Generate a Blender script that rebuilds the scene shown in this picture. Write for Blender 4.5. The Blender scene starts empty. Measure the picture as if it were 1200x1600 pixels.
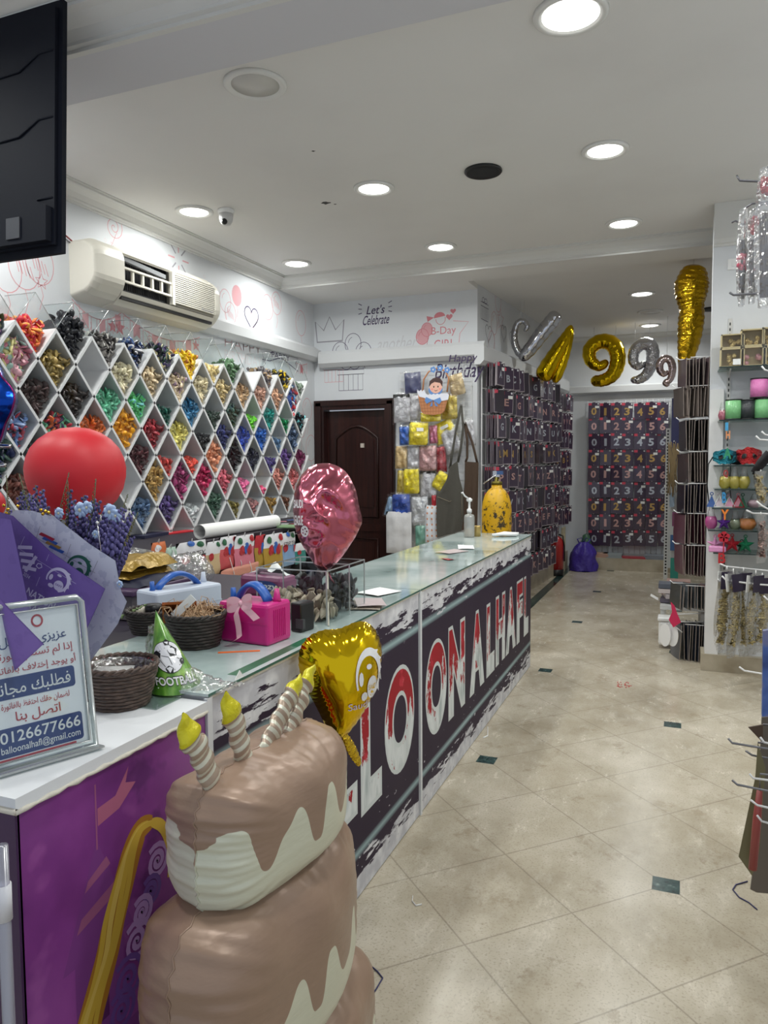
import bpy, math, random
from mathutils import Vector, Matrix, noise
import unicodedata
random.seed(7)
R_ = random.Random(11)
scn = bpy.context.scene
COL = scn.collection
# ------------------------------------------------------------------ camera
FPX = 1167.0; CAMH = 1.55
_v1 = Vector((1068-600, 800-718, -FPX)).normalized()
_v2 = Vector((-2322-600, 800-740, -FPX)).normalized()
_Z = (-_v2).cross(_v1).normalized(); _X = _v1.cross(_Z).normalized(); _Z = _X.cross(_v1)
ROT = Matrix((_X, _v1, _Z))
cam_d = bpy.data.cameras.new('camera'); cam = bpy.data.objects.new('camera', cam_d); COL.objects.link(cam)
cam_d.sensor_fit = 'VERTICAL'; cam_d.sensor_height = 32.0; cam_d.lens = 32.0*FPX/1600.0
cam_d.clip_start = 0.02; cam_d.clip_end = 60
cam.matrix_world = Matrix.Translation((0, 0, CAMH)) @ ROT.to_4x4()
scn.camera = cam
# ------------------------------------------------------------------ view, world, light levels
scn.view_settings.view_transform = 'Standard'; scn.view_settings.look = 'None'
scn.view_settings.exposure = -0.10; scn.view_settings.gamma = 1.0; scn.view_settings.use_curve_mapping = False
scn.cycles.use_denoising = True
scn.cycles.transparent_max_bounces = 24; scn.cycles.max_bounces = 8
scn.cycles.sample_clamp_indirect = 4.0
LAMP_W = 13.0; LAMP_COL = (0.98, 1.0, 0.97); DISC = 9.0; WORLD = 0.75
wd = bpy.data.worlds.new('daylight'); scn.world = wd; wd.use_nodes = True
wd.node_tree.nodes['Background'].inputs[0].default_value = (0.80, 0.88, 1.0, 1)
wd.node_tree.nodes['Background'].inputs[1].default_value = WORLD

# measuring helpers: where a line of sight of the survey camera meets a real plane of the room
def _ray(px, py): return ROT @ Vector((px-600, 800-py, -FPX))
def _on(px, py, ax, v):
    d = _ray(px, py); o = Vector((0, 0, CAMH)); return o + d*((v-o[ax])/d[ax])
def gx(px, py, v): return _on(px, py, 0, v)
def gy(px, py, v): return _on(px, py, 1, v)
def gz(px, py, v): return _on(px, py, 2, v)

# ------------------------------------------------------------------ materials
def lin(u):
    u /= 255.0
    return u/12.92 if u <= .04045 else ((u+.055)/1.055)**2.4
def C(r, g, b): return (lin(r), lin(g), lin(b), 1)
_MC = {}
def mat(key, rgb=(200, 200, 200), rough=.5, metal=0, coat=0, spec=.5, bump=None, var=None, emit=None, alpha=None, sss=None):
    if key in _MC: return _MC[key]
    m = bpy.data.materials.new(key); m.use_nodes = True; _MC[key] = m
    nt = m.node_tree; b = nt.nodes['Principled BSDF']
    b.inputs['Base Color'].default_value = C(*rgb); b.inputs['Roughness'].default_value = rough
    b.inputs['Metallic'].default_value = metal; b.inputs['Specular IOR Level'].default_value = spec
    b.inputs['Coat Weight'].default_value = coat; b.inputs['Coat Roughness'].default_value = .08
    if emit:
        b.inputs['Emission Color'].default_value = C(*emit[0]); b.inputs['Emission Strength'].default_value = emit[1]
    if alpha is not None: b.inputs['Alpha'].default_value = alpha
    if bump or var:
        tc = nt.nodes.new('ShaderNodeTexCoord')
    if bump:
        n = nt.nodes.new('ShaderNodeTexNoise'); n.inputs['Scale'].default_value = bump[0]; n.inputs['Detail'].default_value = 3
        bp = nt.nodes.new('ShaderNodeBump'); bp.inputs['Strength'].default_value = bump[1]
        bp.inputs['Distance'].default_value = bump[2] if len(bump) > 2 else .01
        nt.links.new(tc.outputs['Object'], n.inputs['Vector']); nt.links.new(n.outputs['Fac'], bp.inputs['Height'])
        nt.links.new(bp.outputs['Normal'], b.inputs['Normal'])
        if coat: nt.links.new(bp.outputs['Normal'], b.inputs['Coat Normal'])
    if var:   # (scale, other rgb, lo, hi)
        n = nt.nodes.new('ShaderNodeTexNoise'); n.inputs['Scale'].default_value = var[0]; n.inputs['Detail'].default_value = 5
        rp = nt.nodes.new('ShaderNodeValToRGB'); e = rp.color_ramp.elements
        e[0].position = var[2]; e[0].color = C(*rgb); e[1].position = var[3]; e[1].color = C(*var[1])
        nt.links.new(tc.outputs['Object'], n.inputs['Vector']); nt.links.new(n.outputs['Fac'], rp.inputs['Fac'])
        nt.links.new(rp.outputs['Color'], b.inputs['Base Color'])
    return m
def film(key, tint=(255, 255, 255), fac=.12, rough=.08, bump=None, body=0.0, bodycol=(230, 230, 230), fr=.45):
    """clear plastic / glass sheet: mostly lets light through, some mirror"""
    if key in _MC: return _MC[key]
    m = bpy.data.materials.new(key); m.use_nodes = True; _MC[key] = m; nt = m.node_tree; nt.nodes.clear()
    o = nt.nodes.new('ShaderNodeOutputMaterial'); t = nt.nodes.new('ShaderNodeBsdfTransparent'); t.inputs[0].default_value = C(*tint)
    g = nt.nodes.new('ShaderNodeBsdfGlossy'); g.inputs['Roughness'].default_value = rough
    lw = nt.nodes.new('ShaderNodeLayerWeight'); lw.inputs['Blend'].default_value = .35
    ma = nt.nodes.new('ShaderNodeMath'); ma.operation = 'MULTIPLY_ADD'; ma.inputs[1].default_value = fr; ma.inputs[2].default_value = fac; ma.use_clamp = True
    nt.links.new(lw.outputs['Fresnel'], ma.inputs[0]); mx = nt.nodes.new('ShaderNodeMixShader')
    nt.links.new(ma.outputs[0], mx.inputs[0]); nt.links.new(g.outputs[0], mx.inputs[2])
    src = t.outputs[0]
    if body:
        d = nt.nodes.new('ShaderNodeBsdfDiffuse'); d.inputs[0].default_value = C(*bodycol); m2 = nt.nodes.new('ShaderNodeMixShader'); m2.inputs[0].default_value = body
        nt.links.new(src, m2.inputs[1]); nt.links.new(d.outputs[0], m2.inputs[2]); src = m2.outputs[0]
    nt.links.new(src, mx.inputs[1]); nt.links.new(mx.outputs[0], o.inputs[0])
    if bump:
        tc = nt.nodes.new('ShaderNodeTexCoord'); n = nt.nodes.new('ShaderNodeTexNoise'); n.inputs['Scale'].default_value = bump[0]
        bp = nt.nodes.new('ShaderNodeBump'); bp.inputs['Strength'].default_value = bump[1]; bp.inputs['Distance'].default_value = .02
        nt.links.new(tc.outputs['Object'], n.inputs[0]); nt.links.new(n.outputs[0], bp.inputs['Height']); nt.links.new(bp.outputs[0], g.inputs['Normal']); nt.links.new(bp.outputs[0], lw.inputs['Normal'])
    return m
class NT:
    """tiny node-graph writer for the few patterned surfaces"""
    def __init__(s, key, rough=.5, coat=0):
        s.m = bpy.data.materials.new(key); s.m.use_nodes = True; s.nt = s.m.node_tree; s.b = s.nt.nodes['Principled BSDF']
        s.b.inputs['Roughness'].default_value = rough; s.b.inputs['Coat Weight'].default_value = coat; _MC[key] = s.m
        tc = s.nt.nodes.new('ShaderNodeTexCoord'); s.pos = tc.outputs['Object']
        sp = s.nt.nodes.new('ShaderNodeSeparateXYZ'); s.nt.links.new(s.pos, sp.inputs[0]); s.x, s.y, s.z = sp.outputs
    def _in(s, sock, v):
        if isinstance(v, (int, float)): sock.default_value = v
        elif isinstance(v, tuple): sock.default_value = v
        else: s.nt.links.new(v, sock)
    def op(s, o, a, b=0.0, c=0.0, clamp=False):
        n = s.nt.nodes.new('ShaderNodeMath'); n.operation = o; n.use_clamp = clamp
        s._in(n.inputs[0], a); s._in(n.inputs[1], b); s._in(n.inputs[2], c); return n.outputs[0]
    def noise(s, scale, detail=3, vec=None, stretch=None, rough=.5):
        n = s.nt.nodes.new('ShaderNodeTexNoise'); n.inputs['Scale'].default_value = scale; n.inputs['Detail'].default_value = detail; n.inputs['Roughness'].default_value = rough
        v = vec or s.pos
        if stretch:
            mp = s.nt.nodes.new('ShaderNodeMapping'); mp.inputs['Scale'].default_value = stretch[:3]
            if len(stretch) > 3: mp.inputs['Rotation'].default_value = stretch[3]
            s.nt.links.new(v, mp.inputs[0]); v = mp.outputs[0]
        s.nt.links.new(v, n.inputs['Vector']); return n.outputs['Fac']
    def ramp(s, f, stops):
        r = s.nt.nodes.new('ShaderNodeValToRGB'); e = r.color_ramp.elements
        while len(e) < len(stops): e.new(.5)
        for i, (p, c) in enumerate(stops): e[i].position = p; e[i].color = C(*c)
        s.nt.links.new(f, r.inputs[0]); return r.outputs[0]
    def mix(s, f, a, b):
        n = s.nt.nodes.new('ShaderNodeMix'); n.data_type = 'RGBA'; s._in(n.inputs[0], f)
        s._in(n.inputs[6], C(*a) if isinstance(a, tuple) else a); s._in(n.inputs[7], C(*b) if isinstance(b, tuple) else b); return n.outputs[2]
    def col(s, c): s.nt.links.new(c, s.b.inputs['Base Color'])
    def rgh(s, c): s._in(s.b.inputs['Roughness'], c)
    def bump(s, h, st=.3, d=.01):
        n = s.nt.nodes.new('ShaderNodeBump'); n.inputs['Strength'].default_value = st; n.inputs['Distance'].default_value = d
        s._in(n.inputs['Height'], h); s.nt.links.new(n.outputs[0], s.b.inputs['Normal'])
    def step(s, v, edge, soft=.01): # 0 below edge .. 1 above
        return s.op('DIVIDE', s.op('SUBTRACT', v, edge), soft, clamp=True)

# ------------------------------------------------------------------ mesh builder
_TC = {}
def text_mesh(body, bold=0.0, res=3):
    k = (body, bold, res)
    if k not in _TC:
        cu = bpy.data.curves.new('lettering', 'FONT'); cu.body = body; cu.dimensions = '2D'; cu.fill_mode = 'BOTH'; cu.resolution_u = res; cu.offset = bold
        o = bpy.data.objects.new('lettering', cu); COL.objects.link(o)
        me = bpy.data.meshes.new_from_object(o.evaluated_get(bpy.context.evaluated_depsgraph_get()))
        vs = [v.co.copy() for v in me.vertices]; fs = [tuple(p.vertices) for p in me.polygons]
        bpy.data.objects.remove(o); bpy.data.curves.remove(cu); bpy.data.meshes.remove(me)
        x0 = min(v.x for v in vs); x1 = max(v.x for v in vs); y0 = min(v.y for v in vs); y1 = max(v.y for v in vs)
        _TC[k] = (vs, fs, x0, x1, y0, y1)
    return _TC[k]
_AR = {}
for _cp in range(0xFE80, 0xFEFD):
    _d = unicodedata.decomposition(chr(_cp)).split()
    if len(_d) == 2: _AR.setdefault(chr(int(_d[1], 16)), {})[_d[0].strip('<>')] = chr(_cp)
    elif len(_d) == 3: _AR.setdefault(chr(int(_d[1], 16))+chr(int(_d[2], 16)), {})[_d[0].strip('<>')] = chr(_cp)
def arabic(s):
    u = []; i = 0
    while i < len(s):
        if s[i:i+2] in _AR and s[i] == '\u0644': u.append(s[i:i+2]); i += 2
        else: u.append(s[i]); i += 1
    out = []
    for k, ch in enumerate(u):
        f = _AR.get(ch)
        if not f: out.append(ch); continue
        prv = _AR.get(u[k-1]) if k else None; nxt = _AR.get(u[k+1]) if k+1 < len(u) else None
        jp = bool(prv and 'initial' in prv) and 'final' in f; jn = bool(nxt and 'final' in nxt) and 'initial' in f
        out.append(f['medial'] if jp and jn and 'medial' in f else f['final'] if jp else f['initial'] if jn else f['isolated'])
    return ''.join(reversed(out))
class MB:
    def __init__(s): s.v = []; s.f = []; s.m = []; s.s = []; s.mats = []
    def mi(s, m):
        if m not in s.mats: s.mats.append(m)
        return s.mats.index(m)
    def add(s, vs, fs, m, smooth=False):
        b = len(s.v); k = s.mi(m); s.v += [Vector(v) for v in vs]
        for f in fs: s.f.append(tuple(b+i for i in f)); s.m.append(k); s.s.append(smooth)
        return s
    def bx(s, x0, x1, y0, y1, z0, z1, m):
        vs = [(x, y, z) for x in (x0, x1) for y in (y0, y1) for z in (z0, z1)]
        return s.add(vs, [(0, 1, 3, 2), (4, 6, 7, 5), (0, 4, 5, 1), (2, 3, 7, 6), (0, 2, 6, 4), (1, 5, 7, 3)], m)
    def box(s, c, sz, m, rot=None, bev=0):
        hx, hy, hz = sz[0]/2, sz[1]/2, sz[2]/2; c = Vector(c)
        if not bev:
            vs = [Vector((x, y, z)) for x in (-hx, hx) for y in (-hy, hy) for z in (-hz, hz)]
            fs = [(0, 1, 3, 2), (4, 6, 7, 5), (0, 4, 5, 1), (2, 3, 7, 6), (0, 2, 6, 4), (1, 5, 7, 3)]
            if rot: vs = [rot @ v for v in vs]
            return s.add([v+c for v in vs], fs, m)
        # bevelled: rounded-rectangle rings
        vs = []; n = 0; rings = []
        for (zz, ins) in ((-hz, bev), (-hz+bev*.3, bev*.3), (-hz+bev, 0), (hz-bev, 0), (hz-bev*.3, bev*.3), (hz, bev)):
            ring = []
            for (sx, sy, a0) in ((1, 1, 0), (-1, 1, 90), (-1, -1, 180), (1, -1, 270)):
                for k in range(4):
                    a = math.radians(a0+k*30); r = bev
                    ring.append(Vector((sx*(hx-bev)+(r-ins)*math.cos(a), sy*(hy-bev)+(r-ins)*math.sin(a), zz)))
            rings.append(ring)
        L = len(rings[0]); vs = [v for r in rings for v in r]; fs = []
        for i in range(len(rings)-1):
            for j in range(L): fs.append((i*L+j, i*L+(j+1) % L, (i+1)*L+(j+1) % L, (i+1)*L+j))
        fs.append(tuple(reversed(range(L)))); fs.append(tuple((len(rings)-1)*L+j for j in range(L)))
        if rot: vs = [rot @ v for v in vs]
        return s.add([v+c for v in vs], fs, m, False)
    def prism(s, poly, fn, a, b, m, smooth=False):
        """2-D polygon swept between depths a and b; fn(u, v, d) -> point"""
        n = len(poly); vs = [fn(u, v, a) for u, v in poly]+[fn(u, v, b) for u, v in poly]
        fs = [tuple(reversed(range(n))), tuple(range(n, 2*n))]+[(i, (i+1) % n, n+(i+1) % n, n+i) for i in range(n)]
        return s.add(vs, fs, m, smooth)
    def tube(s, pts, r, m, n=8, closed=False, smooth=True, flat=1.0):
        pts = [Vector(p) for p in pts]; N = len(pts); vs = []; up = None
        rs = r if isinstance(r, (list, tuple)) else [r]*N
        for i, p in enumerate(pts):
            if closed: t = pts[(i+1) % N]-pts[i-1]
            else: t = pts[min(i+1, N-1)]-pts[max(i-1, 0)]
            t.normalize()
            if up is None:
                up = Vector((0, 0, 1)) if abs(t.z) < .9 else Vector((1, 0, 0))
            up = (up-t*up.dot(t));
            if up.length < 1e-6: up = t.orthogonal()
            up.normalize(); sd = t.cross(up)
            for k in range(n):
                a = 2*math.pi*k/n; vs.append(p+(up*math.cos(a)+sd*math.sin(a)*flat)*rs[i])
        fs = []
        for i in range(N if closed else N-1):
            j = (i+1) % N
            for k in range(n): fs.append((i*n+k, i*n+(k+1) % n, j*n+(k+1) % n, j*n+k))
        if not closed: fs += [tuple(reversed(range(n))), tuple((N-1)*n+k for k in range(n))]
        return s.add(vs, fs, m, smooth)
    def lathe(s, prof, m, n=24, c=(0, 0, 0), rot=None, smooth=True, sx=1, sy=1):
        c = Vector(c); vs = []
        for (r, z) in prof:
            for k in range(n):
                a = 2*math.pi*k/n; v = Vector((r*math.cos(a)*sx, r*math.sin(a)*sy, z)); vs.append((rot @ v if rot else v)+c)
        fs = []; N = len(prof)
        for i in range(N-1):
            for k in range(n): fs.append((i*n+k, i*n+(k+1) % n, (i+1)*n+(k+1) % n, (i+1)*n+k))
        if prof[0][0] > 1e-5: fs.append(tuple(reversed(range(n))))
        if prof[-1][0] > 1e-5: fs.append(tuple((N-1)*n+k for k in range(n)))
        return s.add(vs, fs, m, smooth)
    def grid(s, fn, nu, nv, m, cu=False, cv=False, smooth=True, mfn=None):
        vs = [fn(i/(nu if cu else nu-1), j/(nv if cv else nv-1)) for i in range(nu) for j in range(nv)]
        b = len(s.v); s.v += [Vector(v) for v in vs]
        for i in range(nu if cu else nu-1):
            for j in range(nv if cv else nv-1):
                i2 = (i+1) % nu; j2 = (j+1) % nv
                s.f.append((b+i*nv+j, b+i2*nv+j, b+i2*nv+j2, b+i*nv+j2)); s.s.append(smooth)
                s.m.append(s.mi(mfn(i/nu, j/nv) if mfn else m))
        return s
    def ball(s, c, r, m, n=12, rot=None):
        c = Vector(c); r = (r, r, r) if isinstance(r, (int, float)) else r
        def f(u, v):
            t = math.pi*v; p = Vector((r[0]*math.sin(t)*math.cos(2*math.pi*u), r[1]*math.sin(t)*math.sin(2*math.pi*u), r[2]*math.cos(t)))
            return (rot @ p if rot else p)+c
        return s.grid(f, n, max(5, n*2//3), m, cu=True)
    def poly(s, pts, m): return s.add(pts, [tuple(range(len(pts)))], m)
    def line(s, pts, fn, w, m, h=.001, closed=False):
        """flat painted stroke in a (u, v) plane"""
        P = [Vector((p[0], p[1])) for p in pts]
        if closed: P = P+[P[0]]
        vs = []
        for i, p in enumerate(P):
            a = P[max(i-1, 0)]; b = P[min(i+1, len(P)-1)]
            if closed and i in (0, len(P)-1): a = P[-2]; b = P[1]
            t = b-a; t = t.normalized() if t.length > 1e-9 else Vector((1, 0)); q = Vector((-t.y, t.x))*w/2
            vs += [fn(p.x+q.x, p.y+q.y, h), fn(p.x-q.x, p.y-q.y, h)]
        return s.add(vs, [(2*i, 2*i+1, 2*i+3, 2*i+2) for i in range(len(P)-1)], m)
    def text(s, body, fn, m, size=None, box=None, h=.001, bold=0.0, align='c', slant=0, th=0, res=3):
        """lettering mapped by fn(u, v, h); box=(u0,u1,v0,v1) stretches to fit, size keeps proportion about u=0"""
        vs, fs, x0, x1, y0, y1 = text_mesh(body, bold, res)
        P = []
        for v in vs:
            if box: u = box[0]+(v.x-x0)/(x1-x0)*(box[1]-box[0]); w = box[2]+(v.y-y0)/(y1-y0)*(box[3]-box[2])
            else:
                k = size; u = (v.x-(x0+x1)/2 if align == 'c' else v.x-x0 if align == 'l' else v.x-x1)*k; w = v.y*k
            P.append((u+slant*(w-(box[2] if box else 0)), w))
        s.add([fn(u, w, h) for u, w in P], fs, m)
        if th:
            edges = {}
            for f in fs:
                for i in range(len(f)):
                    e = (f[i], f[(i+1) % len(f)]); edges[e] = 1
            rim = [e for e in edges if (e[1], e[0]) not in edges]
            s.add([fn(P[i][0], P[i][1], hh) for e in rim for (i, hh) in ((e[0], h), (e[1], h), (e[1], h-th), (e[0], h-th))], [(4*k, 4*k+1, 4*k+2, 4*k+3) for k in range(len(rim))], m)
        return s
    def xf(s, fn, start=0):
        for i in range(start, len(s.v)): s.v[i] = Vector(fn(s.v[i]))
        return s
    def build(s, name, parent=None, loc=None):
        if parent is not None: L = parent.matrix_basis.translation if parent.parent is None else parent['_o']; L = Vector(L)
        elif loc is not None: L = Vector(loc)
        else:
            xs = [v.x for v in s.v]; ys = [v.y for v in s.v]; L = Vector(((min(xs)+max(xs))/2, (min(ys)+max(ys))/2, min(v.z for v in s.v)))
        me = bpy.data.meshes.new(name); me.from_pydata([tuple(v-L) for v in s.v], [], s.f)
        for m in s.mats: me.materials.append(m)
        me.polygons.foreach_set('material_index', s.m); me.polygons.foreach_set('use_smooth', s.s); me.update()
        o = bpy.data.objects.new(name, me); COL.objects.link(o)
        if parent is not None: o.parent = parent
        else: o.location = L
        if parent is not None: o['_o'] = tuple(L)
        return o
def tag(o, label, cat, group=None, kind=None):
    o['label'] = label; o['category'] = cat
    if group: o['group'] = group
    if kind: o['kind'] = kind
    return o
def thing(name, label, cat, loc, group=None):
    o = bpy.data.objects.new(name, None); COL.objects.link(o); o.location = loc; o.empty_display_size = .05
    return tag(o, label, cat, group)
def struct(o): o['kind'] = 'structure'; return o
_PROTO = []
def proto(root):
    """drop a pattern object once all its copies stand"""
    _PROTO.append(root); return root
def kids(o): return [c for c in KIDS.get(o.name, [])]
KIDS = {}
def dup(root, loc, rz=None, label=None, group=None, rot=None, swap=None, scale=None):
    ch = root.children
    def cp(o, par):
        c = o.copy(); COL.objects.link(c); c.parent = par
        if swap and o.type == 'MESH':
            for sl in c.material_slots:
                if sl.material and sl.material.name in swap:
                    n = swap[sl.material.name]; sl.link = 'OBJECT'; sl.material = n
        for k in o.children: cp(k, c)
        return c
    r = cp(root, None); r.location = loc
    if rz is not None: r.rotation_euler = (0, 0, rz)
    if rot is not None: r.rotation_euler = rot
    if scale: r.scale = scale
    if label: r['label'] = label
    if group: r['group'] = group
    return r
def drop(root):
    for k in list(root.children_recursive): bpy.data.objects.remove(k)
    bpy.data.objects.remove(root)
def rotz(a): return Matrix.Rotation(a, 3, 'Z')
def rotx(a): return Matrix.Rotation(a, 3, 'X')
def roty(a): return Matrix.Rotation(a, 3, 'Y')
def lerp(a, b, t): return a+(b-a)*t
def onwall(org, du, dv, dn):
    org, du, dv, dn = Vector(org), Vector(du), Vector(dv), Vector(dn)
    return lambda u, v, h=0.0: org+du*u+dv*v+dn*h
def circ(cx, cy, rx, ry=None, n=20, a0=0, a1=360):
    ry = rx if ry is None else ry
    return [(cx+rx*math.cos(math.radians(a0+(a1-a0)*k/n)), cy+ry*math.sin(math.radians(a0+(a1-a0)*k/n))) for k in range(n+1)]
def star2(cx, cy, r, ri=.45, n=5, a=90): return [(cx+(r if k % 2 == 0 else r*ri)*math.cos(math.radians(a+k*180/n)), cy+(r if k % 2 == 0 else r*ri)*math.sin(math.radians(a+k*180/n))) for k in range(2*n)]
def heart2(cx, cy, s, n=32):
    out = []
    for k in range(n):
        t = 2*math.pi*k/n; out.append((cx+s*math.sin(t)**3, cy+s*(13*math.cos(t)-5*math.cos(2*t)-2*math.cos(3*t)-math.cos(4*t))/16))
    return out
# common materials
WHITE = mat('white_paint', (226, 228, 230), .6, bump=(60, .05))
WHITEG = mat('white_gloss', (236, 236, 236), .3)
PAPER = mat('paper_white', (238, 238, 236), .7)
DARKW = mat('dark_brown_wood', (52, 26, 22), .35)
BLACKP = mat('black_plastic', (18, 18, 20), .4)
CHROME = mat('chrome', (210, 210, 212), .18, metal=1)
WIREW = mat('white_wire', (222, 222, 222), .35)
FILM = film('clear_film', fac=.10, rough=.12, bump=(35, .6))
FILMC = film('crinkled_film', fac=.16, rough=.10, bump=(30, 1.0), body=.12)
ACRYL = film('acrylic', (248, 251, 251), fac=.025, rough=.03, fr=.22)
ACRYLE = film('acrylic_edge', (225, 232, 232), fac=.25, rough=.15, body=.35, bodycol=(235, 240, 240))
# ================================================================== the room
XL, YB, ZC, ZB, YE = -3.75, 7.35, 3.36, 3.25, 11.15
# floor: diagonal marble tiles with little dark green insets
g = NT('marble_floor', .16)
U0, V0, P = 2.79, -2.85, .593
u = g.op('SUBTRACT', g.op('ADD', g.x, g.y), U0); v = g.op('SUBTRACT', g.op('SUBTRACT', g.x, g.y), V0)
def wrapc(a, p): return g.op('SUBTRACT', g.op('MODULO', g.op('ADD', g.op('MODULO', g.op('ADD', a, p/2), p), p), p), p/2)
fu, fv = wrapc(u, P), wrapc(v, P)
joint = g.op('MINIMUM', g.op('ABSOLUTE', fu), g.op('ABSOLUTE', fv))
jm = g.op('SUBTRACT', 1.0, g.step(joint, .0022, .0035))
iu, iv = wrapc(u, 3*P), wrapc(v, 3*P)
dx = g.op('MULTIPLY', g.op('ADD', iu, iv), .5); dy = g.op('MULTIPLY', g.op('SUBTRACT', iu, iv), .5)
ins = g.op('SUBTRACT', 1.0, g.step(g.op('MAXIMUM', g.op('ABSOLUTE', dx), g.op('ABSOLUTE', dy)), .046, .003))
n1 = g.noise(1.7, 6, rough=.62); n2 = g.noise(9, 8, rough=.7, stretch=(1, .45, 1, (0, 0, .6))); n3 = g.noise(120, 4)
base = g.ramp(n1, [(.25, (150, 139, 119)), (.47, (180, 170, 150)), (.72, (206, 197, 180))])
base = g.mix(g.op('MULTIPLY', g.step(n2, .47, .36), .55), base, (226, 219, 205))
base = g.mix(g.op('MULTIPLY', g.step(g.noise(4.5, 10, rough=.78), .57, .05), .42), base, (140, 124, 100))
base = g.mix(g.op('MULTIPLY', g.step(n3, .56, .08), .40), base, (138, 126, 108))
base = g.mix(g.op('MULTIPLY', jm, .42), base, (104, 94, 80))
grn = g.ramp(g.noise(30, 5), [(.35, (24, 46, 46)), (.6, (52, 78, 76)), (.8, (140, 156, 150))])
base = g.mix(ins, base, grn)
g.col(base); g.rgh(g.op('MULTIPLY_ADD', n2, .22, .14))
g.b.inputs['Specular IOR Level'].default_value = .38; FLOOR = g.m
GREEN = NT('green_marble', .15); GREEN.col(GREEN.ramp(GREEN.noise(16, 6), [(.35, (22, 42, 42)), (.6, (52, 76, 72)), (.8, (130, 146, 140))])); GREEN = GREEN.m
g = NT('wall_paint', .55); g.col(g.mix(g.op('MULTIPLY', g.step(g.noise(2.6, 6), .52, .25), .25), (214, 217, 221), (192, 194, 196))); g.bump(g.noise(60, 4), .12, .004); WALL = g.m
g = NT('ceiling_paint', .75); g.col(g.mix(g.op('MULTIPLY', g.step(g.noise(1.2, 6), .50, .3), .5), (226, 225, 223), (212, 210, 208))); CEIL = g.m
g = NT('plinth_stone', .3); g.col(g.ramp(g.noise(5, 7), [(.3, (150, 138, 116)), (.6, (186, 176, 156)), (.8, (206, 198, 182))])); STONE = g.m
MOULD = mat('moulding_paint', (214, 214, 211), .45)
PINK = mat('pink_print', (214, 160, 166), .7); PINKD = mat('rose_print', (204, 126, 134), .7); GREYL = mat('grey_print', (150, 148, 156), .7); PURP = mat('purple_print', (70, 58, 92), .7); PINKP = mat('pale_pink_print', (216, 206, 209), .7)

b = MB(); b.bx(-3.95, 1.6, -1.3, YE+.3, -.12, 0, FLOOR)
b.add([(-1.565, 7.0, .0012), (-1.455, 7.0, .0012), (-1.455, YE, .0012), (-1.545, YE, .0012)], [(0, 1, 2, 3)], GREEN)
struct(b.build('floor', loc=(0, 0, 0)))
b = MB(); b.bx(-3.95, 1.6, 2.55, 6.7, ZC, ZC+.12, CEIL); b.bx(-3.95, 1.6, -1.3, 2.6, ZC, ZC+.12, CEIL)
for px, py, w_ in ((510, 317, .035), (524, 319, .012), (490, 236, .012)):
    p = gz(px, py, ZC); b.poly([(p.x+w_*(1+.4*math.sin(3*k))*math.cos(k*.7), p.y+w_*.7*(1+.4*math.cos(2*k))*math.sin(k*.7), ZC-.0004) for k in range(9)], mat('ceiling_mark', (50, 48, 46), .8))
struct(b.build('ceiling', loc=(0, 0, 0)))
b = MB(); b.bx(-3.95, 1.6, 6.9, YE+.2, 3.30, 3.42, CEIL); struct(b.build('ceiling_back', loc=(0, 0, 0)))
# cross beams
b = MB(); b.bx(-3.95, 1.6, 2.55, 2.86, ZB, ZC, mat('beam_shade_tone', (206, 206, 211), .7)); struct(b.build('beam_front', loc=(0, 2.6, ZB)))  # underside shade put into the colour, greyer and bluer than the ceiling
b = MB(); b.bx(-1.93, 1.6, 6.62, 7.0, ZB, ZC, CEIL); b.bx(-3.95, -1.93, 6.62, YB+.1, ZB, ZC, CEIL); struct(b.build('beam_rear', loc=(0, 6.7, ZB)))
# cornice profile (d = distance out from wall, z)
prof = [(0, -.11), (.018, -.11), (.018, -.095), (.030, -.09), (.030, -.078), (.05, -.05), (.085, -.025), (.105, -.02), (.105, -.008), (.12, -.008), (.12, 0), (0, 0)]
b = MB(); b.prism(prof, lambda d, z, t: (XL+d, t, ZC+z), 2.86, 6.62, MOULD, False); struct(b.build('trim_1', loc=(XL, 4, ZB)))
b = MB(); b.prism(prof, lambda d, z, t: (t, 6.62-d*.9, ZC+z), XL, 1.3, MOULD, False); struct(b.build('trim_2', loc=(-1, 6.6, ZB)))
b = MB(); b.prism([(d*1.6, z) for d, z in prof], lambda d, z, t: (t, 2.55-d, ZC+z), -3.9, 1.6, MOULD, False); struct(b.build('trim_3', loc=(-1, 2.4, ZB)))
b = MB(); b.prism([(d*.7, z*.6) for d, z in prof], lambda d, z, t: (t, YE-d, 3.30+z), -1.66, 1.3, MOULD); struct(b.build('trim_4', loc=(0, 11, 3.2)))

# ---- printed doodles
def doodle_happy(b, f, u, v, w, s1, s2, m, hgt):
    b.text(s1, f, m, box=(u-w/2, u+w/2, v+hgt*.1, v+hgt), bold=-.01); b.text(s2, f, m, box=(u-w/2, u+w/2, v-hgt, v-hgt*.1), bold=-.01)
def doodle_balloon(b, f, u, v, r, m, fill=None, w=.006, tail=2.2):
    c = circ(u, v, r*.85, r, 20); hh = .0006+.0006*((abs(u*37.3+v*11.7)*10) % 1)
    if fill and r < .1: b.poly([f(p[0], p[1], hh) for p in c[:-1]], fill)
    b.line(c[:-1], f, w, m, .002, True); b.line([(u, v-r), (u+.15*r, v-r*1.5), (u-.1*r, v-r*tail)], f, w*.8, m, .002)
    b.line(circ(u, v, r*.5, r*.65, 5, 100, 170), f, w*.8, m, .002)
    if fill and r >= .1:
        for k in range(5): b.line([(u-r*.5+.2*r*k, v+r*.45-.1*r*k), (u-r*.3+.2*r*k, v-r*.3-.05*r*k)], f, w, m, .002)
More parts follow.
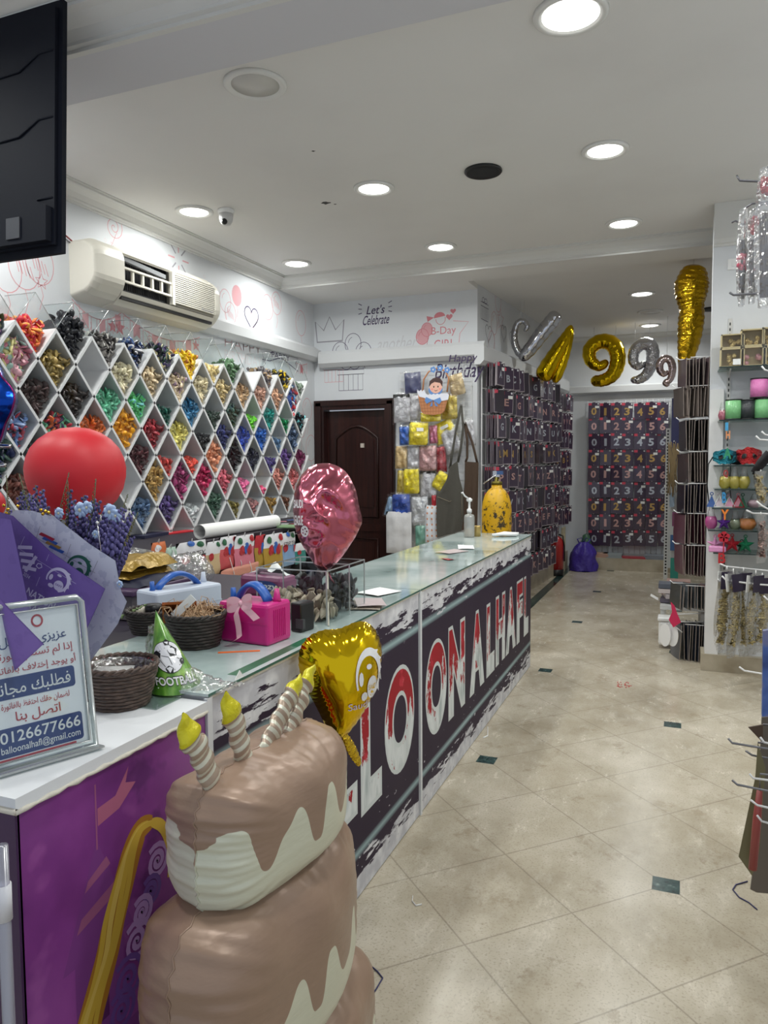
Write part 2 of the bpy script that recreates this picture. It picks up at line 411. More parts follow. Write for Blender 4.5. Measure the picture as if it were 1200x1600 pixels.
def doodle_flags(b, f, u0, v0, u1, v1, sag, n, m, fill, hgt):
    P = [(lerp(u0, u1, k/24), lerp(v0, v1, k/24)-sag*4*(k/24)*(1-k/24)) for k in range(25)]
    b.line(P, f, .007, m, .002)
    for k in range(n):
        t = (k+.5)/n; u = lerp(u0, u1, t); v = lerp(v0, v1, t)-sag*4*t*(1-t); w = abs(u1-u0)/n*.33
        q = [(u-w, v), (u-w, v-hgt), (u, v-hgt*.75), (u+w, v-hgt), (u+w, v)]
        if k % 2: b.add([f(p[0], p[1], .001) for p in q], [(0, 1, 2), (0, 2, 4), (2, 3, 4)], fill)
        b.line(q, f, .006, m, .002, True)
def doodle_gift(b, f, u, v, s, m):
    b.line([(u-s, v), (u-s, v-s*1.2), (u+s, v-s*1.2), (u+s, v)], f, .006, m, .002, True)
    b.line([(u-s*1.1, v), (u-s*1.1, v+s*.35), (u+s*1.1, v+s*.35), (u+s*1.1, v)], f, .006, m, .002, True)
    for du in (-.6, -.2, .2, .6): b.line([(u+du*s, v), (u+du*s, v-s*1.2)], f, .004, m, .002)
    b.line(circ(u-s*.35, v+s*.6, s*.35, s*.22), f, .006, m, .002); b.line(circ(u+s*.35, v+s*.6, s*.35, s*.22), f, .006, m, .002)
def spiral(u, v, r, n=30): return [(u+r*k/n*math.cos(k*.45), v+r*k/n*math.sin(k*.45)) for k in range(n)]
# left wall (u = along Y, v = up)
b = MB(); b.bx(XL-.2, XL, -1.3, YB+.15, 0, ZC, WALL)
fL = lambda u, v, h=0: Vector((XL+h*.15, u, v))
def L(px, py): p = gx(px, py, XL); return p.y, p.z
for (px, py, r, fl) in ((10, 422, .13, None), (38, 416, .14, PINKP), (62, 412, .13, PINK), (352, 470, .10, None), (370, 462, .09, PINK), (360, 490, .10, PINKP), (418, 480, .12, None), (432, 474, .11, PINKP), (470, 505, .13, None), (480, 640, .12, None), (470, 665, .13, None), (486, 700, .14, None)):
    u, v = L(px, py); doodle_balloon(b, fL, u, v, r, PINK, fl)
u, v = L(65, 440); b.line(star2(u, v, .05), fL, .006, PINKD, .002, True)
for px, py, r in ((187, 512, .06), (176, 510, .05), (306, 540, .05)): u, v = L(px, py); b.add([fL(p[0], p[1], .0015) for p in star2(u, v, r)]+[fL(u, v, .0015)], [(k, (k+1) % 10, 10) for k in range(10)], PINKD)
for px, py, r in ((133, 507, .06), (235, 531, .05), (178, 355, .09)): u, v = L(px, py); b.line(spiral(u, v, r), fL, .006, PINK, .002)
u, v = L(180, 385); b.line([(u-.12, v-.16), (u+.02, v+.10), (u+.12, v-.10)], fL, .007, PINK, .002, True)
for k, (du, dv) in enumerate(((-.04, .02), (0, -.03), (.06, -.06), (.22, .05), (.26, -.04))): b.line([(u+du, v+dv), (u+du+.05, v+dv-.02), (u+du+.01, v+dv-.06)], fL, .006, PINK, .002, True)
u, v = L(279, 405)
for k in range(8): a = k*math.pi/4; b.line([(u+.05*math.cos(a), v+.05*math.sin(a)), (u+.13*math.cos(a), v+.13*math.sin(a))], fL, .012, GREYL if k % 2 else PINK, .002)
p0, p1, p2 = L(112, 467), L(190, 488), L(312, 527)
doodle_flags(b, fL, p0[0], p0[1], p1[0], p1[1], .09, 6, PINK, PINK, .10); doodle_flags(b, fL, p1[0], p1[1], p2[0], p2[1], .10, 9, PINK, PINK, .10)
u, v = L(393, 496); b.line(heart2(u, v, .12), fL, .012, PURP, .002, True); b.line(heart2(u+.02, v-.02, .08), fL, .006, PINK, .002, True)
u, v = L(381, 551); doodle_happy(b, fL, u, v, .62, 'HAPPY', 'BIRTHDAY', PINKP, .10); b.text('HAPPY', fL, PINK, box=(u-.3, u+.3, v+.02, v+.1), bold=-.02)
u, v = L(439, 565); b.line([(u-.36, v+.04), (u-.3, v-.06), (u-.36, v-.02), (u-.22, v-.02), (u, v+.04), (u+.22, v-.02), (u+.36, v-.06), (u+.30, v+.02), (u+.36, v+.08), (u+.2, v+.08), (u, v+.12), (u-.2, v+.06)], fL, .010, PURP, .002, True); b.text('PARTY', fL, PURP, box=(u-.18, u+.18, v+.02, v+.08))
q0, q1 = L(462, 566), L(480, 568); doodle_flags(b, fL, q0[0], q0[1], q1[0], q1[1], .02, 3, PINK, PINKD, .10)
for i in range(26):
    u, v = R_.uniform(3.9, 7.2), R_.uniform(2.85, 3.15); b.line(circ(u, v, .012, n=8), fL, .004, PINKP, .002)
struct(b.build('wall_left', loc=(XL, 3, 0)))
# wall with the door (u = X, v = Z) - opening -3.70..-2.86, to 2.17
b = MB(); DX0, DX1, DZ = -3.69, -2.86, 2.16
b.bx(XL-.2, DX0, YB, YB+.2, 0, ZB, WALL); b.bx(DX1, -1.93, YB, YB+.2, 0, ZB, WALL); b.bx(DX0, DX1, YB, YB+.2, DZ, ZB, WALL)
fB = lambda u, v, h=0: Vector((u, YB-(h if h > .05 else h*.15), v))
def B(px, py): p = gy(px, py, YB); return p.x, p.z
u, v = B(515, 513); b.line([(u-.15, v-.14), (u-.17, v+.08), (u-.07, v-.02), (u, v+.12), (u+.07, v-.02), (u+.17, v+.08), (u+.15, v-.14)], fB, .016, GREYL, .002, True)
u, v = B(586, 489); b.text("Let's", fB, PURP, box=(u-.10, u+.10, v-.01, v+.08), slant=.25, bold=.012); b.text('Celebrate', fB, PURP, box=(u-.15, u+.15, v-.12, v-.02), slant=.25, bold=.012)
for k in range(3): 
    for sg in (-1, 1): b.line([(u+sg*.15, v+.01+.04*k), (u+sg*.19, v+.0+.055*k)], fB, .008, PURP, .002)
u, v = B(548, 585); doodle_gift(b, fB, u, v, .14, PURP); doodle_gift(b, fB, u-.20, v+.06, .11, PINK)
for du, dv in ((-.12, .24), (.03, .32), (.15, .22)): doodle_balloon(b, fB, u+du, v+dv, .11, PURP, None, .006, 1.4)
u, v = B(693, 521); b.text('B-Day', fB, PINKD, box=(u-.13, u+.13, v-.03, v+.07), bold=.0); b.text('GIRL', fB, PINKD, box=(u-.10, u+.12, v-.16, v-.06), bold=.0)
for px, py, r in ((660, 526, .08), (667, 515, .07)): x_, z_ = B(px, py); doodle_balloon(b, fB, x_, z_, r, PINKD, PINK, .006, 2.6)
u, v = B(687, 497); b.add([fB(p[0], p[1], .0015) for p in circ(u, v+.01, .06, .05, 18, 10, 190)], [tuple(range(19))], PINKD); b.line(circ(u+.01, v-.01, .05, .055, 18, 180, 380), fB, .006, PINKD, .002); b.add([fB(p[0], p[1], .0018) for p in [(u-.06, v+.01), (u-.14, v+.03), (u-.13, v-.03)]], [(0, 1, 2)], PINKD)
for px, py, r in ((702, 495, .035), (708, 486, .03), (655, 0, 0)):
    if r: x_, z_ = B(px, py); b.poly([fB(p[0], p[1], .0015) for p in heart2(x_, z_, r, 20)], PINKD)
u, v = B(720, 513); b.line([(u-.08, v+.08), (u+.08, v+.06), (u-.01, v-.05), (u-.02, v-.16)], fB, .007, PINK, .002)
u, v = B(712, 575); b.text('Happy', fB, PURP, box=(u-.05, u+.24, v+.03, v+.12), slant=.2, bold=.01, h=.092); b.text('Birthday', fB, PURP, box=(u-.24, u+.26, v-.15, v+.05), slant=.25, bold=.012)
u, v = B(618, 537); b.text('another', fB, mat('faint_print', (200, 200, 204), .7), box=(u-.22, u+.22, v-.07, v+.08), slant=.3)
struct(b.build('wall_back', loc=(-2.8, YB, 0)))
# card wall, a little out of square
SW0, SW1 = Vector((-1.93, YB, 0)), Vector((-1.63, YE, 0)); SWD = (SW1-SW0).normalized(); SWN = Vector((SWD.y, -SWD.x, 0)); SWL = (SW1-SW0).length
fS = onwall(SW0, SWD, (0, 0, 1), SWN)
b = MB(); b.prism([(0, 0), (SWL+.1, 0), (SWL+.1, 3.4), (0, 3.4)], lambda u, v, d: fS(u, v, d), -.2, 0, WALL)
def S_(px, py):
    d = _ray(px, py); o = Vector((0, 0, CAMH)); t = (SW0-o).dot(SWN)/d.dot(SWN); p = o+d*t; return (p-SW0).dot(SWD), p.z
for px, py, k in ((757, 480, 0), (772, 505, 1), (763, 520, 2), (782, 500, 3), (787, 520, 2), (768, 535, 1), (800, 530, 2), (778, 470, 1)):
    u, v = S_(px, py)
    if k == 0: doodle_gift(b, fS, u, v, .11, PURP)
    elif k == 1: doodle_balloon(b, fS, u, v, .12, PINK, None)
    elif k == 2: b.line(heart2(u, v, .10), fS, .008, GREYL, .002, True)
    else: b.line(star2(u, v, .12), fS, .008, PINK, .002, True)
struct(b.build('wall_side', loc=SW0))
b = MB(); b.bx(-1.9, 1.6, YE, YE+.2, 0, 3.42, WALL); struct(b.build('wall_end', loc=(0, YE, 0)))
b = MB(); b.bx(1.30, 1.5, .6, YE+.2, 0, 3.42, WALL); struct(b.build('wall_right', loc=(1.3, 5, 0)))
# ledges along the upper walls, cable duct on the left wall
TR = mat('trim_paint', (210, 212, 214), .5, bump=(25, .08))
b = MB(); b.prism([(0, 2.56), (.05, 2.56), (.09, 2.60), (.09, 2.70), (.06, 2.73), (0, 2.73)], lambda d, z, t: (t, YB-d, z), XL+.09, -1.84, TR); struct(b.build('trim_5', loc=(-2.8, YB, 2.56)))
b = MB(); b.prism([(0, 2.50), (.06, 2.50), (.10, 2.54), (.10, 2.67), (.07, 2.70), (0, 2.70)], lambda d, z, t: fS(t, z, d), -.09, SWL-.1, TR); struct(b.build('trim_6', loc=SW0))
b = MB(); b.prism([(0, 2.49), (.06, 2.49), (.09, 2.51), (.09, 2.59), (.07, 2.61), (0, 2.61)], lambda d, z, t: (t, YE-d, z), -1.55, 1.3, TR); struct(b.build('trim_7', loc=(0, YE, 2.49)))
b = MB(); b.prism([(0, 2.63), (.05, 2.63), (.085, 2.67), (.085, 2.75), (0, 2.80)], lambda d, z, t: (XL+d, t, z), 5.1, YB, TR); struct(b.build('trim_8', loc=(XL, 6.2, 2.63)))
# stone plinths
b = MB(); b.prism([(0, 0), (.13, 0), (.13, .26), (0, .26)], lambda d, z, t: fS(t, z, d), 0, SWL-.25, STONE); struct(b.build('baseboard_side', loc=SW0))
b = MB(); b.bx(-1.25, .6, 10.88, YE, 0, .17, STONE); struct(b.build('baseboard_end', loc=(0, 11, 0)))
# pillar that carries the shelves
b = MB(); b.bx(.17, 1.3, 5.94, 6.10, 0, 3.30, WALL); b.bx(.17, .26, 5.90, 5.94, .12, 2.05, WHITEG); b.prism([(0, 3.06), (.012, 3.06), (.012, 3.075), (.024, 3.08), (.024, 3.095), (.03, 3.11), (.03, 3.359), (0, 3.359)], lambda d, z, t: (t, 5.94-d, z), .17, 1.3, MOULD); struct(b.build('pillar', loc=(.6, 6, 0)))
b = MB(); b.bx(.145, 1.3, 5.885, 6.11, 0, .125, STONE); struct(b.build('baseboard_right', loc=(.6, 6, 0)))
# door
g = NT('door_wood', .32); g.col(g.ramp(g.noise(3, 5, stretch=(14, 14, .6)), [(.3, (28, 11, 10)), (.6, (48, 21, 17)), (.8, (62, 30, 24))])); DOORW = g.m
b = MB(); b.bx(XL+.005, DX0+.06, YB-.03, YB+.12, 0, DZ+.05, DOORW); b.bx(DX1-.06, DX1+.05, YB-.03, YB+.12, 0, DZ+.05, DOORW); b.bx(DX0+.06, DX1-.06, YB-.03, YB+.12, DZ-.05, DZ+.05, DOORW)
for x0, x1 in ((XL+.03, DX0+.03), (DX1-.03, DX1+.025)): b.bx(x0, x1, YB-.045, YB-.03, 0, DZ+.025, DOORW)
b.bx(XL+.03, DX1+.025, YB-.045, YB-.03, DZ-.01, DZ+.035, DOORW)
struct(b.build('trim_9', loc=(-3.2, YB, 0)))
d = thing('door_1', 'dark brown panelled wooden door below the painted crown', 'door', (-3.27, YB+.07, .0)); del d['category']; d['kind'] = 'structure'
b = MB(); b.bx(DX0+.062, DX1-.062, YB+.05, YB+.09, .01, DZ-.06, DOORW)
xa, xb = DX0+.17, DX1-.17
arch = [(xa, .95), (xb, .95), (xb, 1.80)]+[(lerp(xb, xa, k/10), 1.80+.13*math.sin(math.pi*k/10)) for k in range(1, 10)]+[(xa, 1.80)]
for pts in (arch, [(xa, .2), (xb, .2), (xb, .72), (xa, .72)]):
    P = [Vector((p[0], YB+.045, p[1])) for p in pts]; b.tube(P, .014, DOORW, 6, closed=True)
    c = Vector((sum(p[0] for p in pts)/len(pts), 0, sum(p[1] for p in pts)/len(pts)))
    b.prism([(c.x+(p[0]-c.x)*.82, c.z+(p[1]-c.z)*.86) for p in pts], lambda u, v, dd: (u, YB+.05-dd, v), 0, .012, DOORW)
b.bx(DX0+.07, DX1-.07, YB+.035, YB+.05, .80, .88, DOORW)
lf = b.build('door_leaf', d)
b = MB(); b.bx(-3.22, -3.18, YB+.02, YB+.05, 1.70, 1.745, mat('door_tag', (190, 180, 170), .5)); b.build('door_sticker', d)
b = MB(); b.tube([(DX0+.12, YB+.05, 1.02), (DX0+.12, YB-.01, 1.02), (DX0+.20, YB-.012, 1.02)], .01, mat('bronze_handle', (60, 44, 34), .35, metal=.7), 8); b.build('door_handle', d)

# ================================================================== lights
LAMPM = mat('lamp_glow', (255, 255, 250), .5, emit=((255, 255, 250), DISC)); RIM = mat('lamp_rim', (225, 225, 222), .4)
OFFM = mat('lamp_glass_off', (205, 203, 198), .35)
def downlight(x, y, z, label, r=.105, on=True):
    t = thing('recessed_ceiling_light', label, 'ceiling light', (x, y, z-.012), 'round recessed ceiling lights')
    b = MB(); b.lathe([(r-.012, .006), (r-.004, -.002), (r+.012, -.006), (r+.024, .0), (r+.026, .012)], RIM, 32, (x, y, z-.012)); b.build('lamp_rim', t)
    b = MB(); b.lathe([(0, .004), (r-.004, .004), (r-.004, .010), (0, .010)], LAMPM if on else OFFM, 32, (x, y, z-.012)); b.build('lamp_glass', t)
    if on:
        ld = bpy.data.lights.new('lamp_light', 'AREA'); ld.shape = 'DISK'; ld.size = r*1.7; ld.energy = LAMP_W; ld.color = LAMP_COL; ld.spread = math.radians(165)
        lo = bpy.data.objects.new('lamp_light', ld); COL.objects.link(lo); lo.location = (0, 0, -.012); lo.parent = t
for x, y, lab, on in ((-.46, 3.22, 'large bright round ceiling light nearest the camera at top of the photo', 1), (-.46, 4.66, 'lit round ceiling light second in the row above the aisle', 1), (-.46, 6.12, 'lit round ceiling light just before the rear beam above the aisle', 1),
    (-1.94, 4.70, 'lit round ceiling light in the middle row left of the black speaker', 1), (-1.94, 6.17, 'lit round ceiling light in the middle row near the rear beam', 1),
    (-3.31, 4.62, 'lit round ceiling light beside the dome camera', 1), (-3.31, 6.16, 'lit round ceiling light in the corner above the painted wall and cornice', 1),
    (-1.94, 3.22, 'unlit round ceiling light behind the near beam', 0), (-1.94, 1.3, 'round ceiling light over the counter front end', 1), (-.46, 1.3, 'round ceiling light over the shop entrance aisle', 1), (-3.31, 1.6, 'round ceiling light over the far left of the entrance', 1), (-3.31, 3.1, 'round ceiling light above the near end of the diamond shelf', 1), (.98, 1.4, 'round ceiling light over the near right rack', 1), (.98, 3.22, 'round ceiling light over the far side of the near right rack', 1), (.98, 4.66, 'round ceiling light above the pillar shelves', 1)):
    downlight(x, y, ZC, lab, .125 if y < 3.5 else .11, on)
for y, lab in ((8.45, 'lit round ceiling light of the back room nearer the beam'), (10.45, 'lit round ceiling light of the back room nearer the end wall')): downlight(-.44, y, 3.30, lab, .11)
downlight(-.40, 9.5, 3.30, 'unlit flat ring shaped ceiling light between two lit ones', .12, False)
def speaker(x, y, z, label):
    t = thing('ceiling_speaker', label, 'speaker', (x, y, z-.014), 'round black ceiling speakers')
    b = MB(); b.lathe([(.115, .014), (.118, .004), (.112, -.004), (.10, 0)], BLACKP, 32, (x, y, z-.014)); b.build('rim', t)
    b = MB(); b.lathe([(0, -.006), (.06, -.004), (.10, 0), (.10, .012), (0, .012)], mat('speaker_mesh', (26, 26, 28), .7, bump=(400, .8)), 32, (x, y, z-.014)); b.build('speaker_grille', t)
p = gz(755, 266, ZC); speaker(p.x, p.y, ZC, 'round black speaker in the ceiling between two lights')
p = gz(1112, 482, 3.30); speaker(p.x, p.y, 3.30, 'round black speaker in the back room ceiling behind the gold balloon')
p = gz(353, 328, ZC); t = thing('dome_camera', 'small white dome security camera on the ceiling', 'security camera', (p.x, p.y, ZC-.11))
b = MB(); b.lathe([(.058, .11), (.060, .10), (.056, .085), (.052, .08)], WHITEG, 24, (p.x, p.y, ZC-.11)); b.build('base', t)
b = MB(); b.lathe([(0, .0), (.03, .004), (.046, .03), (.052, .08)], mat('camera_shell', (205, 205, 205), .35), 24, (p.x, p.y, ZC-.11)); b.build('camera_body', t)
b = MB(); b.ball((p.x+.01, p.y-.038, ZC-.093), .022, BLACKP); b.build('camera_lens', t)
# ================================================================== diamond shelf on the left wall, filled with balloons
XS = -3.50; PY, HZ = .2933, .185
def vY(r, k): return (3.336 if r % 2 else 3.19)+PY*k
def vZ(r): return 2.174-HZ*(r-1)
shelf = thing('diamond_shelf', 'large white wall shelf of diamond shaped compartments holding loose balloons', 'shelf', (XL+.125, 4.8, vZ(8)))
SHW = mat('shelf_white', (228, 229, 230), .45)
T = .016
KMAX = 11
for r in range(1, 9):
    k0 = -3; k1 = KMAX
    P = []
    for k in range(k0, k1+1):
        P.append((vY(r, k)-PY/2, vZ(r)+HZ)); P.append((vY(r, k), vZ(r)))
    P.append((vY(r, k1)+PY/2, vZ(r)+HZ))
    if r % 2: P = P[:-1]+[P[-1]]
    b = MB()
    # folded board: one strip with real thickness
    nrm = T*1.25; up = [(y, z-.001) for y, z in P]; dn = [(y, z-.001-nrm*1.3) for y, z in P]
    n = len(P); vs = []
    for (y, z) in up: vs += [(XL+.002, y, z), (XS, y, z)]
    for (y, z) in dn: vs += [(XL+.002, y, z), (XS, y, z)]
    fs = []
    for i in range(n-1):
        a = 2*i; c = 2*n+2*i
        fs += [(a, a+1, a+3, a+2), (c, c+2, c+3, c+1), (a+1, c+1, c+3, a+3), (a, a+2, c+2, c)]
    fs += [(0, 2*n, 2*n+1, 1), (2*n-2, 2*n-1, 4*n-1, 4*n-2)]
    b.add(vs, fs, SHW); b.build('zigzag_board', shelf)
# clear roof sheets over the open top row
for k in range(-1, KMAX+1):
    if k == 8: continue
    y, z = vY(1, k), vZ(1)+HZ; top = z+HZ*.98
    b = MB()
    for sg in (-1, 1):
        q = [(XL+.01, y+sg*PY/2, z), (XS, y+sg*PY/2, z), (XS, y, top), (XL+.01, y, top)]; b.add(q, [(0, 1, 2, 3)], ACRYL)
    for sg in (-1, 1): b.tube([(XS, y+sg*PY/2, z), (XS, y, top)], .0028, ACRYLE, 4)
    b.tube([(XS, y, top), (XL+.01, y, top)], .0028, ACRYLE, 4)
    b.build('clear_roof', shelf)

# heaps: each compartment holds a heap of deflated balloons nobody could count
BT = {}
def shades(name, rgb):
    out = []
    for i, f in enumerate((1.0, .80, 1.14)):
        out.append(mat('balloon_%s_%d' % (name, i), tuple(min(255, max(0, c*f)) for c in rgb), .42, bump=(40, .25)))
    return out
def heap_mesh(seed, fill, nmat):
    """limp teardrop balloons dropped into a V compartment (local: y across, z up from the valley, x depth)"""
    rr = random.Random(seed); b = MB(); ms = [mat('slot_%d' % i) for i in range(nmat)]
    def leaf(c, s, rot, m):
        def f(u, v):
            t = math.pi*v; w = math.sin(t)**.6*(.6+.4*v); fold = .35*math.sin(6.28*u*2+c[1]*50)
            p = Vector((w*math.cos(2*math.pi*u)*s*.78, w*math.sin(2*math.pi*u)*s*(.34+.2*fold), (v-.5)*2.0*s+.25*s*math.sin(2.5*v)))
            return rot @ p+Vector(c)
        b.grid(f, 7, 6, m, cu=True)
    top = fill
    # inner body keeps the heap opaque
    H2 = 2*HZ
    def half(z): return max(0.0, (z if z < HZ else H2-z))/HZ*PY/2
    ztop = top*H2
    def body(u, v):
        a = 2*math.pi*u; z = .012+(ztop*.90-.012)*v; w = half(z)*.93-.012
        if v > .55: w = min(w, PY/2*.9*math.sqrt(max(0, 1-((v-.55)/.45)**2)))
        w = max(w, .002); sq = lambda t: math.copysign(abs(t)**.5, t)
        return Vector((.085*sq(math.cos(a)), w*sq(math.sin(a)), z+.008*math.sin(5*a+seed)))
    b.grid(body, 16, 10, ms[0], cu=True)
    N = int(70+70*fill)
    for i in range(N):
        t = rr.random()**.62; z = .02+(ztop-.02)*t; s = rr.uniform(.022, .036)
        w = half(z)-.016-s*.45
        if t > .6: w = min(w, PY/2*.8*math.sqrt(max(0, 1-((t-.6)/.45)**2)))
        y = rr.uniform(-1, 1)*max(0, w); x = rr.choice((rr.uniform(.075, .10), rr.uniform(.08, .105), rr.uniform(-.06, .1)))
        if t > .85: x = rr.uniform(-.07, .1)
        rot = Matrix.Rotation(rr.uniform(0, 6.28), 3, 'X') @ Matrix.Rotation(rr.uniform(-.9, .9), 3, 'Y') @ Matrix.Rotation(rr.uniform(0, 3), 3, 'Z')
        leaf((x, y, z), s, rot, rr.choice(ms))
    return b
HP = {}
ORD = ['first', 'second', 'third', 'fourth', 'fifth', 'sixth', 'seventh', 'eighth', 'ninth', 'tenth', 'eleventh', 'twelfth', 'thirteenth']
def heap(r, k, cname, rgbs, fill, words):
    key = (round(fill*5), (r*3+k) % 3, len(rgbs) > 1)
    if key not in HP:
        b = heap_mesh(key[0]*10+key[1], key[0]/5.0, 3 if not key[2] else 4); HP[key] = b.build('balloon_heap', loc=(0, 0, 0)); src = HP[key]; o = src; first = True
    else:
        src = HP[key]; o = src.copy(); COL.objects.link(o)
    o.location = (XL+.13, vY(r, k), vZ(r)+.004)
    ms = shades(cname, rgbs[0]) if len(rgbs) == 1 else [mat('balloon_%s_%d' % (cname, i), c, .4, bump=(40, .25)) for i, c in enumerate((rgbs*4)[:4])]
    for sl, m in zip(o.material_slots, ms): sl.link = 'OBJECT'; sl.material = m
    tag(o, words, 'balloons', 'loose balloons in the diamond shelf', 'stuff')
    return o
CONT = {1: {-1: ('purple and patterned', [(70, 50, 90), (40, 60, 60), (200, 120, 120), (90, 90, 50)], .75), 0: ('red and orange patterned', [(210, 60, 60), (232, 110, 50), (240, 160, 70), (200, 40, 60)], .85), 1: ('black', [(28, 30, 38)], .95), 2: ('silver and black chrome', [(120, 116, 112), (40, 38, 40), (190, 186, 180), (70, 66, 66)], .8), 3: ('navy, black and silver', [(30, 40, 80), (20, 20, 24), (200, 200, 205), (50, 80, 130)], .75), 4: ('dark multicoloured', [(40, 70, 60), (50, 40, 80), (190, 180, 140), (30, 30, 40)], .7), 5: ('bright yellow', [(232, 196, 20), (240, 210, 60), (180, 110, 50), (225, 180, 20)], .85), 6: ('few pale straw yellow', [(222, 200, 140)], .5), 7: ('sage green', [(92, 128, 92)], .75), 9: ('mixed greyish', [(150, 140, 140), (110, 100, 105), (180, 150, 110), (90, 85, 90)], .65), 10: ('black and yellow', [(40, 42, 44), (222, 190, 40), (60, 60, 60), (30, 30, 34)], .75), 11: ('grey green', [(110, 125, 110)], .6)},
 2: {-1: ('pale mixed', [(180, 160, 120), (160, 120, 120), (120, 140, 130), (200, 190, 170)], .6), 0: ('pastel mixed', [(222, 170, 180), (226, 216, 150), (170, 200, 190), (214, 130, 150)], .72), 1: ('khaki gold', [(168, 142, 80)], .5), 3: ('cream white', [(226, 214, 182)], .55), 4: ('cream beige', [(218, 194, 158)], .5), 5: ('beige and lilac', [(214, 192, 160), (206, 182, 158), (168, 140, 160), (220, 200, 170)], .55), 6: ('pale beige', [(220, 204, 168)], .5), 7: ('straw beige', [(212, 188, 136)], .5), 8: ('tan', [(202, 166, 126)], .58), 9: ('dusty peach', [(208, 160, 140)], .58), 10: ('peach', [(220, 168, 136)], .5), 11: ('blue, white and red patterned', [(60, 90, 170), (230, 230, 232), (200, 50, 60), (70, 130, 190)], .7)},
 3: {-1: ('dusky brown', [(90, 70, 66)], .5), 0: ('chocolate brown', [(62, 40, 40)], .52), 1: ('black brown', [(50, 38, 36)], .52), 2: ('mint green', [(104, 186, 150)], .5), 3: ('light green', [(96, 196, 120), (110, 206, 140), (110, 190, 190), (90, 190, 110)], .55), 4: ('deep forest green', [(36, 92, 80)], .45), 5: ('steel blue', [(52, 116, 158)], .5), 6: ('few blackish green', [(46, 62, 54)], .35), 7: ('dark bottle green', [(58, 84, 74)], .55), 8: ('few lime green', [(98, 192, 40)], .38), 9: ('teal', [(24, 140, 132)], .5), 10: ('emerald green', [(40, 140, 90)], .4), 11: ('black and cyan', [(26, 28, 38), (30, 34, 50), (130, 220, 226), (24, 26, 34)], .55)},
 4: {-1: ('dark grey', [(70, 70, 80)], .5), 0: ('light blue and red', [(110, 140, 196), (180, 60, 80), (150, 170, 210), (60, 60, 80)], .6), 1: ('dark multicolour party', [(50, 40, 80), (180, 40, 60), (110, 190, 150), (210, 100, 50)], .6), 2: ('orange', [(222, 104, 32)], .6), 3: ('amber orange', [(236, 158, 26)], .72), 4: ('crimson', [(158, 34, 48)], .5), 5: ('pale lemon yellow', [(226, 212, 118)], .62), 6: ('few black', [(22, 22, 26)], .3), 7: ('navy blue', [(44, 50, 108)], .6), 8: ('royal blue', [(40, 70, 172)], .62), 9: ('bright blue', [(46, 100, 184)], .5), 10: ('faded blue', [(102, 134, 170)], .4), 11: ('slate blue', [(86, 104, 134)], .75)},
 5: {-1: ('dark green and navy', [(30, 60, 60), (30, 40, 80), (60, 90, 80), (24, 30, 50)], .7), 0: ('slate grey', [(90, 96, 100)], .5), 1: ('brown', [(120, 84, 66)], .45), 3: ('maroon', [(78, 28, 36)], .55), 4: ('coral red', [(206, 84, 80)], .45), 5: ('scarlet', [(214, 72, 56)], .42), 6: ('salmon', [(230, 152, 118)], .72), 7: ('charcoal black', [(36, 36, 42)], .85), 8: ('midnight navy', [(36, 38, 60)], .6), 9: ('indigo', [(74, 62, 128)], .45), 10: ('purple', [(106, 78, 142)], .6), 11: ('plum', [(140, 60, 104)], .5)},
 6: {0: ('reddish brown', [(120, 70, 60)], .5), 1: ('bronze', [(140, 104, 70)], .5), 4: ('tan gold', [(190, 152, 88)], .75), 5: ('magenta', [(158, 54, 108)], .68), 6: ('raspberry', [(186, 44, 92)], .72), 7: ('rose pink', [(222, 110, 128)], .6), 8: ('hot pink', [(232, 108, 158)], .45), 9: ('single pink', [(220, 90, 130)], .25), 10: ('light salmon pink', [(226, 148, 136)], .6), 11: ('pink', [(222, 130, 132)], .5)},
 7: {1: ('dark teal', [(40, 80, 90)], .5), 2: ('grey', [(120, 120, 126)], .4), 3: ('denim blue', [(84, 110, 146)], .5), 4: ('violet', [(88, 68, 128)], .55), 5: ('few clear and silver', [(196, 198, 200)], .3), 6: ('pine green', [(74, 104, 88)], .5), 7: ('olive', [(140, 128, 74)], .42), 8: ('dusty rose', [(158, 108, 108)], .42), 9: ('mustard', [(160, 122, 52)], .4), 10: ('cocoa', [(134, 92, 76)], .45), 11: ('wine', [(120, 60, 70)], .4)}}
for r, row in CONT.items():
    ks = sorted(row)
    for k in ks:
        nm, cols, fill = row[k]
        fill = fill*(.82 if r == 1 else 1.06); heap(r, k, nm.replace(' ', '_').replace(',', ''), cols, fill, 'heap of %s balloons in diamond compartment, %s row from top' % (nm, ORD[r-1]))
        if k > -1 and (r > 1):       # clear retaining sheet across the compartment mouth
            b = MB(); y, z = vY(r, k), vZ(r); q = [(XS-.008, y, z+.016), (XS-.008, y+PY*.44, z+HZ), (XS-.008, y, z+HZ*1.78), (XS-.008, y-PY*.44, z+HZ)]
            b.add(q, [(0, 1, 2, 3)], ACRYL)
            b.tube([q[3], q[2]], .0016, ACRYLE, 4); b.build('clear_front', shelf)
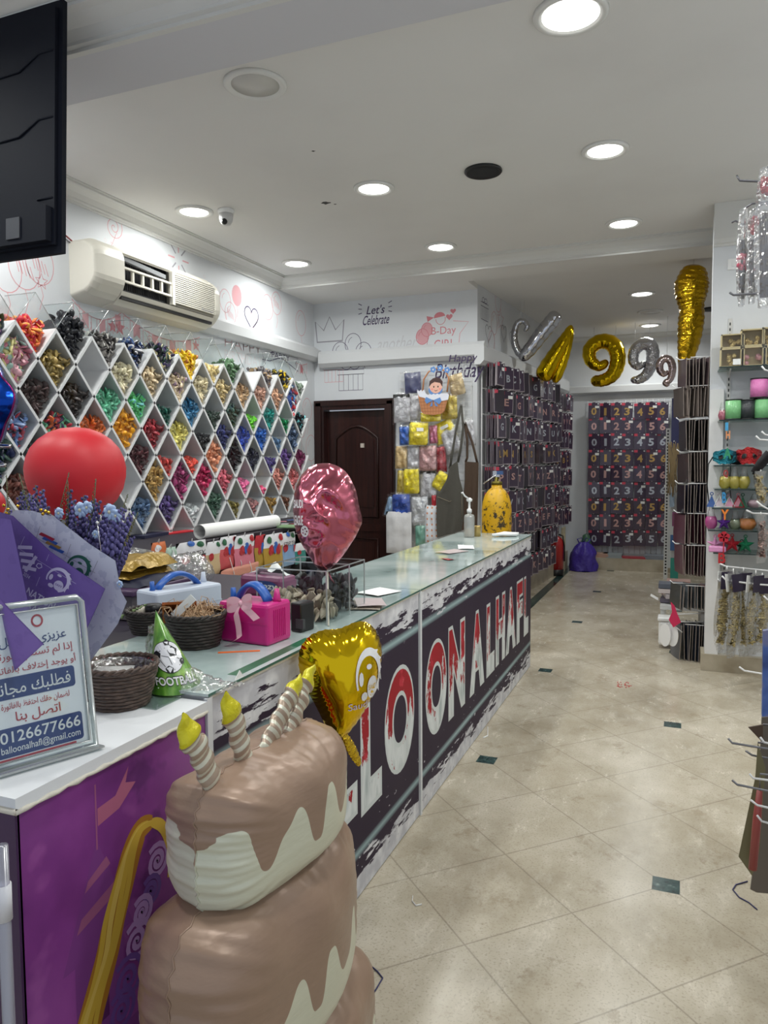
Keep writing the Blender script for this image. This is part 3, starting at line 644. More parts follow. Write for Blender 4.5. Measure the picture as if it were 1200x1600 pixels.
# ================================================================== air conditioner
ACW = mat('aged_cream_plastic', (222, 218, 206), .42); ACD = mat('ac_dark', (24, 24, 26), .5); ACF = mat('ac_fins', (74, 76, 78), .4)
a0, a1, zt, zb, xf = 3.86, 5.28, 3.02, 2.62, -3.53
ac = thing('air_conditioner', 'long cream split air conditioner on the left wall with its filter cover missing', 'air conditioner', (XL+.11, (a0+a1)/2, zb))
side = [(XL, zt), (XL+.13, zt), (xf-.045, zt-.025), (xf-.02, zt-.05), (xf-.006, zt-.08), (xf, zt-.11), (xf, zb+.16), (xf-.006, zb+.13), (xf-.02, zb+.10), (xf-.05, zb+.06), (xf-.09, zb+.03), (XL, zb)]
def sect(ins): 
    return [(XL+max(0, (x-XL))*(1-ins*.5), (zt+zb)/2+(z-(zt+zb)/2)*(1-ins)) for x, z in side]
b = MB()
# left blank end, rounded
ws = [(a0+.10*(1-math.cos(math.pi/2*k/8)), .22*(1-math.sin(math.pi/2*k/8))) for k in range(9)]+[(a0+.27, 0)]
vs = []
for y, ins in ws: vs += [(x, y, z) for x, z in sect(ins)]
n = len(side); fs = [tuple(range(n))]+[(i*n+j, i*n+(j+1) % n, (i+1)*n+(j+1) % n, (i+1)*n+j) for i in range(len(ws)-1) for j in range(n)]+[tuple(reversed(range((len(ws)-1)*n, len(ws)*n)))]
b.add(vs, fs, ACW)
ws = [(a1-.10, 0)]+[(a1-.08+.08*math.sin(math.pi/2*k/6), .24*(1-math.cos(math.pi/2*k/6))) for k in range(7)]; vs = []
for y, ins in ws: vs += [(x, y, z) for x, z in sect(ins)]
fs = [tuple(range(n))]+[(i*n+j, i*n+(j+1) % n, (i+1)*n+(j+1) % n, (i+1)*n+j) for i in range(len(ws)-1) for j in range(n)]+[tuple(reversed(range((len(ws)-1)*n, len(ws)*n)))]
b.add(vs, fs, ACW)
b.bx(XL, XL+.14, a0+.26, a1-.09, zb+.06, zt, ACW)                       # back body
b.prism([(XL+.13, zt), (xf-.02, zt-.05), (xf-.03, zt-.065), (XL+.13, zt-.015)], lambda x, z, t: (x, t, z), a0+.26, a1-.09, ACW)   # top strip
b.prism([(XL, zb), (xf-.10, zb+.01), (xf-.03, zb+.07), (xf-.02, zb+.095), (xf-.06, zb+.085), (xf-.11, zb+.04), (XL, zb+.03)], lambda x, z, t: (x, t, z), a0+.26, a1-.09, ACW)  # bottom lip
b.build('body', ac)
b = MB(); b.bx(XL+.10, XL+.15, a0+.24, a0+.80, zb+.10, zt-.03, ACF)
for k in range(30): yy = a0+.25+k*.018; b.bx(XL+.15, XL+.162, yy, yy+.006, zb+.12, zt-.05, ACD)
b.build('cooling_fins', ac)
b = MB()
for zz in (zb+.155, zb+.245): b.bx(xf-.03, xf-.008, a0+.24, a0+.80, zz, zz+.014, ACW)
for k in range(6): yy = a0+.26+k*.102; b.bx(xf-.03, xf-.012, yy, yy+.018, zb+.155, zb+.25, ACW)
b.bx(xf-.03, xf+.0, a0+.78, a0+.81, zb+.10, zt-.06, ACW); b.build('filter_frame', ac)
b = MB(); b.box((xf-.05, a0+.5, zt-.09), (.03, .5, .03), mat('grey_metal', (120, 122, 124), .35), rotx(-.06)); b.build('loose_bracket', ac)
b = MB(); b.bx(XL+.13, xf-.022, a0+.80, a1-.09, zb+.10, zt-.055, mat('ac_grille_back', (150, 146, 136), .6))
for k in range(15):
    zz = zb+.12+k*.0145; b.bx(xf-.022, xf-.002, a0+.80, a1-.09, zz, zz+.0085, ACW)
b.build('front_grille', ac)
b = MB(); b.bx(XL+.02, xf-.035, a0+.27, a1-.10, zb+.045, zb+.10, ACD)
for k in range(5): yy = a0+.36+k*.22; b.bx(xf-.075, xf-.045, yy, yy+.02, zb+.07, zb+.10, ACD)
b.build('air_outlet', ac)
b = MB(); b.box((xf-.055, (a0+a1)/2+.08, zb+.062), (.055, a1-a0-.40, .008), mat('louver_grey', (140, 140, 136), .5), roty(-.75)); b.build('louver', ac)
b = MB(); fA = lambda u, v, h=0: Vector((xf-.0005+h, u, v)); b.text('Carrier', fA, GREYL, box=(a1-.28, a1-.13, zb+.125, zb+.145)); b.build('badge', ac)
b = MB(); b.tube([(XL+.012, a0+.02, zt-.02), (XL+.012, a0-.18, zt+.06), (XL+.012, a0-.5, zt+.15)], .005, mat('red_cable', (150, 40, 44), .5), 6); b.tube([(XL+.012, a0+.02, zt-.04), (XL+.014, a0-.2, zt+.03), (XL+.012, a0-.5, zt+.12)], .004, mat('grey_cable', (90, 90, 92), .5), 6); tag(b.build('cable_run'), 'thin red and grey cables running from the air conditioner along the wall', 'cable')

# ================================================================== television hung from the ceiling, seen from behind
TVB = mat('tv_black', (12, 16, 27), .62, spec=.18); tv = thing('television', 'black flat television seen from behind, hanging at the upper left', 'television', (-2.62, 2.33, 2.36))
p0, p1 = gy(98, -90, 2.30), gy(93, 398, 2.30); xr = (p0.x+p1.x)/2-.012; z0, z1 = 2.372, 3.0
z1 = 3.34-.03; zt_ = z1
def tvp(u, v, d): return Vector((xr-u, 2.30+d+.0*v, z0+v))
b = MB(); W_, H_ = 1.15, z1-z0
tl = .03
def tvf(u, v, d): return Vector((xr-.012+.05*(v/H_)-u, 2.30+d, z0+v))
b.prism([(0, 0), (W_, 0), (W_, H_), (0, H_)], lambda u, v, d: tvf(u, v, d), .0, .022, TVB)
b.build('screen_body', tv)
b = MB(); b.prism([(.02, .03), (W_-.02, .03), (W_-.02, H_-.03), (.02, H_-.03)], lambda u, v, d: tvf(u, v, -d), .0, .018, TVB)
for v0 in (.20*H_, .52*H_, .78*H_):
    pts = [tvf(.03, v0+.02, -.02), tvf(.10, v0+.02, -.022), tvf(.2, v0-.03, -.024), tvf(.5, v0-.04, -.024), tvf(.9, v0-.04, -.024)]
    b.tube([p_+Vector((0, .003, 0)) for p_ in pts], .005, TVB, 6)
b.prism([(.03, .04), (.6, .04), (.6, .20), (.10, .20), (.03, .17)], lambda u, v, d: tvf(u, v, -d), .018, .05, TVB)
b.build('back_cover', tv)
b = MB(); b.prism([(.16, .06), (.23, .06), (.23, .14), (.16, .14)], lambda u, v, d: tvf(u, v, -d), .05, .056, mat('tv_panel_grey', (60, 62, 68), .4)); b.build('terminal_panel', tv)
b = MB(); b.tube([(xr-.55, 2.34, z0+.5), (xr-.55, 2.36, ZC)], .02, BLACKP, 8); b.bx(xr-.75, xr-.35, 2.325, 2.345, z0+.35, z0+.6, BLACKP); b.build('ceiling_mount', tv)
# ================================================================== shop counters
XF, ZT = -1.045, 1.0
def counter_front(key, lo):
    g = NT(key, .55)
    dry = g.noise(7, 6, stretch=(1, .55, 3.2, (.25, 0, 0)), rough=.65); dry2 = g.noise(26, 4, stretch=(1, .35, 2.2, (-.5, 0, 0)))
    d = g.op('ADD', g.op('MULTIPLY', g.op('SUBTRACT', dry, .5), .42), g.op('MULTIPLY', g.op('SUBTRACT', dry2, .5), .16))
    top = g.step(g.op('ADD', g.z, d), .895, .012); bot = g.op('SUBTRACT', 1.0, g.step(g.op('ADD', g.z, d), .085, .012))
    wm = g.op('MAXIMUM', top, bot)
    sp = g.step(g.noise(30, 2, stretch=(1, .8, 1.6, (.7, 0, 0))), .70, .01)
    band = g.op('MULTIPLY', g.op('MAXIMUM', g.step(g.z, .80, .1), g.op('SUBTRACT', 1.0, g.step(g.z, .20, .1))), sp)
    wm = g.op('MAXIMUM', wm, band)
    st = None
    for zc in (.838, .168):
        a = g.op('ABSOLUTE', g.op('SUBTRACT', g.z, g.op('ADD', zc, g.op('MULTIPLY', g.op('SUBTRACT', g.y, 3.0), .006))))
        k = g.op('SUBTRACT', 1.0, g.op('DIVIDE', a, .022), clamp=True); k = g.op('MULTIPLY', k, g.op('MULTIPLY_ADD', g.noise(1.3, 1), .7, .35), clamp=True)
        st = k if st is None else g.op('MAXIMUM', st, k)
    c = g.mix(g.noise(3, 4), (42, 31, 50), (55, 43, 61)); c = g.mix(st, c, (178, 206, 208))
    wc = g.mix(g.step(g.noise(14, 5), .42, .3), (196, 196, 202), (236, 236, 238)); c = g.mix(wm, c, wc); g.col(c); g.b.inputs['Specular IOR Level'].default_value = .18; return g.m
FRONT = counter_front('counter_print', 0)
g = NT('letter_red_white', .5); g.b.inputs['Specular IOR Level'].default_value = .2
nz = g.noise(9, 6, stretch=(1, 1.3, .6), rough=.7); e = g.op('ADD', nz, g.op('MULTIPLY', g.op('SUBTRACT', g.z, .50), .75))
rw = g.step(e, .50, .012); c = g.mix(rw, g.ramp(g.noise(11, 3, stretch=(1, 1, .3)), [(.3, (150, 166, 166)), (.5, (226, 230, 230)), (.7, (200, 206, 206))]), g.mix(g.step(g.noise(7, 3), .58, .02), (160, 14, 34), (192, 44, 62))); g.col(c); LET = g.m
LETO = mat('letter_outline', (206, 214, 214), .3); LETD = mat('letter_shade', (120, 22, 34), .4)
g = NT('counter_glass', .06); g.col(g.ramp(g.noise(2.3, 5), [(.28, (104, 118, 116)), (.38, (150, 168, 166)), (.55, (186, 200, 198)), (.8, (208, 216, 214))])); g.b.inputs['IOR'].default_value = 1.7; CGL = g.m
GEDGE = mat('glass_edge', (60, 104, 94), .12)
BOARD = mat('counter_board', (222, 224, 226), .45, bump=(30, .05)); BOARDE = mat('worn_board_edge', (206, 200, 186), .6, bump=(50, .4))
fC = lambda u, v, h=0: Vector((XF+h*.15, u, v))
def counter(y0, y1, x1, label, letters, glass=True):
    t = thing('shop_counter', label, 'counter', (XF, 0, 0), 'black printed counter sections')
    b = MB(); b.bx(x1, XF-.004, y0+.002, y0+.02, 0, .985, BOARD); b.bx(x1, XF-.004, y1-.02, y1-.002, 0, .985, BOARD); b.bx(x1, x1+.015, y0, y1, 0, .985, BOARD); b.bx(x1, XF-.004, y0, y1, .05, .07, BOARD); b.build('carcass', t)
    b = MB(); b.bx(XF-.004, XF, y0+.008, y1-.004, 0.004, .985, FRONT); b.build('front_panel', t)
    b = MB(); b.bx(XF-.004, XF+.006, y0-.012, y0+.008, 0, .99, BOARD); b.bx(XF-.002, XF+.004, y0, y1, .985, .992, BOARDE); b.build('edge_strip', t)
    b = MB(); b.bx(x1, XF, y0, y1, .985, .992, BOARD); b.build('top_board', t)
    b = MB(); b.bx(x1, XF+.006, y0-.008, y1+.004, .993, ZT, CGL); b.bx(XF+.0061, XF+.0066, y0-.008, y1+.004, .993, ZT, GEDGE); b.build('glass_top', t)
    for ch, a0_, a1_, z0_, z1_ in letters:
        b = MB(); m_ = .018
        b.text(ch, fC, LETO, box=(a0_, a1_, z0_, z1_), h=.0012, bold=.075, res=8); b.text(ch, fC, LET, box=(a0_+m_*.6, a1_-m_*.6, z0_+m_, z1_-m_), h=.0022, bold=.04, res=8)
        b.text(ch, fC, LETD, box=(a0_+m_*2.0, a1_-m_*2.0, z0_+m_*2.6, z1_-m_*2.6), h=.0015, bold=.0, res=8)
        b.build('letter_'+ch.lower(), t)
    return t
counter(1.47, 3.00, -1.60, 'glass topped black counter section with big lettering, directly behind the cake balloon', [('B', 1.52, 1.80, .28, .74), ('A', 1.82, 2.11, .28, .74), ('L', 2.13, 2.34, .31, .74), ('L', 2.37, 2.57, .28, .68), ('O', 2.60, 2.94, .29, .73)])
counter(3.02, 5.56, -1.60, 'glass topped black counter section with big lettering, carrying the pump bottle', [('O', 3.09, 3.41, .285, .73), ('N', 3.44, 3.74, .275, .74), ('A', 3.83, 4.15, .275, .725), ('L', 4.20, 4.40, .28, .715), ('H', 4.43, 4.69, .285, .72), ('A', 4.71, 5.02, .285, .715), ('F', 5.05, 5.26, .28, .72), ('L', 5.30, 5.47, .28, .715)])
# near unit, purple print, white worn top
PY0, PY1, PX1 = .915, 1.455, -1.62
g = NT('purple_print_panel', .28)
n = g.noise(3.2, 6); c = g.ramp(n, [(.25, (92, 40, 104)), (.5, (128, 58, 134)), (.75, (158, 80, 160))])
c = g.mix(g.op('MULTIPLY', g.step(g.noise(7, 3), .58, .06), .35), c, (172, 96, 168)); c = g.mix(g.op('MULTIPLY', g.op('SUBTRACT', 1.0, g.step(g.noise(4.4, 5), .36, .05)), .5), c, (60, 24, 78)); g.col(c); PPAN = g.m
t = thing('display_cabinet', 'near purple printed counter cabinet with worn white top', 'counter', (XF, 0, 0))
b = MB(); b.bx(PX1, PX1+.02, PY0, PY1, 0, .955, BOARD); b.bx(PX1, XF-.004, PY1-.02, PY1, 0, .955, BOARD); b.build('carcass', t)
b = MB(); b.bx(XF-.006, XF, PY0, PY1, .0, .958, PPAN); pn = b.build('front_panel', t)
TOW = mat('tower_print', (128, 64, 136), .4); TOW2 = mat('tower_band_print', (160, 92, 130), .4); TOWD = mat('tower_dark_print', (92, 38, 98), .4); FLG = mat('pennant_print', (176, 100, 128), .4); GOLDP = mat('yellow_ribbon_print', (214, 178, 66), .4); GOLDQ = mat('amber_ribbon_print', (176, 120, 40), .4); LIL = mat('lilac_print', (178, 140, 196), .4); LILD = mat('violet_print', (110, 74, 150), .4)
for nm, polys in (('printed_tower', [([(1.03, .35), (1.16, .35), (1.16, .62), (1.03, .62)], TOW, .0008), ([(1.00, .60), (1.19, .60), (1.095, .82)], TOW, .001), ([(1.037, .66), (1.155, .69), (1.145, .715), (1.05, .685)], TOW2, .0014), ([(1.06, .73), (1.13, .755), (1.12, .775), (1.07, .75)], TOW2, .0014), ([(.93, .1), (1.20, .1), (1.20, .40), (.93, .40)], TOW, .0006), ([(1.075, .45), (1.115, .45), (1.115, .52), (1.095, .55), (1.075, .52)], TOWD, .0014), ([(1.094, .80), (1.098, .80), (1.098, .93), (1.094, .93)], TOW2, .0012)]),
                  ('printed_pennant', [([(1.10, .88), (1.15, .885), (1.19, .93), (1.18, .90), (1.21, .89), (1.16, .855), (1.10, .845)], FLG, .001)]),
                  ):
    b = MB()
    for pts, m_, h_ in polys: b.poly([fC(u, v, h_) for u, v in pts], m_)
    b.build(nm, pn)
b = MB()   # long flowing yellow ribbon with lilac swirls in place of the printed figure
def cpx(px, py): p = gx(px, py, XF); return p.y, p.z
def strand(pts, w0, w1, m_, h_):
    P = [cpx(*p) for p in pts]; Q = []
    for i in range(len(P)-1):
        p0, p1_, p2_, p3 = P[max(i-1, 0)], P[i], P[i+1], P[min(i+2, len(P)-1)]
        for s_ in range(6):
            t_ = s_/6; Q.append(tuple(.5*(2*p1_[j]+(p2_[j]-p0[j])*t_+(2*p0[j]-5*p1_[j]+4*p2_[j]-p3[j])*t_*t_+(3*p1_[j]-p0[j]-3*p2_[j]+p3[j])*t_**3) for j in (0, 1)))
    Q.append(P[-1]); n = len(Q); vs = []
    for i, q in enumerate(Q):
        a_, c_ = Q[max(i-1, 0)], Q[min(i+1, n-1)]; dx_, dy_ = c_[0]-a_[0], c_[1]-a_[1]; l_ = math.hypot(dx_, dy_) or 1; w = lerp(w0, w1, i/(n-1))*math.sin(math.pi/2*min(1, .12+i/(n-1)*3))**.5
        vs += [fC(q[0]-dy_/l_*w/2, q[1]+dx_/l_*w/2, h_), fC(q[0]+dy_/l_*w/2, q[1]-dx_/l_*w/2, h_)]
    b.add(vs, [(2*i, 2*i+1, 2*i+3, 2*i+2) for i in range(n-1)], m_)
main = [(236, 1284), (218, 1296), (204, 1330), (190, 1385), (176, 1440), (166, 1490), (152, 1545), (138, 1600), (126, 1660)]
strand([(p[0]+2, p[1]) for p in main], .060, .075, GOLDQ, .0017)
for k, (ofs, m_) in enumerate(((-12, GOLDP), (-4, mat('pale_ribbon_print', (228, 196, 96), .4)), (5, GOLDP), (13, GOLDP))):
    strand([(p[0]+ofs*(.4+.6*i/8)+3*math.sin(i*1.3+k), p[1]) for i, p in enumerate(main)], .016, .014, m_, .0019+.0002*k)
strand([(236, 1284), (252, 1290), (262, 1312), (266, 1340), (264, 1370)], .030, .012, GOLDP, .0030)
b.build('printed_ribbon', pn)
b = MB()
for k, (cx_, cy_, r) in enumerate(((246, 1345, .040), (236, 1392, .034), (214, 1470, .045), (200, 1530, .05), (222, 1425, .035), (190, 1580, .045))):
    cu, cv = cpx(cx_, cy_)
    b.line(spiral(cu, cv, r, 34), fC, .012, (LIL, LILD)[k % 2], .0022+.0001*k)
b.build('printed_swirls', pn)
b = MB(); b.bx(PX1, XF, PY0-.005, PY0+.004, 0, .955, mat('purple_side', (62, 34, 74), .35)); b.build('side_panel', t)
b = MB(); b.bx(PX1, XF+.008, PY0-.01, PY1, .958, .985, BOARD); 
pts = [(XF+.008, lerp(PY0-.01, PY1, k/24), .960+.0012*math.sin(k*2.9)) for k in range(25)]; b.tube(pts, [.0045+.0015*math.sin(k*2.3) for k in range(25)], BOARDE, 6)
b.tube([(lerp(PX1, XF+.008, k/8), PY0-.01, .962) for k in range(9)], .006, BOARDE, 6); b.build('white_top', t)
CTZ = .985
tp = gz(240, 1096, CTZ)
b = MB(); b.bx(-1.30, -1.11, 1.36, 1.455, CTZ+.0005, CTZ+.004, film('thin_glass', (236, 244, 242), fac=.1, rough=.03)); tag(b.build('glass_sheet'), 'loose piece of clear glass under the green party hat', 'glass sheet')
# desk behind the counter
b = MB(); t = thing('work_desk', 'dark desk behind the counter under the purple box', 'desk', (-2.0, 2.1, 0)); b.bx(-2.45, -1.62, 1.2, 3.35, .93, .955, mat('desk_dark', (44, 38, 52), .4)); b.build('desk_top', t)
for x_ in (-2.42, -1.66):
    for y_ in (1.23, 3.31): b = MB(); b.bx(x_-.025, x_+.025, y_-.025, y_+.025, 0, .93, BLACKP); b.build('leg', t)
DKZ = .955
# long table under the diamond shelf with bags hanging along its front
WTX, WTZ = -2.93, 1.03
t = thing('display_table', 'long dark display table below the diamond shelf', 'table', (-3.2, 4.4, 0))
b = MB(); b.bx(-3.45, WTX, 2.5, 6.25, WTZ-.03, WTZ, mat('table_dark', (40, 34, 44), .5)); b.build('table_top', t)
b = MB(); b.bx(-3.45, -3.43, 2.5, 6.25, 0, WTZ-.03, mat('table_back', (34, 30, 36), .6)); b.build('back_board', t)
for y_ in (2.53, 4.4, 6.2): b = MB(); b.bx(-3.43, WTX-.1, y_-.02, y_+.02, 0, WTZ-.03, BLACKP); b.build('leg', t)
b = MB(); b.tube([(WTX+.02, 2.55, WTZ-.06), (WTX+.02, 6.2, WTZ-.06)], .006, CHROME, 6); b.build('hanging_rail', t)
# bags of balloons hanging on that rail
SILV = mat('silver_foil', (200, 200, 204), .16, metal=1, bump=(26, .8, .02)); GOLD = mat('gold_foil', (224, 184, 40), .16, metal=1, bump=(22, .8, .02))
def bag(name, label, px0, px1, py0, py1, plane, body, dec, words=None, group=None, th=.03, cat='balloon packet'):
    a = gx(px0, (py0+py1)/2, plane); c = gx(px1, (py0+py1)/2, plane); zt_ = gx((px0+px1)/2, py0, plane).z; zb_ = gx((px0+px1)/2, py1, plane).z
    y0, y1 = a.y, c.y; t = thing(name, label, cat, (plane, (y0+y1)/2, zb_), group)
    W, Hh = y1-y0, zt_-zb_
    def sf(u, v, sgn): # pillow
        k = (max(0, (1-(2*u-1)**4))*max(0, (1-(2*v-1)**4)))**.5; return Vector((plane+sgn*th/2*k+.004*math.sin(19*u+13*v)*k, y0+W*u+.006*math.sin(9*v+u), zb_+Hh*v))
    b = MB(); b.grid(lambda u, v: sf(u, v, 1), 9, 9, body[0], mfn=lambda u, v: body[0] if v > .45 else body[1]); b.grid(lambda u, v: sf(u, v, -1), 9, 9, body[0])
    bd = b.build('packet', t)
    if dec:
        for i, (u, v, ru, rv, m_) in enumerate(dec): b = MB(); b.add([sf(u+ru*math.cos(x), v+rv*math.sin(x), 1)+Vector((.003+.0006*i, 0, 0)) for x in [2*math.pi*k/14 for k in range(14)]]+[sf(u, v, 1)+Vector((.004+.0006*i, 0, 0))], [(k, (k+1) % 14, 14) for k in range(14)], m_); b.build('printed_balloon', bd)
    if words:
        b = MB(); b.text(words[0], lambda u, v, h: sf(u, v, 1)+Vector((.008, 0, 0)), words[1], box=(.12, .88, .60, .74)); b.build('printed_lettering', bd)
    b = MB(); b.tube([sf(.5, .97, 1), Vector((plane+.01, (y0+y1)/2, zt_+.02)), Vector((WTX+.02, (y0+y1)/2, WTZ-.05))], .003, WIREW, 5); b.build('hook', t)
    return t
def pm(k, rgb): return mat('print_'+k, rgb, .4, coat=.5)
PW, PR, PG, PB, PPk, PO, PK, PBk = pm('white', (226, 226, 230)), pm('red', (176, 34, 48)), pm('green', (36, 96, 64)), pm('blue', (44, 96, 176)), pm('pink', (214, 120, 140)), pm('ochre', (176, 140, 50)), pm('beige', (206, 180, 140)), pm('black', (40, 40, 46))
D1 = [(.25, .55, .14, .12, PR), (.75, .9, .12, .08, PG), (.45, .95, .12, .07, PB), (.85, .5, .1, .1, PR)]; D2 = [(.3, .55, .12, .16, PR), (.5, .6, .10, .18, PB), (.68, .55, .12, .16, PR), (.2, .85, .12, .1, PG), (.8, .88, .12, .1, PR)]
PL = -2.90
for args in (('party_packet', 'slim packet of mixed coloured party candles, leftmost on the rail', 236, 259, 847, 893, PL+.05, (pm('orange', (206, 110, 60)), pm('wine', (110, 40, 60))), [(.3, .8, .2, .12, PW), (.7, .3, .12, .3, PB)], None),
             ('party_packet', 'slim green and white striped packet beside the mixed candle packet', 258, 275, 855, 900, PL+.05, (pm('pale_green', (170, 196, 180)), pm('grass_green', (70, 120, 90))), [(.5, .5, .12, .45, PW)], None),
             ('balloon_packet', 'white balloon packet with a black lower half and dark lettering', 275, 322, 846, 905, PL, (PW, PBk), D1, ('STARTEX', PBk)),
             ('balloon_packet', 'white balloon packet with a beige lower half next to the black one', 322, 344, 846, 898, PL, (PW, PK), D1[:2], None),
             ('balloon_packet', 'balloon packet with red and blue balloons and a rose pink lower half, first', 342, 370, 838, 888, PL, (PW, pm('coral', (206, 84, 90))), D2, None),
             ('balloon_packet', 'balloon packet with red and blue balloons and a paler pink lower half', 366, 397, 836, 887, PL+.02, (PW, PPk), D2, None),
             ('balloon_packet', 'narrow balloon packet with red top between pink and gold packets', 398, 415, 836, 886, PL, (PR, PO), D2[:2], None),
             ('balloon_packet', 'balloon packet with red and blue balloons and a gold lower half', 412, 442, 834, 888, PL+.02, (PW, PO), D2, None),
             ('balloon_packet', 'balloon packet with a pale blue lower half right of the gold packet', 438, 461, 832, 884, PL, (PW, pm('sky', (130, 166, 206))), D1, ('STARTEX', PBk)),
             ('balloon_packet', 'teal balloon packet at the right end of the rail', 461, 478, 848, 880, PL, (PW, pm('teal', (40, 130, 124))), D1[:1], None),
             ('balloon_packet', 'white packet with small gold print hanging low under the pink packets', 379, 404, 893, 925, PL+.04, (PW, PW), [(.5, .4, .2, .2, PK)], None),
             ('balloon_packet', 'shiny gold packet hanging low behind the white pump', 352, 376, 900, 925, PL+.04, (GOLD, GOLD), None, None),
             ('balloon_packet', 'peach coloured packet lying under the pink packets', 345, 404, 884, 900, PL+.03, (pm('peach', (206, 140, 120)), pm('peach', (206, 140, 120))), None, None)):
    bag(*args, group='packets on the rail below the diamond shelf')
# roll of white paper and flat things on the long table
p, q = Vector((-3.04, 4.22, WTZ)), Vector((-3.02, 5.2, WTZ))
ax = (q-p).normalized(); ctr = Vector((0, 0, .05)); b = MB(); N_ = 28
rl = thing('paper_roll', 'large roll of white paper lying on the long table below the diamond shelf', 'paper roll', (p.x, p.y, WTZ))
sd = Vector((0, 0, 1)).cross(ax); OFF = Vector((0, 0, .0505))
def rollp(u, v, r): a = 2*math.pi*u; return p+OFF+ax*((q-p).length*v)+(sd*math.cos(a)+Vector((0, 0, 1))*math.sin(a))*r
b.grid(lambda u, v: rollp(u, v, .05), 28, 2, PAPER, cu=True); b.grid(lambda u, v: rollp(u, v, .047), 28, 2, PAPER, cu=True)
b.grid(lambda u, v: rollp(u, 0, lerp(.047, .05, v)), 28, 2, PAPER, cu=True); b.grid(lambda u, v: rollp(u*.98, .002+.9*v, .044), 28, 2, PAPER); b.build('paper_sheet', rl)
for nm, lab, c_, rgb, sz, rz in (('folded_sheet', 'thin red folded sheet on the long table left of the paper roll', (262, 834), (196, 40, 50), (.10, .5, .008), -.1), ('folded_sheet', 'pale pink folded sheet beside the red sheet', (255, 828), (206, 150, 150), (.08, .4, .006), -.1), ('folded_cloth', 'dark navy folded cloth on the long table by the red sheet', (232, 838), (36, 38, 66), (.14, .3, .02), .1),
    ('folded_sheet', 'mixed coloured card on the long table right of the paper roll', (452, 823), (120, 150, 110), (.16, .2, .01), .3)):
    pp = gz(c_[0], c_[1], WTZ+.002); b = MB(); b.box((pp.x, pp.y, WTZ+.001+sz[2]/2+(.007 if 'pink' in lab else 0)), sz, mat(nm+'_'+str(rgb[0]), rgb, .5), rotz(rz)); tag(b.build(nm), lab, 'sheet')
for i in range(7):
    pp = Vector((R_.uniform(-3.3, -3.0), R_.uniform(5.3, 5.8), 0)); b = MB(); b.box((pp.x, pp.y, WTZ+.002+.003*i), (.06, .07, .002), pm(('red', 'green', 'white', 'blue', 'beige', 'black', 'pink')[i], (200, 200, 200)), rotz(R_.uniform(0, 3))); tag(b.build('paper_scrap'), '%s scrap of printed paper on the table beyond the white roll' % ('red', 'green', 'white', 'blue', 'beige', 'black', 'pink')[i], 'paper scrap', 'paper scraps on the long table')
# ================================================================== things on and around the near counter
def emblem(b, f, cu, cv, r, m, md, txt=True, k=1.0):
    out = [(cu+r*math.cos(math.radians(a)), cv+r*math.sin(math.radians(a))) for a in range(205, -66, -10)]
    inn = [(cu-.06*r+.80*r*math.cos(math.radians(a)), cv-.07*r+.80*r*math.sin(math.radians(a))) for a in range(205, -66, -10)]
    n = len(out); b.add([f(u, v, .001*k) for u, v in out+inn], [(i, i+1, n+i+1, n+i) for i in range(n-1)], m)
    for i in range(5):   # ragged flick on the crest
        a = math.radians(70-i*22); b.add([f(cu+r*.97*math.cos(a), cv+r*.97*math.sin(a), .001*k), f(cu+r*.97*math.cos(a-.3), cv+r*.97*math.sin(a-.3), .001*k), f(cu+r*1.13*math.cos(a-.34), cv+r*1.13*math.sin(a-.34), .001*k)], [(0, 1, 2)], m)
    for (x, y, a_, c_) in ((-.62, -.05, .16, .26), (-.36, -.68, .24, .17), (-.05, .36, .2, .10)):
        b.poly([f(p[0], p[1], .001*k) for p in circ(cu+x*r, cv+y*r, a_*r, c_*r, 8)[:-1]], m)
    b.poly([f(p[0], p[1], .0014*k) for p in circ(cu+.22*r, cv-.40*r, .40*r, .42*r, 18)[:-1]], m)
    if txt: b.text('SAFF', f, md, box=(cu-.08*r, cu+.52*r, cv-.48*r, cv-.30*r), h=.0022*k)
def sprig(b, p0, p1, mstem, mfl, n=16, r0=.008, start=.45):
    p0, p1 = Vector(p0), Vector(p1); b.tube([p0, p0.lerp(p1, .5)+Vector((R_.uniform(-.006, .006),)*3), p1], .0014, mstem, 4)
    for i in range(n):
        t = lerp(start, 1, i/n); c = p0.lerp(p1, t); a = i*2.4; rr = r0*(1.15-.6*(t-start)/(1-start)); q = c+Vector((math.cos(a), math.sin(a), .2))*rr*.7
        b.ball(q, (rr*.62, rr*.62, rr*.75), mfl, 5)
# ---- acrylic sign
u_ = math.radians(22.4); SU = Vector((math.sin(u_), math.cos(u_), 0)); SNn = Vector((math.cos(u_), -math.sin(u_), 0)); SVv = (Vector((0, 0, 1))-SNn*.16).normalized(); SNn = SU.cross(SVv).normalized()
SW, SH = .205, .297
br = gz(150, 1163, CTZ+.004); SO = br-SU*SW
fG = onwall(SO, SU, SVv, SNn)
t = thing('acrylic_sign', 'clear acrylic stand with Arabic notice and phone number at the left front corner', 'sign', (br-SU*SW/2)-Vector((0, 0, .004)))
b = MB(); b.prism([(0, 0), (SW, 0), (SW, SH), (0, SH)], fG, .003, .006, ACRYL); b.prism([(0, 0), (SW, 0), (SW, SH), (0, SH)], fG, -.006, -.003, ACRYL); b.build('clear_panel', t)
b = MB()
for pts in ([(.0, .0), (SW, .0), (SW, SH-.01), (SW-.01, SH), (.01, SH), (0, SH-.01)],): b.tube([fG(u, v, 0) for u, v in pts], .0062, ACRYLE, 8, closed=True)
b.tube([fG(u, v, .004) for u, v in [(.012, .012), (SW-.012, .012), (SW-.012, SH-.014), (.012, SH-.014)]], .003, ACRYLE, 6, closed=True)
b.build('frame_edge', t)
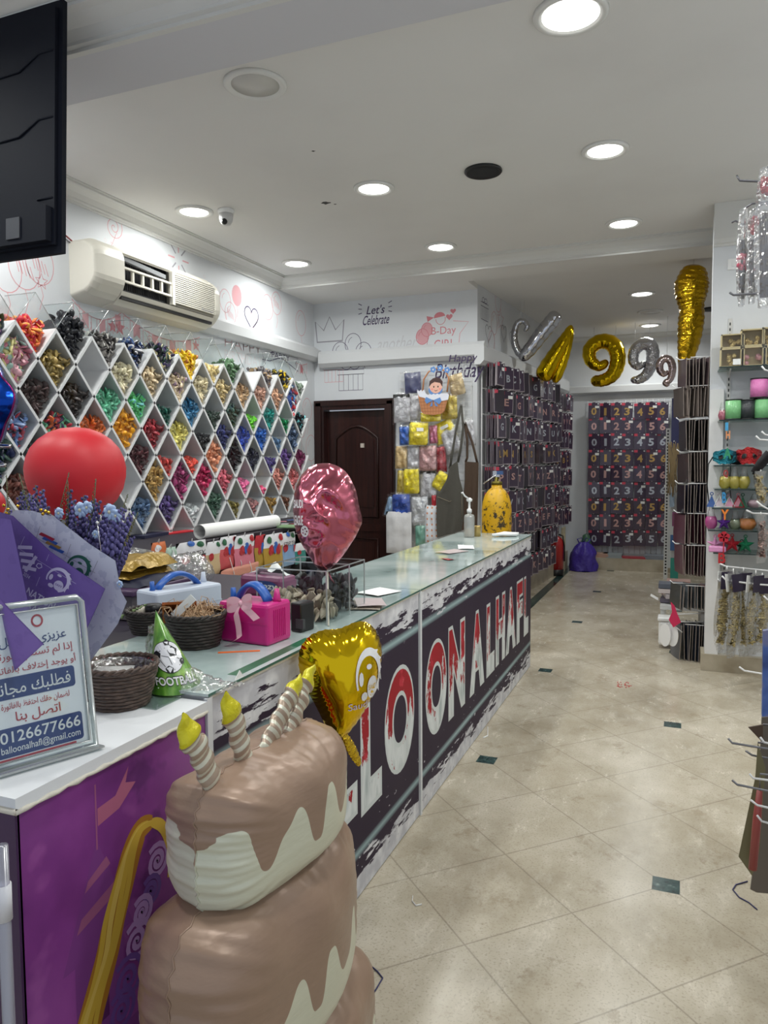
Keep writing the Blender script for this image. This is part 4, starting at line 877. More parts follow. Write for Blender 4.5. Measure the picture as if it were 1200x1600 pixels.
b = MB(); b.prism([(-.004, -.004), (SW+.004, -.004), (SW+.004, .0), (-.004, .0)], fG, -.035, .03, ACRYLE); b.build('foot', t)
NAVY = mat('navy_print', (52, 72, 128), .5); REDP = mat('red_print', (186, 70, 84), .5); SHEET = mat('sign_paper', (244, 244, 248), .5)
b = MB(); ox, oy, wp, hp = .012, .012, .181, .270
b.prism([(ox, oy), (ox+wp, oy), (ox+wp, oy+hp), (ox, oy+hp)], fG, -.001, .0005, SHEET); pg = b.build('paper', t)
fP = lambda u, v, h=0: fG(ox+u*.875, oy+v*.955, .0008+h)
def rrect(u0, u1, v0, v1, r, n=5): return [p for (cx, cy, a) in ((u1-r, v1-r, 0), (u0+r, v1-r, 90), (u0+r, v0+r, 180), (u1-r, v0+r, 270)) for p in circ(cx, cy, r, n=n, a0=a, a1=a+90)]
b = MB()
for u0, u1, v0, v1 in ((-.0, .195, .008, .064), (-.0, .188, .118, .160)): b.poly([fP(u, v, .0003) for u, v in rrect(u0+.004, u1, v0, v1, .007)], NAVY)
b.poly([fP(u, v, .0002) for u, v in [(0, .002), (wp-.004, .002), (wp-.004, .006), (0, .006)]], REDP)
b.line(circ(.118, .262, .011, n=20)[:-1], fP, .004, REDP, .0004, True); b.build('coloured_blocks', pg)
b = MB()
for txt, u0, u1, v0, v1, m_, bo in (('0126677666', .02, .190, .035, .057, WHITEG, .01), ('balloonalhafl@gmail.com', .02, .188, .012, .030, WHITEG, .005)): b.text(txt, fP, m_, box=(u0, u1, v0, v1), h=.0006, bold=bo)
for txt, u0, u1, v0, v1, m_ in (('\u0627\u062a\u0635\u0644 \u0628\u0646\u0627', .055, .150, .068, .092, REDP), ('\u0644\u0636\u0645\u0627\u0646 \u062d\u0642\u0643 \u0627\u062d\u062a\u0641\u0638 \u0628\u0627\u0644\u0641\u0627\u062a\u0648\u0631\u0629', .028, .172, .096, .112, REDP), ('\u0641\u0637\u0644\u0628\u0643 \u0645\u062c\u0627\u0646\u0627\u064b', .02, .178, .121, .155, WHITEG), ('\u0623\u0648 \u064a\u0648\u062c\u062f \u0625\u062e\u062a\u0644\u0627\u0641 \u0628\u0627\u0644\u0641\u0627\u062a\u0648\u0631\u0629', .01, .194, .163, .185, REDP), ('\u0625\u0630\u0627 \u0644\u0645 \u062a\u0633\u062a\u0644\u0645 \u0641\u0627\u062a\u0648\u0631\u062a\u0643', .012, .190, .187, .209, REDP), ('\u0639\u0632\u064a\u0632\u064a \u0627\u0644\u0639\u0645\u064a\u0644', .035, .178, .211, .238, NAVY)):
    b.text(arabic(txt), fP, m_, box=(u0, u1, v0, v1), h=.0006, bold=.008)
b.build('notice_lettering', pg)
# ---- baskets
g = NT('dark_wicker', .5); g.col(g.ramp(g.noise(60, 4, stretch=(1, 1, 4)), [(.3, (48, 38, 34)), (.6, (88, 70, 60)), (.8, (116, 94, 82))])); WICK = g.m
WICK2 = mat('black_wicker', (52, 44, 40), .5, bump=(80, .3))
def basket(c, r0, r1, h, label, wm, rows=11, sx=1.0, sy=1.0, rz=0):
    t = thing('wicker_basket', label, 'basket', c); c = Vector(c); R = rotz(rz); b = MB()
    def ring(r, z, k, th): 
        N = 48; return [c+R @ Vector(((r+.0014*math.sin(6*2*math.pi*i/N*2+k*1.6))*math.cos(2*math.pi*i/N)*sx, (r+.0014*math.sin(6*2*math.pi*i/N*2+k*1.6))*math.sin(2*math.pi*i/N)*sy, z)) for i in range(N)]
    for k in range(rows):
        f = k/(rows-1); b.tube(ring(lerp(r0, r1, f**.85), .004+(h-.012)*f, k, 0), h/rows*.56, wm, 6, closed=True)
    b.lathe([(0, .002), (r0*.98, .002), (r1*.94, h-.01), (r1*.90, h-.01), (r0*.92, .006), (0, .006)], wm, 32, c, R, sx=sx, sy=sy); b.build('woven_body', t)
    b = MB(); N = 60
    for ph in (0, math.pi): b.tube([c+R @ Vector(((r1+.004*math.cos(14*2*math.pi*i/N+ph))*math.cos(2*math.pi*i/N)*sx, (r1+.004*math.cos(14*2*math.pi*i/N+ph))*math.sin(2*math.pi*i/N)*sy, h-.002+.004*math.sin(14*2*math.pi*i/N+ph))) for i in range(N)], .0048, wm, 5, closed=True)
    b.build('rim', t)
    return t
c = gz(178, 1108, CTZ); bk = basket((c.x-.012, c.y+.035, CTZ), .062, .084, .098, 'dark brown wicker basket with clear lining beside the acrylic sign', WICK)
cc = Vector(bk.location)
b = MB(); b.lathe([(.055, .02), (.070, .09), (.080, .099), (.083, .094)], FILM, 24, cc); b.build('clear_lining', bk)
b = MB(); b.box((cc.x-.015, cc.y-.005, CTZ+.075), (.085, .075, .002), PAPER, rotz(.5) @ rotx(.12)); tag(b.build('paper_slip'), 'white paper slip lying in the near wicker basket', 'paper')
c = gz(292, 1016, ZT); bk = basket((c.x-.01, c.y+.06, ZT), .065, .086, .10, 'black wicker basket holding raffia behind the green party hat', WICK2, 10)
cc = Vector(bk.location); RAF = mat('raffia', (176, 144, 110), .7); b = MB()
for i in range(90):
    a = R_.uniform(0, 6.28); r = R_.uniform(0, .06); p0 = cc+Vector((r*math.cos(a), r*math.sin(a), .075+R_.uniform(0, .02))); a2 = R_.uniform(0, 6.28)
    b.tube([p0, p0+Vector((math.cos(a2)*.02, math.sin(a2)*.02, R_.uniform(.02, .05))), p0+Vector((math.cos(a2)*.045, math.sin(a2)*.045, R_.uniform(.0, .045))), p0+Vector((math.cos(a2+.5)*.06, math.sin(a2+.5)*.06, R_.uniform(-.005, .03)))], .0013, RAF, 4)
b.ball(cc+Vector((0, 0, .075)), (.062, .062, .035), RAF, 12); tag(b.build('raffia_bundle'), 'tangled beige raffia strands heaped in the black basket', 'raffia', kind='stuff')
b = MB(); b.box((cc.x-.05, cc.y-.01, ZT+.10), (.10, .012, .07), mat('copper_foil', (150, 84, 40), .25, metal=.8, bump=(30, .6)), rotz(.6) @ rotx(.5)); tag(b.build('copper_ribbon'), 'copper coloured foil strips sticking out of the black basket', 'ribbon')
b = MB(); b.box((cc.x-.01, cc.y-.045, ZT+.125), (.085, .002, .024), PAPER, rotz(.3) @ roty(-.75)); tag(b.build('paper_tag'), 'white paper tag leaning out of the black basket', 'paper tag')
c = gz(238, 992, ZT); bk = basket((c.x-.03, c.y+.03, ZT), .055, .075, .075, 'low dark wicker basket farther back between the hat and the bouquet', WICK2, 8)
cc = Vector(bk.location); b = MB(); b.lathe([(.022, .0), (.024, .05), (.026, .052), (.026, .075), (0, .075)], BLACKP, 20, cc+Vector((.02, -.01, .02))); tag(b.build('black_cup'), 'black lidded cup standing in the low back basket', 'cup')
b = MB(); b.ball(cc+Vector((-.02, .0, .065)), (.03, .03, .022), mat('cream_ball', (220, 214, 196), .5)); tag(b.build('cream_pompom'), 'cream pompom lying in the low back basket', 'pompom')
b = MB(); sprig(b, cc+Vector((-.10, -.03, .045)), cc+Vector((.02, -.04, .10)), mat('leaf_green', (110, 140, 84), .6), mat('frond_green', (150, 176, 120), .6), 18, .007, .05); tag(b.build('green_frond'), 'pale green artificial frond resting across the low back basket', 'artificial plant')
# ---- football party hat
base = gz(266, 1077, CTZ+.012); hb = Vector((base.x-.01, base.y+.035, CTZ+.005)); ap = gy(243, 953, hb.y+.0); r = .066
g = NT('grass_print', .35, .6); nn = g.noise(40, 4, stretch=(1, 1, .18)); g.col(g.ramp(nn, [(.3, (40, 86, 30)), (.5, (92, 150, 46)), (.7, (150, 190, 90))])); GRS = g.m
t = thing('party_hat', 'green cone party hat with a football print and the word FOOTBALL', 'party hat', hb)
vw = math.atan2(-hb.y, -hb.x)
def hat(u, v, off=0.0): # u angle offset from view (rad), v 0..1 up
    a = vw+u; rr_ = r*(1-v)+off; axp = hb.lerp(ap, v); return axp+Vector((rr_*math.cos(a), rr_*math.sin(a), 0))
b = MB(); b.grid(lambda u, v: hat(u*2*math.pi, v*.995), 40, 14, GRS, cu=True); b.build('cone', t)
HL = (ap-hb).length
def fH(u, v, h=0): vv = v/HL; return hat(u/max(.012, r*(1-vv)), vv, .0008+h)
b = MB(); BC = (.004, .088)
for k, (m_, rr_, hh) in enumerate(((BLACKP, .0375, .0004), (mat('ball_white', (232, 232, 236), .35, coat=.5), .036, .0008))): 
    ring = circ(BC[0], BC[1], rr_, n=26)[:-1]; b.add([fH(u, v, hh) for u, v in ring]+[fH(lerp(BC[0], u, .5), lerp(BC[1], v, .5), hh) for u, v in ring]+[fH(BC[0], BC[1], hh)], [(i, (i+1) % 26, 26+(i+1) % 26, 26+i) for i in range(26)]+[(26+i, 26+(i+1) % 26, 52) for i in range(26)], m_)
for (x, y, s) in ((.012, .012, .013), (-.026, .006, .010), (-.004, -.029, .010), (.002, .034, .008), (.031, -.014, .008)):
    b.poly([fH(BC[0]+x+s*math.cos(math.radians(90+72*i)), BC[1]+y+s*math.sin(math.radians(90+72*i)), .0012) for i in range(5)], BLACKP)
for pts in ([(-.016, .004), (0, .0)], [(0, 0), (.004, -.018)], [(.012, 0), (.026, -.008)], [(.012, .024), (.004, .03)], [(-.02, .013), (-.004, .022)], [(-.022, -.006), (-.012, -.022)], [(.006, -.03), (.024, -.02)]): b.line([(BC[0]+p[0], BC[1]+p[1]) for p in pts], fH, .0014, BLACKP, .0011)
b.build('printed_ball', t)
b = MB(); b.text('FOOTBALL', fH, BLACKP, box=(-.044, .066, .021, .044), h=.0010, bold=.05, slant=.0); b.text('FOOTBALL', fH, WHITEG, box=(-.042, .064, .023, .042), h=.0016, bold=.025); b.line([(-.04, .017), (.06, .017)], fH, .0012, WHITEG, .001); b.build('printed_word', t)
b = MB()
def wrap_(u, v): n = noise.noise(Vector((u*9, v*9, 3.1))); return hb+Vector((.050+.10*u+.012*n, -.01+.055*(v-.5)*1.6+.05*u+.012*noise.noise(Vector((u*8, v*8, 9))), .004+.055*(1-u)**1.4*math.sin(math.pi*v)+.012*abs(n)))
b.grid(wrap_, 16, 12, FILMC); b.build('clear_wrapper', t)
b = MB(); b.grid(lambda u, v: hat(-2.6+1.9*u, .05+.75*v, .012+.012*noise.noise(Vector((u*7, v*7, 1)))), 12, 10, FILM); b.build('plastic_sleeve', t)
# ---- balloon pumps
def pump(org, du, W, D, H, label, bodym, bow=False):
    du = Vector(du).normalized(); dv = Vector((-du.y, du.x, 0)); org = Vector(org)
    f = lambda u, v, z: org+du*u+dv*v+Vector((0, 0, z))
    t = thing('balloon_pump', label, 'electric balloon pump', f(W/2, D/2, 0)); BLUE = mat('blue_plastic', (34, 92, 176), .35)
    rot = Matrix((du, dv, Vector((0, 0, 1)))).transposed()
    b = MB(); b.box(f(W/2, D/2, H*.5), (W, D, H), bodym, rot, bev=.010)
    b.prism([(0, H*.52), (W*.985, H*.52), (W*.985, H*.545), (0, H*.545)], lambda u, z, d: f(u+.002, d, z), -.0012, .0, bodym)
    for k in range(7): b.prism([(D*.25+k*D*.075, H*.16), (D*.28+k*D*.075, H*.16), (D*.28+k*D*.075, H*.84), (D*.25+k*D*.075, H*.84)], lambda v, z, d: f(W+d, v, z), -.002, .0025, bodym)
    b.build('body', t)
    b = MB(); P = [f(W*.16+W*.62*k/16, D*.5, H-.004+.052*math.sin(math.pi*k/16)**.75) for k in range(17)]; b.tube(P, .0095, BLUE, 8, flat=2.2); b.build('handle', t)
    for q, rr_, hh in ((.08, .009, .035),): b = MB(); b.lathe([(rr_*1.2, 0), (rr_, .01), (rr_*.9, hh), (0, hh)], BLUE, 14, f(W*q, D*.45, H-.002)); b.build('nozzle', t)
    b = MB(); b.lathe([(.014, 0), (.011, .012), (.007, .04), (0, .04)], bodym, 14, f(W*.90, D*.6, H-.002)); b.build('nozzle', t)
    b = MB(); b.bx(0, 0, 0, 0, 0, 0, BLUE); 
    if bow:
        RB = mat('satin_ribbon', (240, 186, 200), .3); b = MB(); kc = f(W*.53, -.006, H*1.02)
        def loop(sg):
            def q(u, v):
                a = math.pi*2*u; return kc+du*sg*(.026*(1-math.cos(a))*.92)+Vector((0, 0, (.012*math.sin(a)+(-.010 if sg < 0 else .012)*(1-math.cos(a))/2)))-dv*(.006+.010*math.sin(a/2))+Vector((0, 0, 1))*(v-.5)*.03*(.35+.65*math.sin(a/2))
            return q
        b.grid(loop(-1), 18, 4, RB); b.grid(loop(1), 18, 4, RB)
        b.ball(kc-dv*.008, (.008, .008, .009), RB, 8)
        def tail(pts, w):
            def q(u, v): k = u*(len(pts)-1); i = min(int(k), len(pts)-2); p = Vector(pts[i]).lerp(Vector(pts[i+1]), k-i); return p+du*(v-.5)*w*(.5+.5*min(1, u*3))+Vector((0, 0, (v-.5)*w*.5))
            b.grid(q, 16, 4, RB)
        tail([kc-dv*.008, kc-du*.012-dv*.018-Vector((0, 0, .03)), kc-du*.006-dv*.014-Vector((0, 0, .07)), kc-du*.004-dv*.013-Vector((0, 0, .105)), kc-du*.03-dv*.045-Vector((0, 0, H*1.02-.004))], .02)
        tail([kc-dv*.008, kc+du*.02-dv*.014-Vector((0, 0, .012)), kc+du*.045-dv*.013-Vector((0, 0, .03)), kc+du*.065-dv*.018-Vector((0, 0, .042))], .024)
        b.build('pink_bow', t)['label'] = 'pale pink satin bow'
    return t
MAG = mat('magenta_plastic', (196, 36, 126), .32); LGY = mat('pale_blue_grey_plastic', (196, 206, 220), .35)
p1, p2 = gz(342, 1001, ZT), gz(419, 1011, ZT); pump(p1, p2-p1, (p2-p1).length, .125, .125, 'magenta electric balloon pump with blue handle and pink bow on the counter', MAG, True)
p1, p2 = gz(262, 975, DKZ), gz(372, 962, DKZ); p1, p2 = Vector((-1.725, 2.13, DKZ)), Vector((-1.63, 2.42, DKZ)); pump(p1, (p2-p1), .29, .13, .135, 'pale grey electric balloon pump with blue handle behind the magenta pump', LGY)
# ---- black gadget, clear bins with balloons
c = gz(466, 988, ZT); t = thing('black_device', 'small black electronic device standing beside the magenta pump', 'device', (c.x, c.y+.03, ZT))
b = MB(); b.box((c.x, c.y+.03, ZT+.048), (.045, .07, .096), BLACKP, rotz(-.2), bev=.006); b.build('body', t)
b = MB(); b.box((c.x+.012, c.y-.006, ZT+.03), (.03, .012, .03), mat('device_grey', (60, 62, 64), .4), rotz(-.2)); b.build('connector', t)
BX0, BX1, BY0, BY1, BH = -1.375, -1.105, 2.235, 2.555, .185
t = thing('clear_bin', 'clear acrylic bin of loose balloons on the counter under the pink heart', 'bin', ((BX0+BX1)/2, (BY0+BY1)/2, ZT))
ym = 2.42
b = MB()
for q in ([(BX0, BY0, 0), (BX1, BY0, 0), (BX1, BY0, BH), (BX0, BY0, BH)], [(BX1, BY0, 0), (BX1, BY1, 0), (BX1, BY1, BH), (BX1, BY0, BH)], [(BX0, BY1, 0), (BX1, BY1, 0), (BX1, BY1, BH), (BX0, BY1, BH)], [(BX0, BY0, 0), (BX0, BY1, 0), (BX0, BY1, BH), (BX0, BY0, BH)], [(BX0, ym, 0), (BX1, ym, 0), (BX1, ym, BH), (BX0, ym, BH)]):
    b.add([(x, y, ZT+z+.001) for x, y, z in q], [(0, 1, 2, 3)], ACRYL)
b.build('clear_wall', t); b = MB()
for y_ in (BY0, ym, BY1):
    for x_ in (BX0, BX1): b.bx(x_-.002, x_+.002, y_-.002, y_+.002, ZT, ZT+BH, ACRYLE)
    b.bx(BX0, BX1, y_-.0015, y_+.0015, ZT+BH-.004, ZT+BH, ACRYLE)
for x_ in (BX0, BX1): b.bx(x_-.0015, x_+.0015, BY0, BY1, ZT+BH-.004, ZT+BH, ACRYLE)
b.build('wall_edge', t)
def loose_fill(x0, x1, y0, y1, z0, z1, key, rgb, label, n, s=.022):
    ms = shades(key, rgb); b = MB(); rr = random.Random(n)
    for i in range(n):
        c = Vector((rr.uniform(x0+s, x1-s), rr.uniform(y0+s, y1-s), z0+.012+(z1-z0-.012)*rr.random())); rt = Matrix.Rotation(rr.uniform(0, 6), 3, 'X') @ Matrix.Rotation(rr.uniform(0, 6), 3, 'Z')
        def f(u, v):
            tt = math.pi*v; w = math.sin(tt)**.6*(.5+.5*v); return c+rt @ Vector((w*math.cos(2*math.pi*u)*s*.8, w*math.sin(2*math.pi*u)*s*.3, (v-.5)*2.1*s+.3*s*math.sin(2.4*v)))
        b.grid(f, 8, 6, rr.choice(ms), cu=True)
    for v in b.v: v.x = min(max(v.x, x0+.003), x1-.003); v.y = min(max(v.y, y0+.003), y1-.003); v.z = max(v.z, z0+.002)
    tag(b.build('balloon_heap'), label, 'balloons', None, 'stuff')
loose_fill(BX0, BX1, BY0, ym, ZT, ZT+.088, 'bin_beige', (166, 156, 136), 'loose beige balloons in the near half of the clear bin', 170)
loose_fill(BX0, BX1, ym, BY1, ZT, ZT+.125, 'bin_charcoal', (74, 76, 80), 'loose charcoal balloons in the far half of the clear bin', 190)
# ---- papers on the glass
def sheet(px, py, w, d, rz, m_, name, label, cat, dz=.0, grp=None, th=.0015):
    c = gz(px, py, ZT+.001+dz); b = MB()
    def s_(u, v): return c+rotz(rz) @ Vector(((u-.5)*w, (v-.5)*d, .002*math.sin(3*u+2*v)+.002))
    b.grid(s_, 5, 5, m_, smooth=True); b.grid(lambda u, v: s_(u, v)-Vector((0, 0, th)), 5, 5, m_); return tag(b.build(name), label, cat, grp)
sheet(578, 941, .11, .17, .5, pm('rose_white', (216, 200, 200)), 'envelope', 'pale pink printed packet on top of the small pile by the clear bin', 'packet', .012)
sheet(572, 946, .12, .18, .3, pm('cream_card', (206, 196, 180)), 'envelope', 'cream packet at the bottom of the small pile by the clear bin', 'packet', .002)
sheet(592, 925, .12, .16, -.3, PAPER, 'paper_sheet', 'white handwritten sheet lying behind the packet pile on the glass', 'paper', .004)
sheet(706, 862, .11, .20, -.35, pm('rose_white', (216, 200, 200)), 'envelope', 'pinkish printed packet lying alone midway along the far glass top', 'packet', .003)
sheet(728, 855, .10, .22, .3, PAPER, 'paper_sheet', 'white paper sheet lying beyond the pinkish packet', 'paper', .002)
sheet(700, 874, .05, .08, .9, pm('red', (176, 34, 48)), 'paper_scrap', 'small red scrap near the front edge of the far counter', 'paper scrap', .001)
sheet(435, 995, .02, .02, .2, pm('white', (226, 226, 230)), 'paper_scrap', 'tiny white sticker in front of the magenta pump', 'sticker', .001)
b = MB(); 
for y0, y1, m_ in ((1.62, 2.05, mat('green_tape', (40, 104, 74), .3)),): b.bx(XF-.045, XF-.012, y0, y1, ZT, ZT+.0006, m_)
tag(b.build('tape_strip'), 'green tape strip along the glass edge below the magenta pump', 'tape')
b = MB(); b.box((-1.19, 1.83, ZT+.0006), (.12, .016, .0008), mat('orange_tape', (226, 110, 50), .4), rotz(.55)); tag(b.build('tape_strip'), 'orange tape strip on the glass in front of the magenta pump', 'tape')
b = MB(); pp = gx(374, 1060, XF+.004); b.box(pp, (.001, .03, .03), PAPER, rotx(.7)); tag(b.build('paper_label'), 'small white square label stuck below the glass edge', 'label')
# ---- pump bottle, gold cap, gloves at the far end
c = gz(739, 834, ZT); c.y -= .25; c.x += .04
t = thing('pump_bottle', 'clear pump bottle with white nozzle at the far end of the counter', 'bottle', (c.x, c.y, ZT)); k = 5.35/5.6
CLR = film('bottle_plastic', (235, 240, 240), fac=.15, rough=.12, body=.35, bodycol=(225, 225, 220))
b = MB(); b.lathe([(.035*k, 0), (.040*k, .006), (.040*k, .145), (.034*k, .162), (.016*k, .168), (.014*k, .18)], CLR, 24, c); b.build('bottle_body', t)
b = MB(); b.lathe([(0, .004), (.037*k, .004), (.037*k, .055), (0, .055)], mat('amber_gel', (186, 150, 110), .3), 20, c); b.build('liquid', t)
b = MB(); b.lathe([(.018, .178), (.018, .20), (.012, .205), (.008, .21), (.008, .255), (.02, .26), (.022, .275), (.008, .285), (0, .285)], WHITEG, 18, c); b.tube([c+Vector((0, 0, .275)), c+Vector((-.02, -.05, .30)), c+Vector((-.03, -.075, .325)), c+Vector((-.034, -.085, .322))], .006, WHITEG, 8); b.build('pump_head', t)
c = gz(756, 834, ZT); b = MB(); b.lathe([(.027, 0), (.028, .07), (.025, .078), (0, .08)], mat('dull_brass', (186, 160, 100), .35, metal=.6), 20, Vector((c.x, c.y-.2, ZT))); tag(b.build('brass_cap'), 'small brass coloured cap standing beside the pump bottle', 'cap')
c = gz(795, 834, ZT); b = MB()
for k in range(5): b.tube([(c.x-.06+.01*k, c.y-.28+.02*k, ZT+.014), (c.x+.0, c.y-.24+.025*k, ZT+.018+.004*(k % 2)), (c.x+.10, c.y-.20+.02*k, ZT+.014)], .011, WHITEG, 6)
tag(b.build('plastic_gloves'), 'white crumpled plastic gloves at the far end of the counter', 'gloves')
# ---- helium cylinder behind the counter
g = NT('worn_yellow', .4); nz = g.noise(26, 8, rough=.7); z0 = g.op('MULTIPLY', g.step(g.op('ABSOLUTE', g.op('SUBTRACT', g.z, 1.12)), .0, .25), -.06)
g.col(g.mix(g.step(g.op('ADD', nz, g.op('MULTIPLY', g.op('SUBTRACT', 1.0, g.step(g.z, 1.02, .35)), .10)), .615, .03), g.mix(g.noise(4, 4), (198, 150, 8), (224, 176, 22)), (58, 48, 30))); YEL = g.m
hx, hy = gy(776, 800, 6.15).x, 6.15
t = thing('gas_cylinder', 'worn yellow helium gas cylinder standing behind the counter end', 'gas cylinder', (hx, hy, 0))
b = MB(); b.lathe([(.115, 0), (.124, .02), (.124, 1.14), (.118, 1.20), (.10, 1.26), (.07, 1.305), (.045, 1.325), (.043, 1.35), (0, 1.35)], YEL, 36, (hx, hy, 0)); b.build('tank', t)
b = MB(); b.lathe([(.046, 1.35), (.046, 1.375), (.02, 1.38), (.02, 1.43), (0, 1.43)], mat('olive_brass', (110, 100, 40), .4, metal=.7), 20, (hx, hy, 0)); b.build('neck_ring', t)
b = MB(); b.box((hx, hy, 1.44), (.06, .04, .05), CHROME); b.box((hx+.03, hy-.01, 1.45), (.05, .03, .03), mat('valve_blue', (60, 90, 140), .4)); b.tube([(hx, hy-.02, 1.43), (hx-.04, hy-.03, 1.405), (hx-.10, hy-.06, 1.36)], .006, CHROME, 6); b.build('valve', t)
# ---- tissue packet, purple box, folded cloth, plastic bags on the desk behind
c = gz(433, 940, DKZ); c = Vector((-1.70, 2.86, DKZ))
t = thing('tissue_packet', 'mauve tissue packet with white script behind the black device', 'tissue packet', c)
MAU = pm('mauve', (126, 58, 96)); b = MB(); b.box(c+Vector((0, 0, .05)), (.24, .12, .10), MAU, rotz(-.15), bev=.02); b.build('packet', t)
b = MB(); b.grid(lambda u, v: c+Vector((-.06+.16*u, -.02+.04*v, .10+.055*math.sin(math.pi*u)*(.6+.4*math.sin(9*u+3*v)))), 12, 5, PAPER); b.build('tissue', t)
fT = onwall(c+rotz(-.15) @ Vector((.0, -.061, .045)), rotz(-.15) @ Vector((1, 0, 0)), (0, 0, 1), rotz(-.15) @ Vector((0, -1, 0))); b = MB(); b.poly([fT(p[0], p[1], .001) for p in circ(.03, .01, .075, .026, 20)[:-1]], NAVY); b.text('Cozy', fT, WHITEG, box=(-.03, .09, -.008, .028), h=.002, slant=.3, bold=.02); b.build('brand_script', t)
b = MB(); t = thing('purple_box', 'dark purple storage box under the folded gold cloth', 'box', (-2.12, 2.4, DKZ)); PBX = mat('dark_purple', (70, 48, 78), .45)
b.box((-2.12, 2.4, DKZ+.05), (.42, .36, .09), mat('box_side', (90, 84, 88), .5)); b.build('box_body', t); b = MB(); b.box((-2.12, 2.4, DKZ+.107), (.45, .39, .024), PBX, bev=.006); b.build('lid', t)
GC = mat('olive_gold_cloth', (150, 120, 44), .32, metal=.35, bump=(30, .6)); NVY = mat('navy_cloth', (30, 32, 54), .6)
for k, (m_, z0, w, d, ox_, lab) in enumerate(((NVY, .12, .36, .28, .03, 'dark navy cloth folded at the bottom of the pile on the purple box'), (GC, .148, .36, .27, -.02, 'olive gold satin cloth in the middle of the pile on the purple box'), (GC, .182, .38, .28, -.01, 'olive gold satin cloth crumpled on top of the pile on the purple box'))):
    b = MB(); cx, cy = -2.12+ox_, 2.4
    def cl(u, v, top, z0=z0, w=w, d=d, cx=cx, cy=cy, k=k):
        n = noise.noise(Vector((u*5+k*3, v*5, k))); e = min(u, 1-u, v, 1-v); return Vector((cx+(u-.5)*w+.012*n, cy+(v-.5)*d+.012*noise.noise(Vector((u*4, v*6, 7+k))), DKZ+z0+(.030*min(1, e*9)**.5+.012*max(0, n)+(.035*max(0, noise.noise(Vector((u*3, v*3, 5)))) if k == 2 else 0) if top else 0)))
    b.grid(lambda u, v: cl(u, v, True), 22, 16, m_); b.grid(lambda u, v: cl(u, v, False), 22, 16, m_); tag(b.build('folded_cloth'), lab, 'cloth')
for k, (x, y, z, s, lab) in enumerate(((-2.35, 2.75, .955, .16, 'clear crumpled plastic bag beside the lavender bouquet'), (-2.2, 2.95, .955, .13, 'smaller clear plastic bag behind the folded gold cloth'))):
    b = MB(); b.grid(lambda u, v: Vector((x, y, z+s*.62))+Vector((math.sin(math.pi*v)*math.cos(6.28*u)*s, math.sin(math.pi*v)*math.sin(6.28*u)*s*.8, math.cos(math.pi*v)*s*.62))*(1+.22*noise.noise(Vector((u*6, v*6, k*4.0)))), 16, 10, FILMC, cu=True); tag(b.build('plastic_bag'), lab, 'plastic bag')
# ---- bouquet
BQ = Vector((-1.36, 1.22, CTZ)); t = thing('wrapped_bouquet', 'lavender bouquet wrapped in purple and white printed paper behind the sign', 'bouquet', BQ)
PUR = NT('purple_wrap', .45); PUR.col(PUR.mix(PUR.op('MULTIPLY', PUR.step(PUR.noise(34, 2), .55, .05), .35), (110, 84, 160), (94, 68, 142))); PUR = PUR.m
WWR = NT('white_wrap', .5); WWR.col(WWR.mix(WWR.op('MULTIPLY', WWR.step(WWR.noise(46, 3), .55, .03), .55), (216, 220, 232), (180, 186, 206))); WWR = WWR.m
def paper(pts, Y, m_, name, curl=.03, deco=None):
    """sheet of wrapping paper: outline in the survey view at distance Y, gently curved"""
    P = [gy(px, py, Y) for px, py in pts]; c = sum(P, Vector())/len(P); W = max((p-c).length for p in P)
    def cv(p): d = (p.x-c.x)/W; return Vector((p.x, p.y+curl*.25*d*d+.0035*math.sin(p.z*22+p.x*9), max(CTZ+.006, p.z)))
    b = MB(); n = len(P); L_ = 6; vs = []
    for k in range(L_+1): vs += [cv(c.lerp(p, 1-k/L_)) for p in P]
    fs = [(k*n+i, k*n+(i+1) % n, (k+1)*n+(i+1) % n, (k+1)*n+i) for k in range(L_) for i in range(n)]
    b.add(vs, fs, m_, True); b.add([v+Vector((.0006, .0012, 0)) for v in vs], fs, m_, True); o = b.build(name, t)
    if deco:
        def fD(px, py, h=0): p = cv(gy(px, py, Y)); return p+(Vector((0, 0, CAMH))-p).normalized()*(h+.001)
        bb = MB(); deco(bb, fD); bb.build('printed_marks', o)
    return o
def dec_px(f): return lambda u, v, h=0: f(u, -v, h)
WPR = mat('wrap_white_print', (206, 200, 226), .5); GRP = mat('wrap_green_print', (44, 104, 84), .5)
def tilt(f, cx, cy, a, s=1.0):
    ca, sa = math.cos(a), math.sin(a); return lambda u, v, h=0: f(cx+(u*ca-v*sa)*s, cy-(u*sa+v*ca)*s, h)
def deco_white(b, f):
    fe = tilt(f, 124, 886, -.5); emblem(b, fe, 0, 0, 19, GRP, WHITEG, False)
    for k, m_ in enumerate((pm('red', (176, 34, 48)), pm('blue', (44, 96, 176)), pm('ochre', (176, 140, 50)), pm('blue', (44, 96, 176)))):
        g_ = tilt(f, 74+k*5, 838+k*6.5, -.45); b.poly([g_(u, v, .0006) for u, v in [(-12, -2.4), (12, -2.4), (14, 2.4), (-10, 2.4)]], m_)
    for (a_, c_) in (((42, 830), (150, 895)), ((64, 822), (58, 842)), ((112, 850), (104, 872)), ((154, 876), (144, 898))): b.line([a_, c_], f, .6, GREYL, .0005)
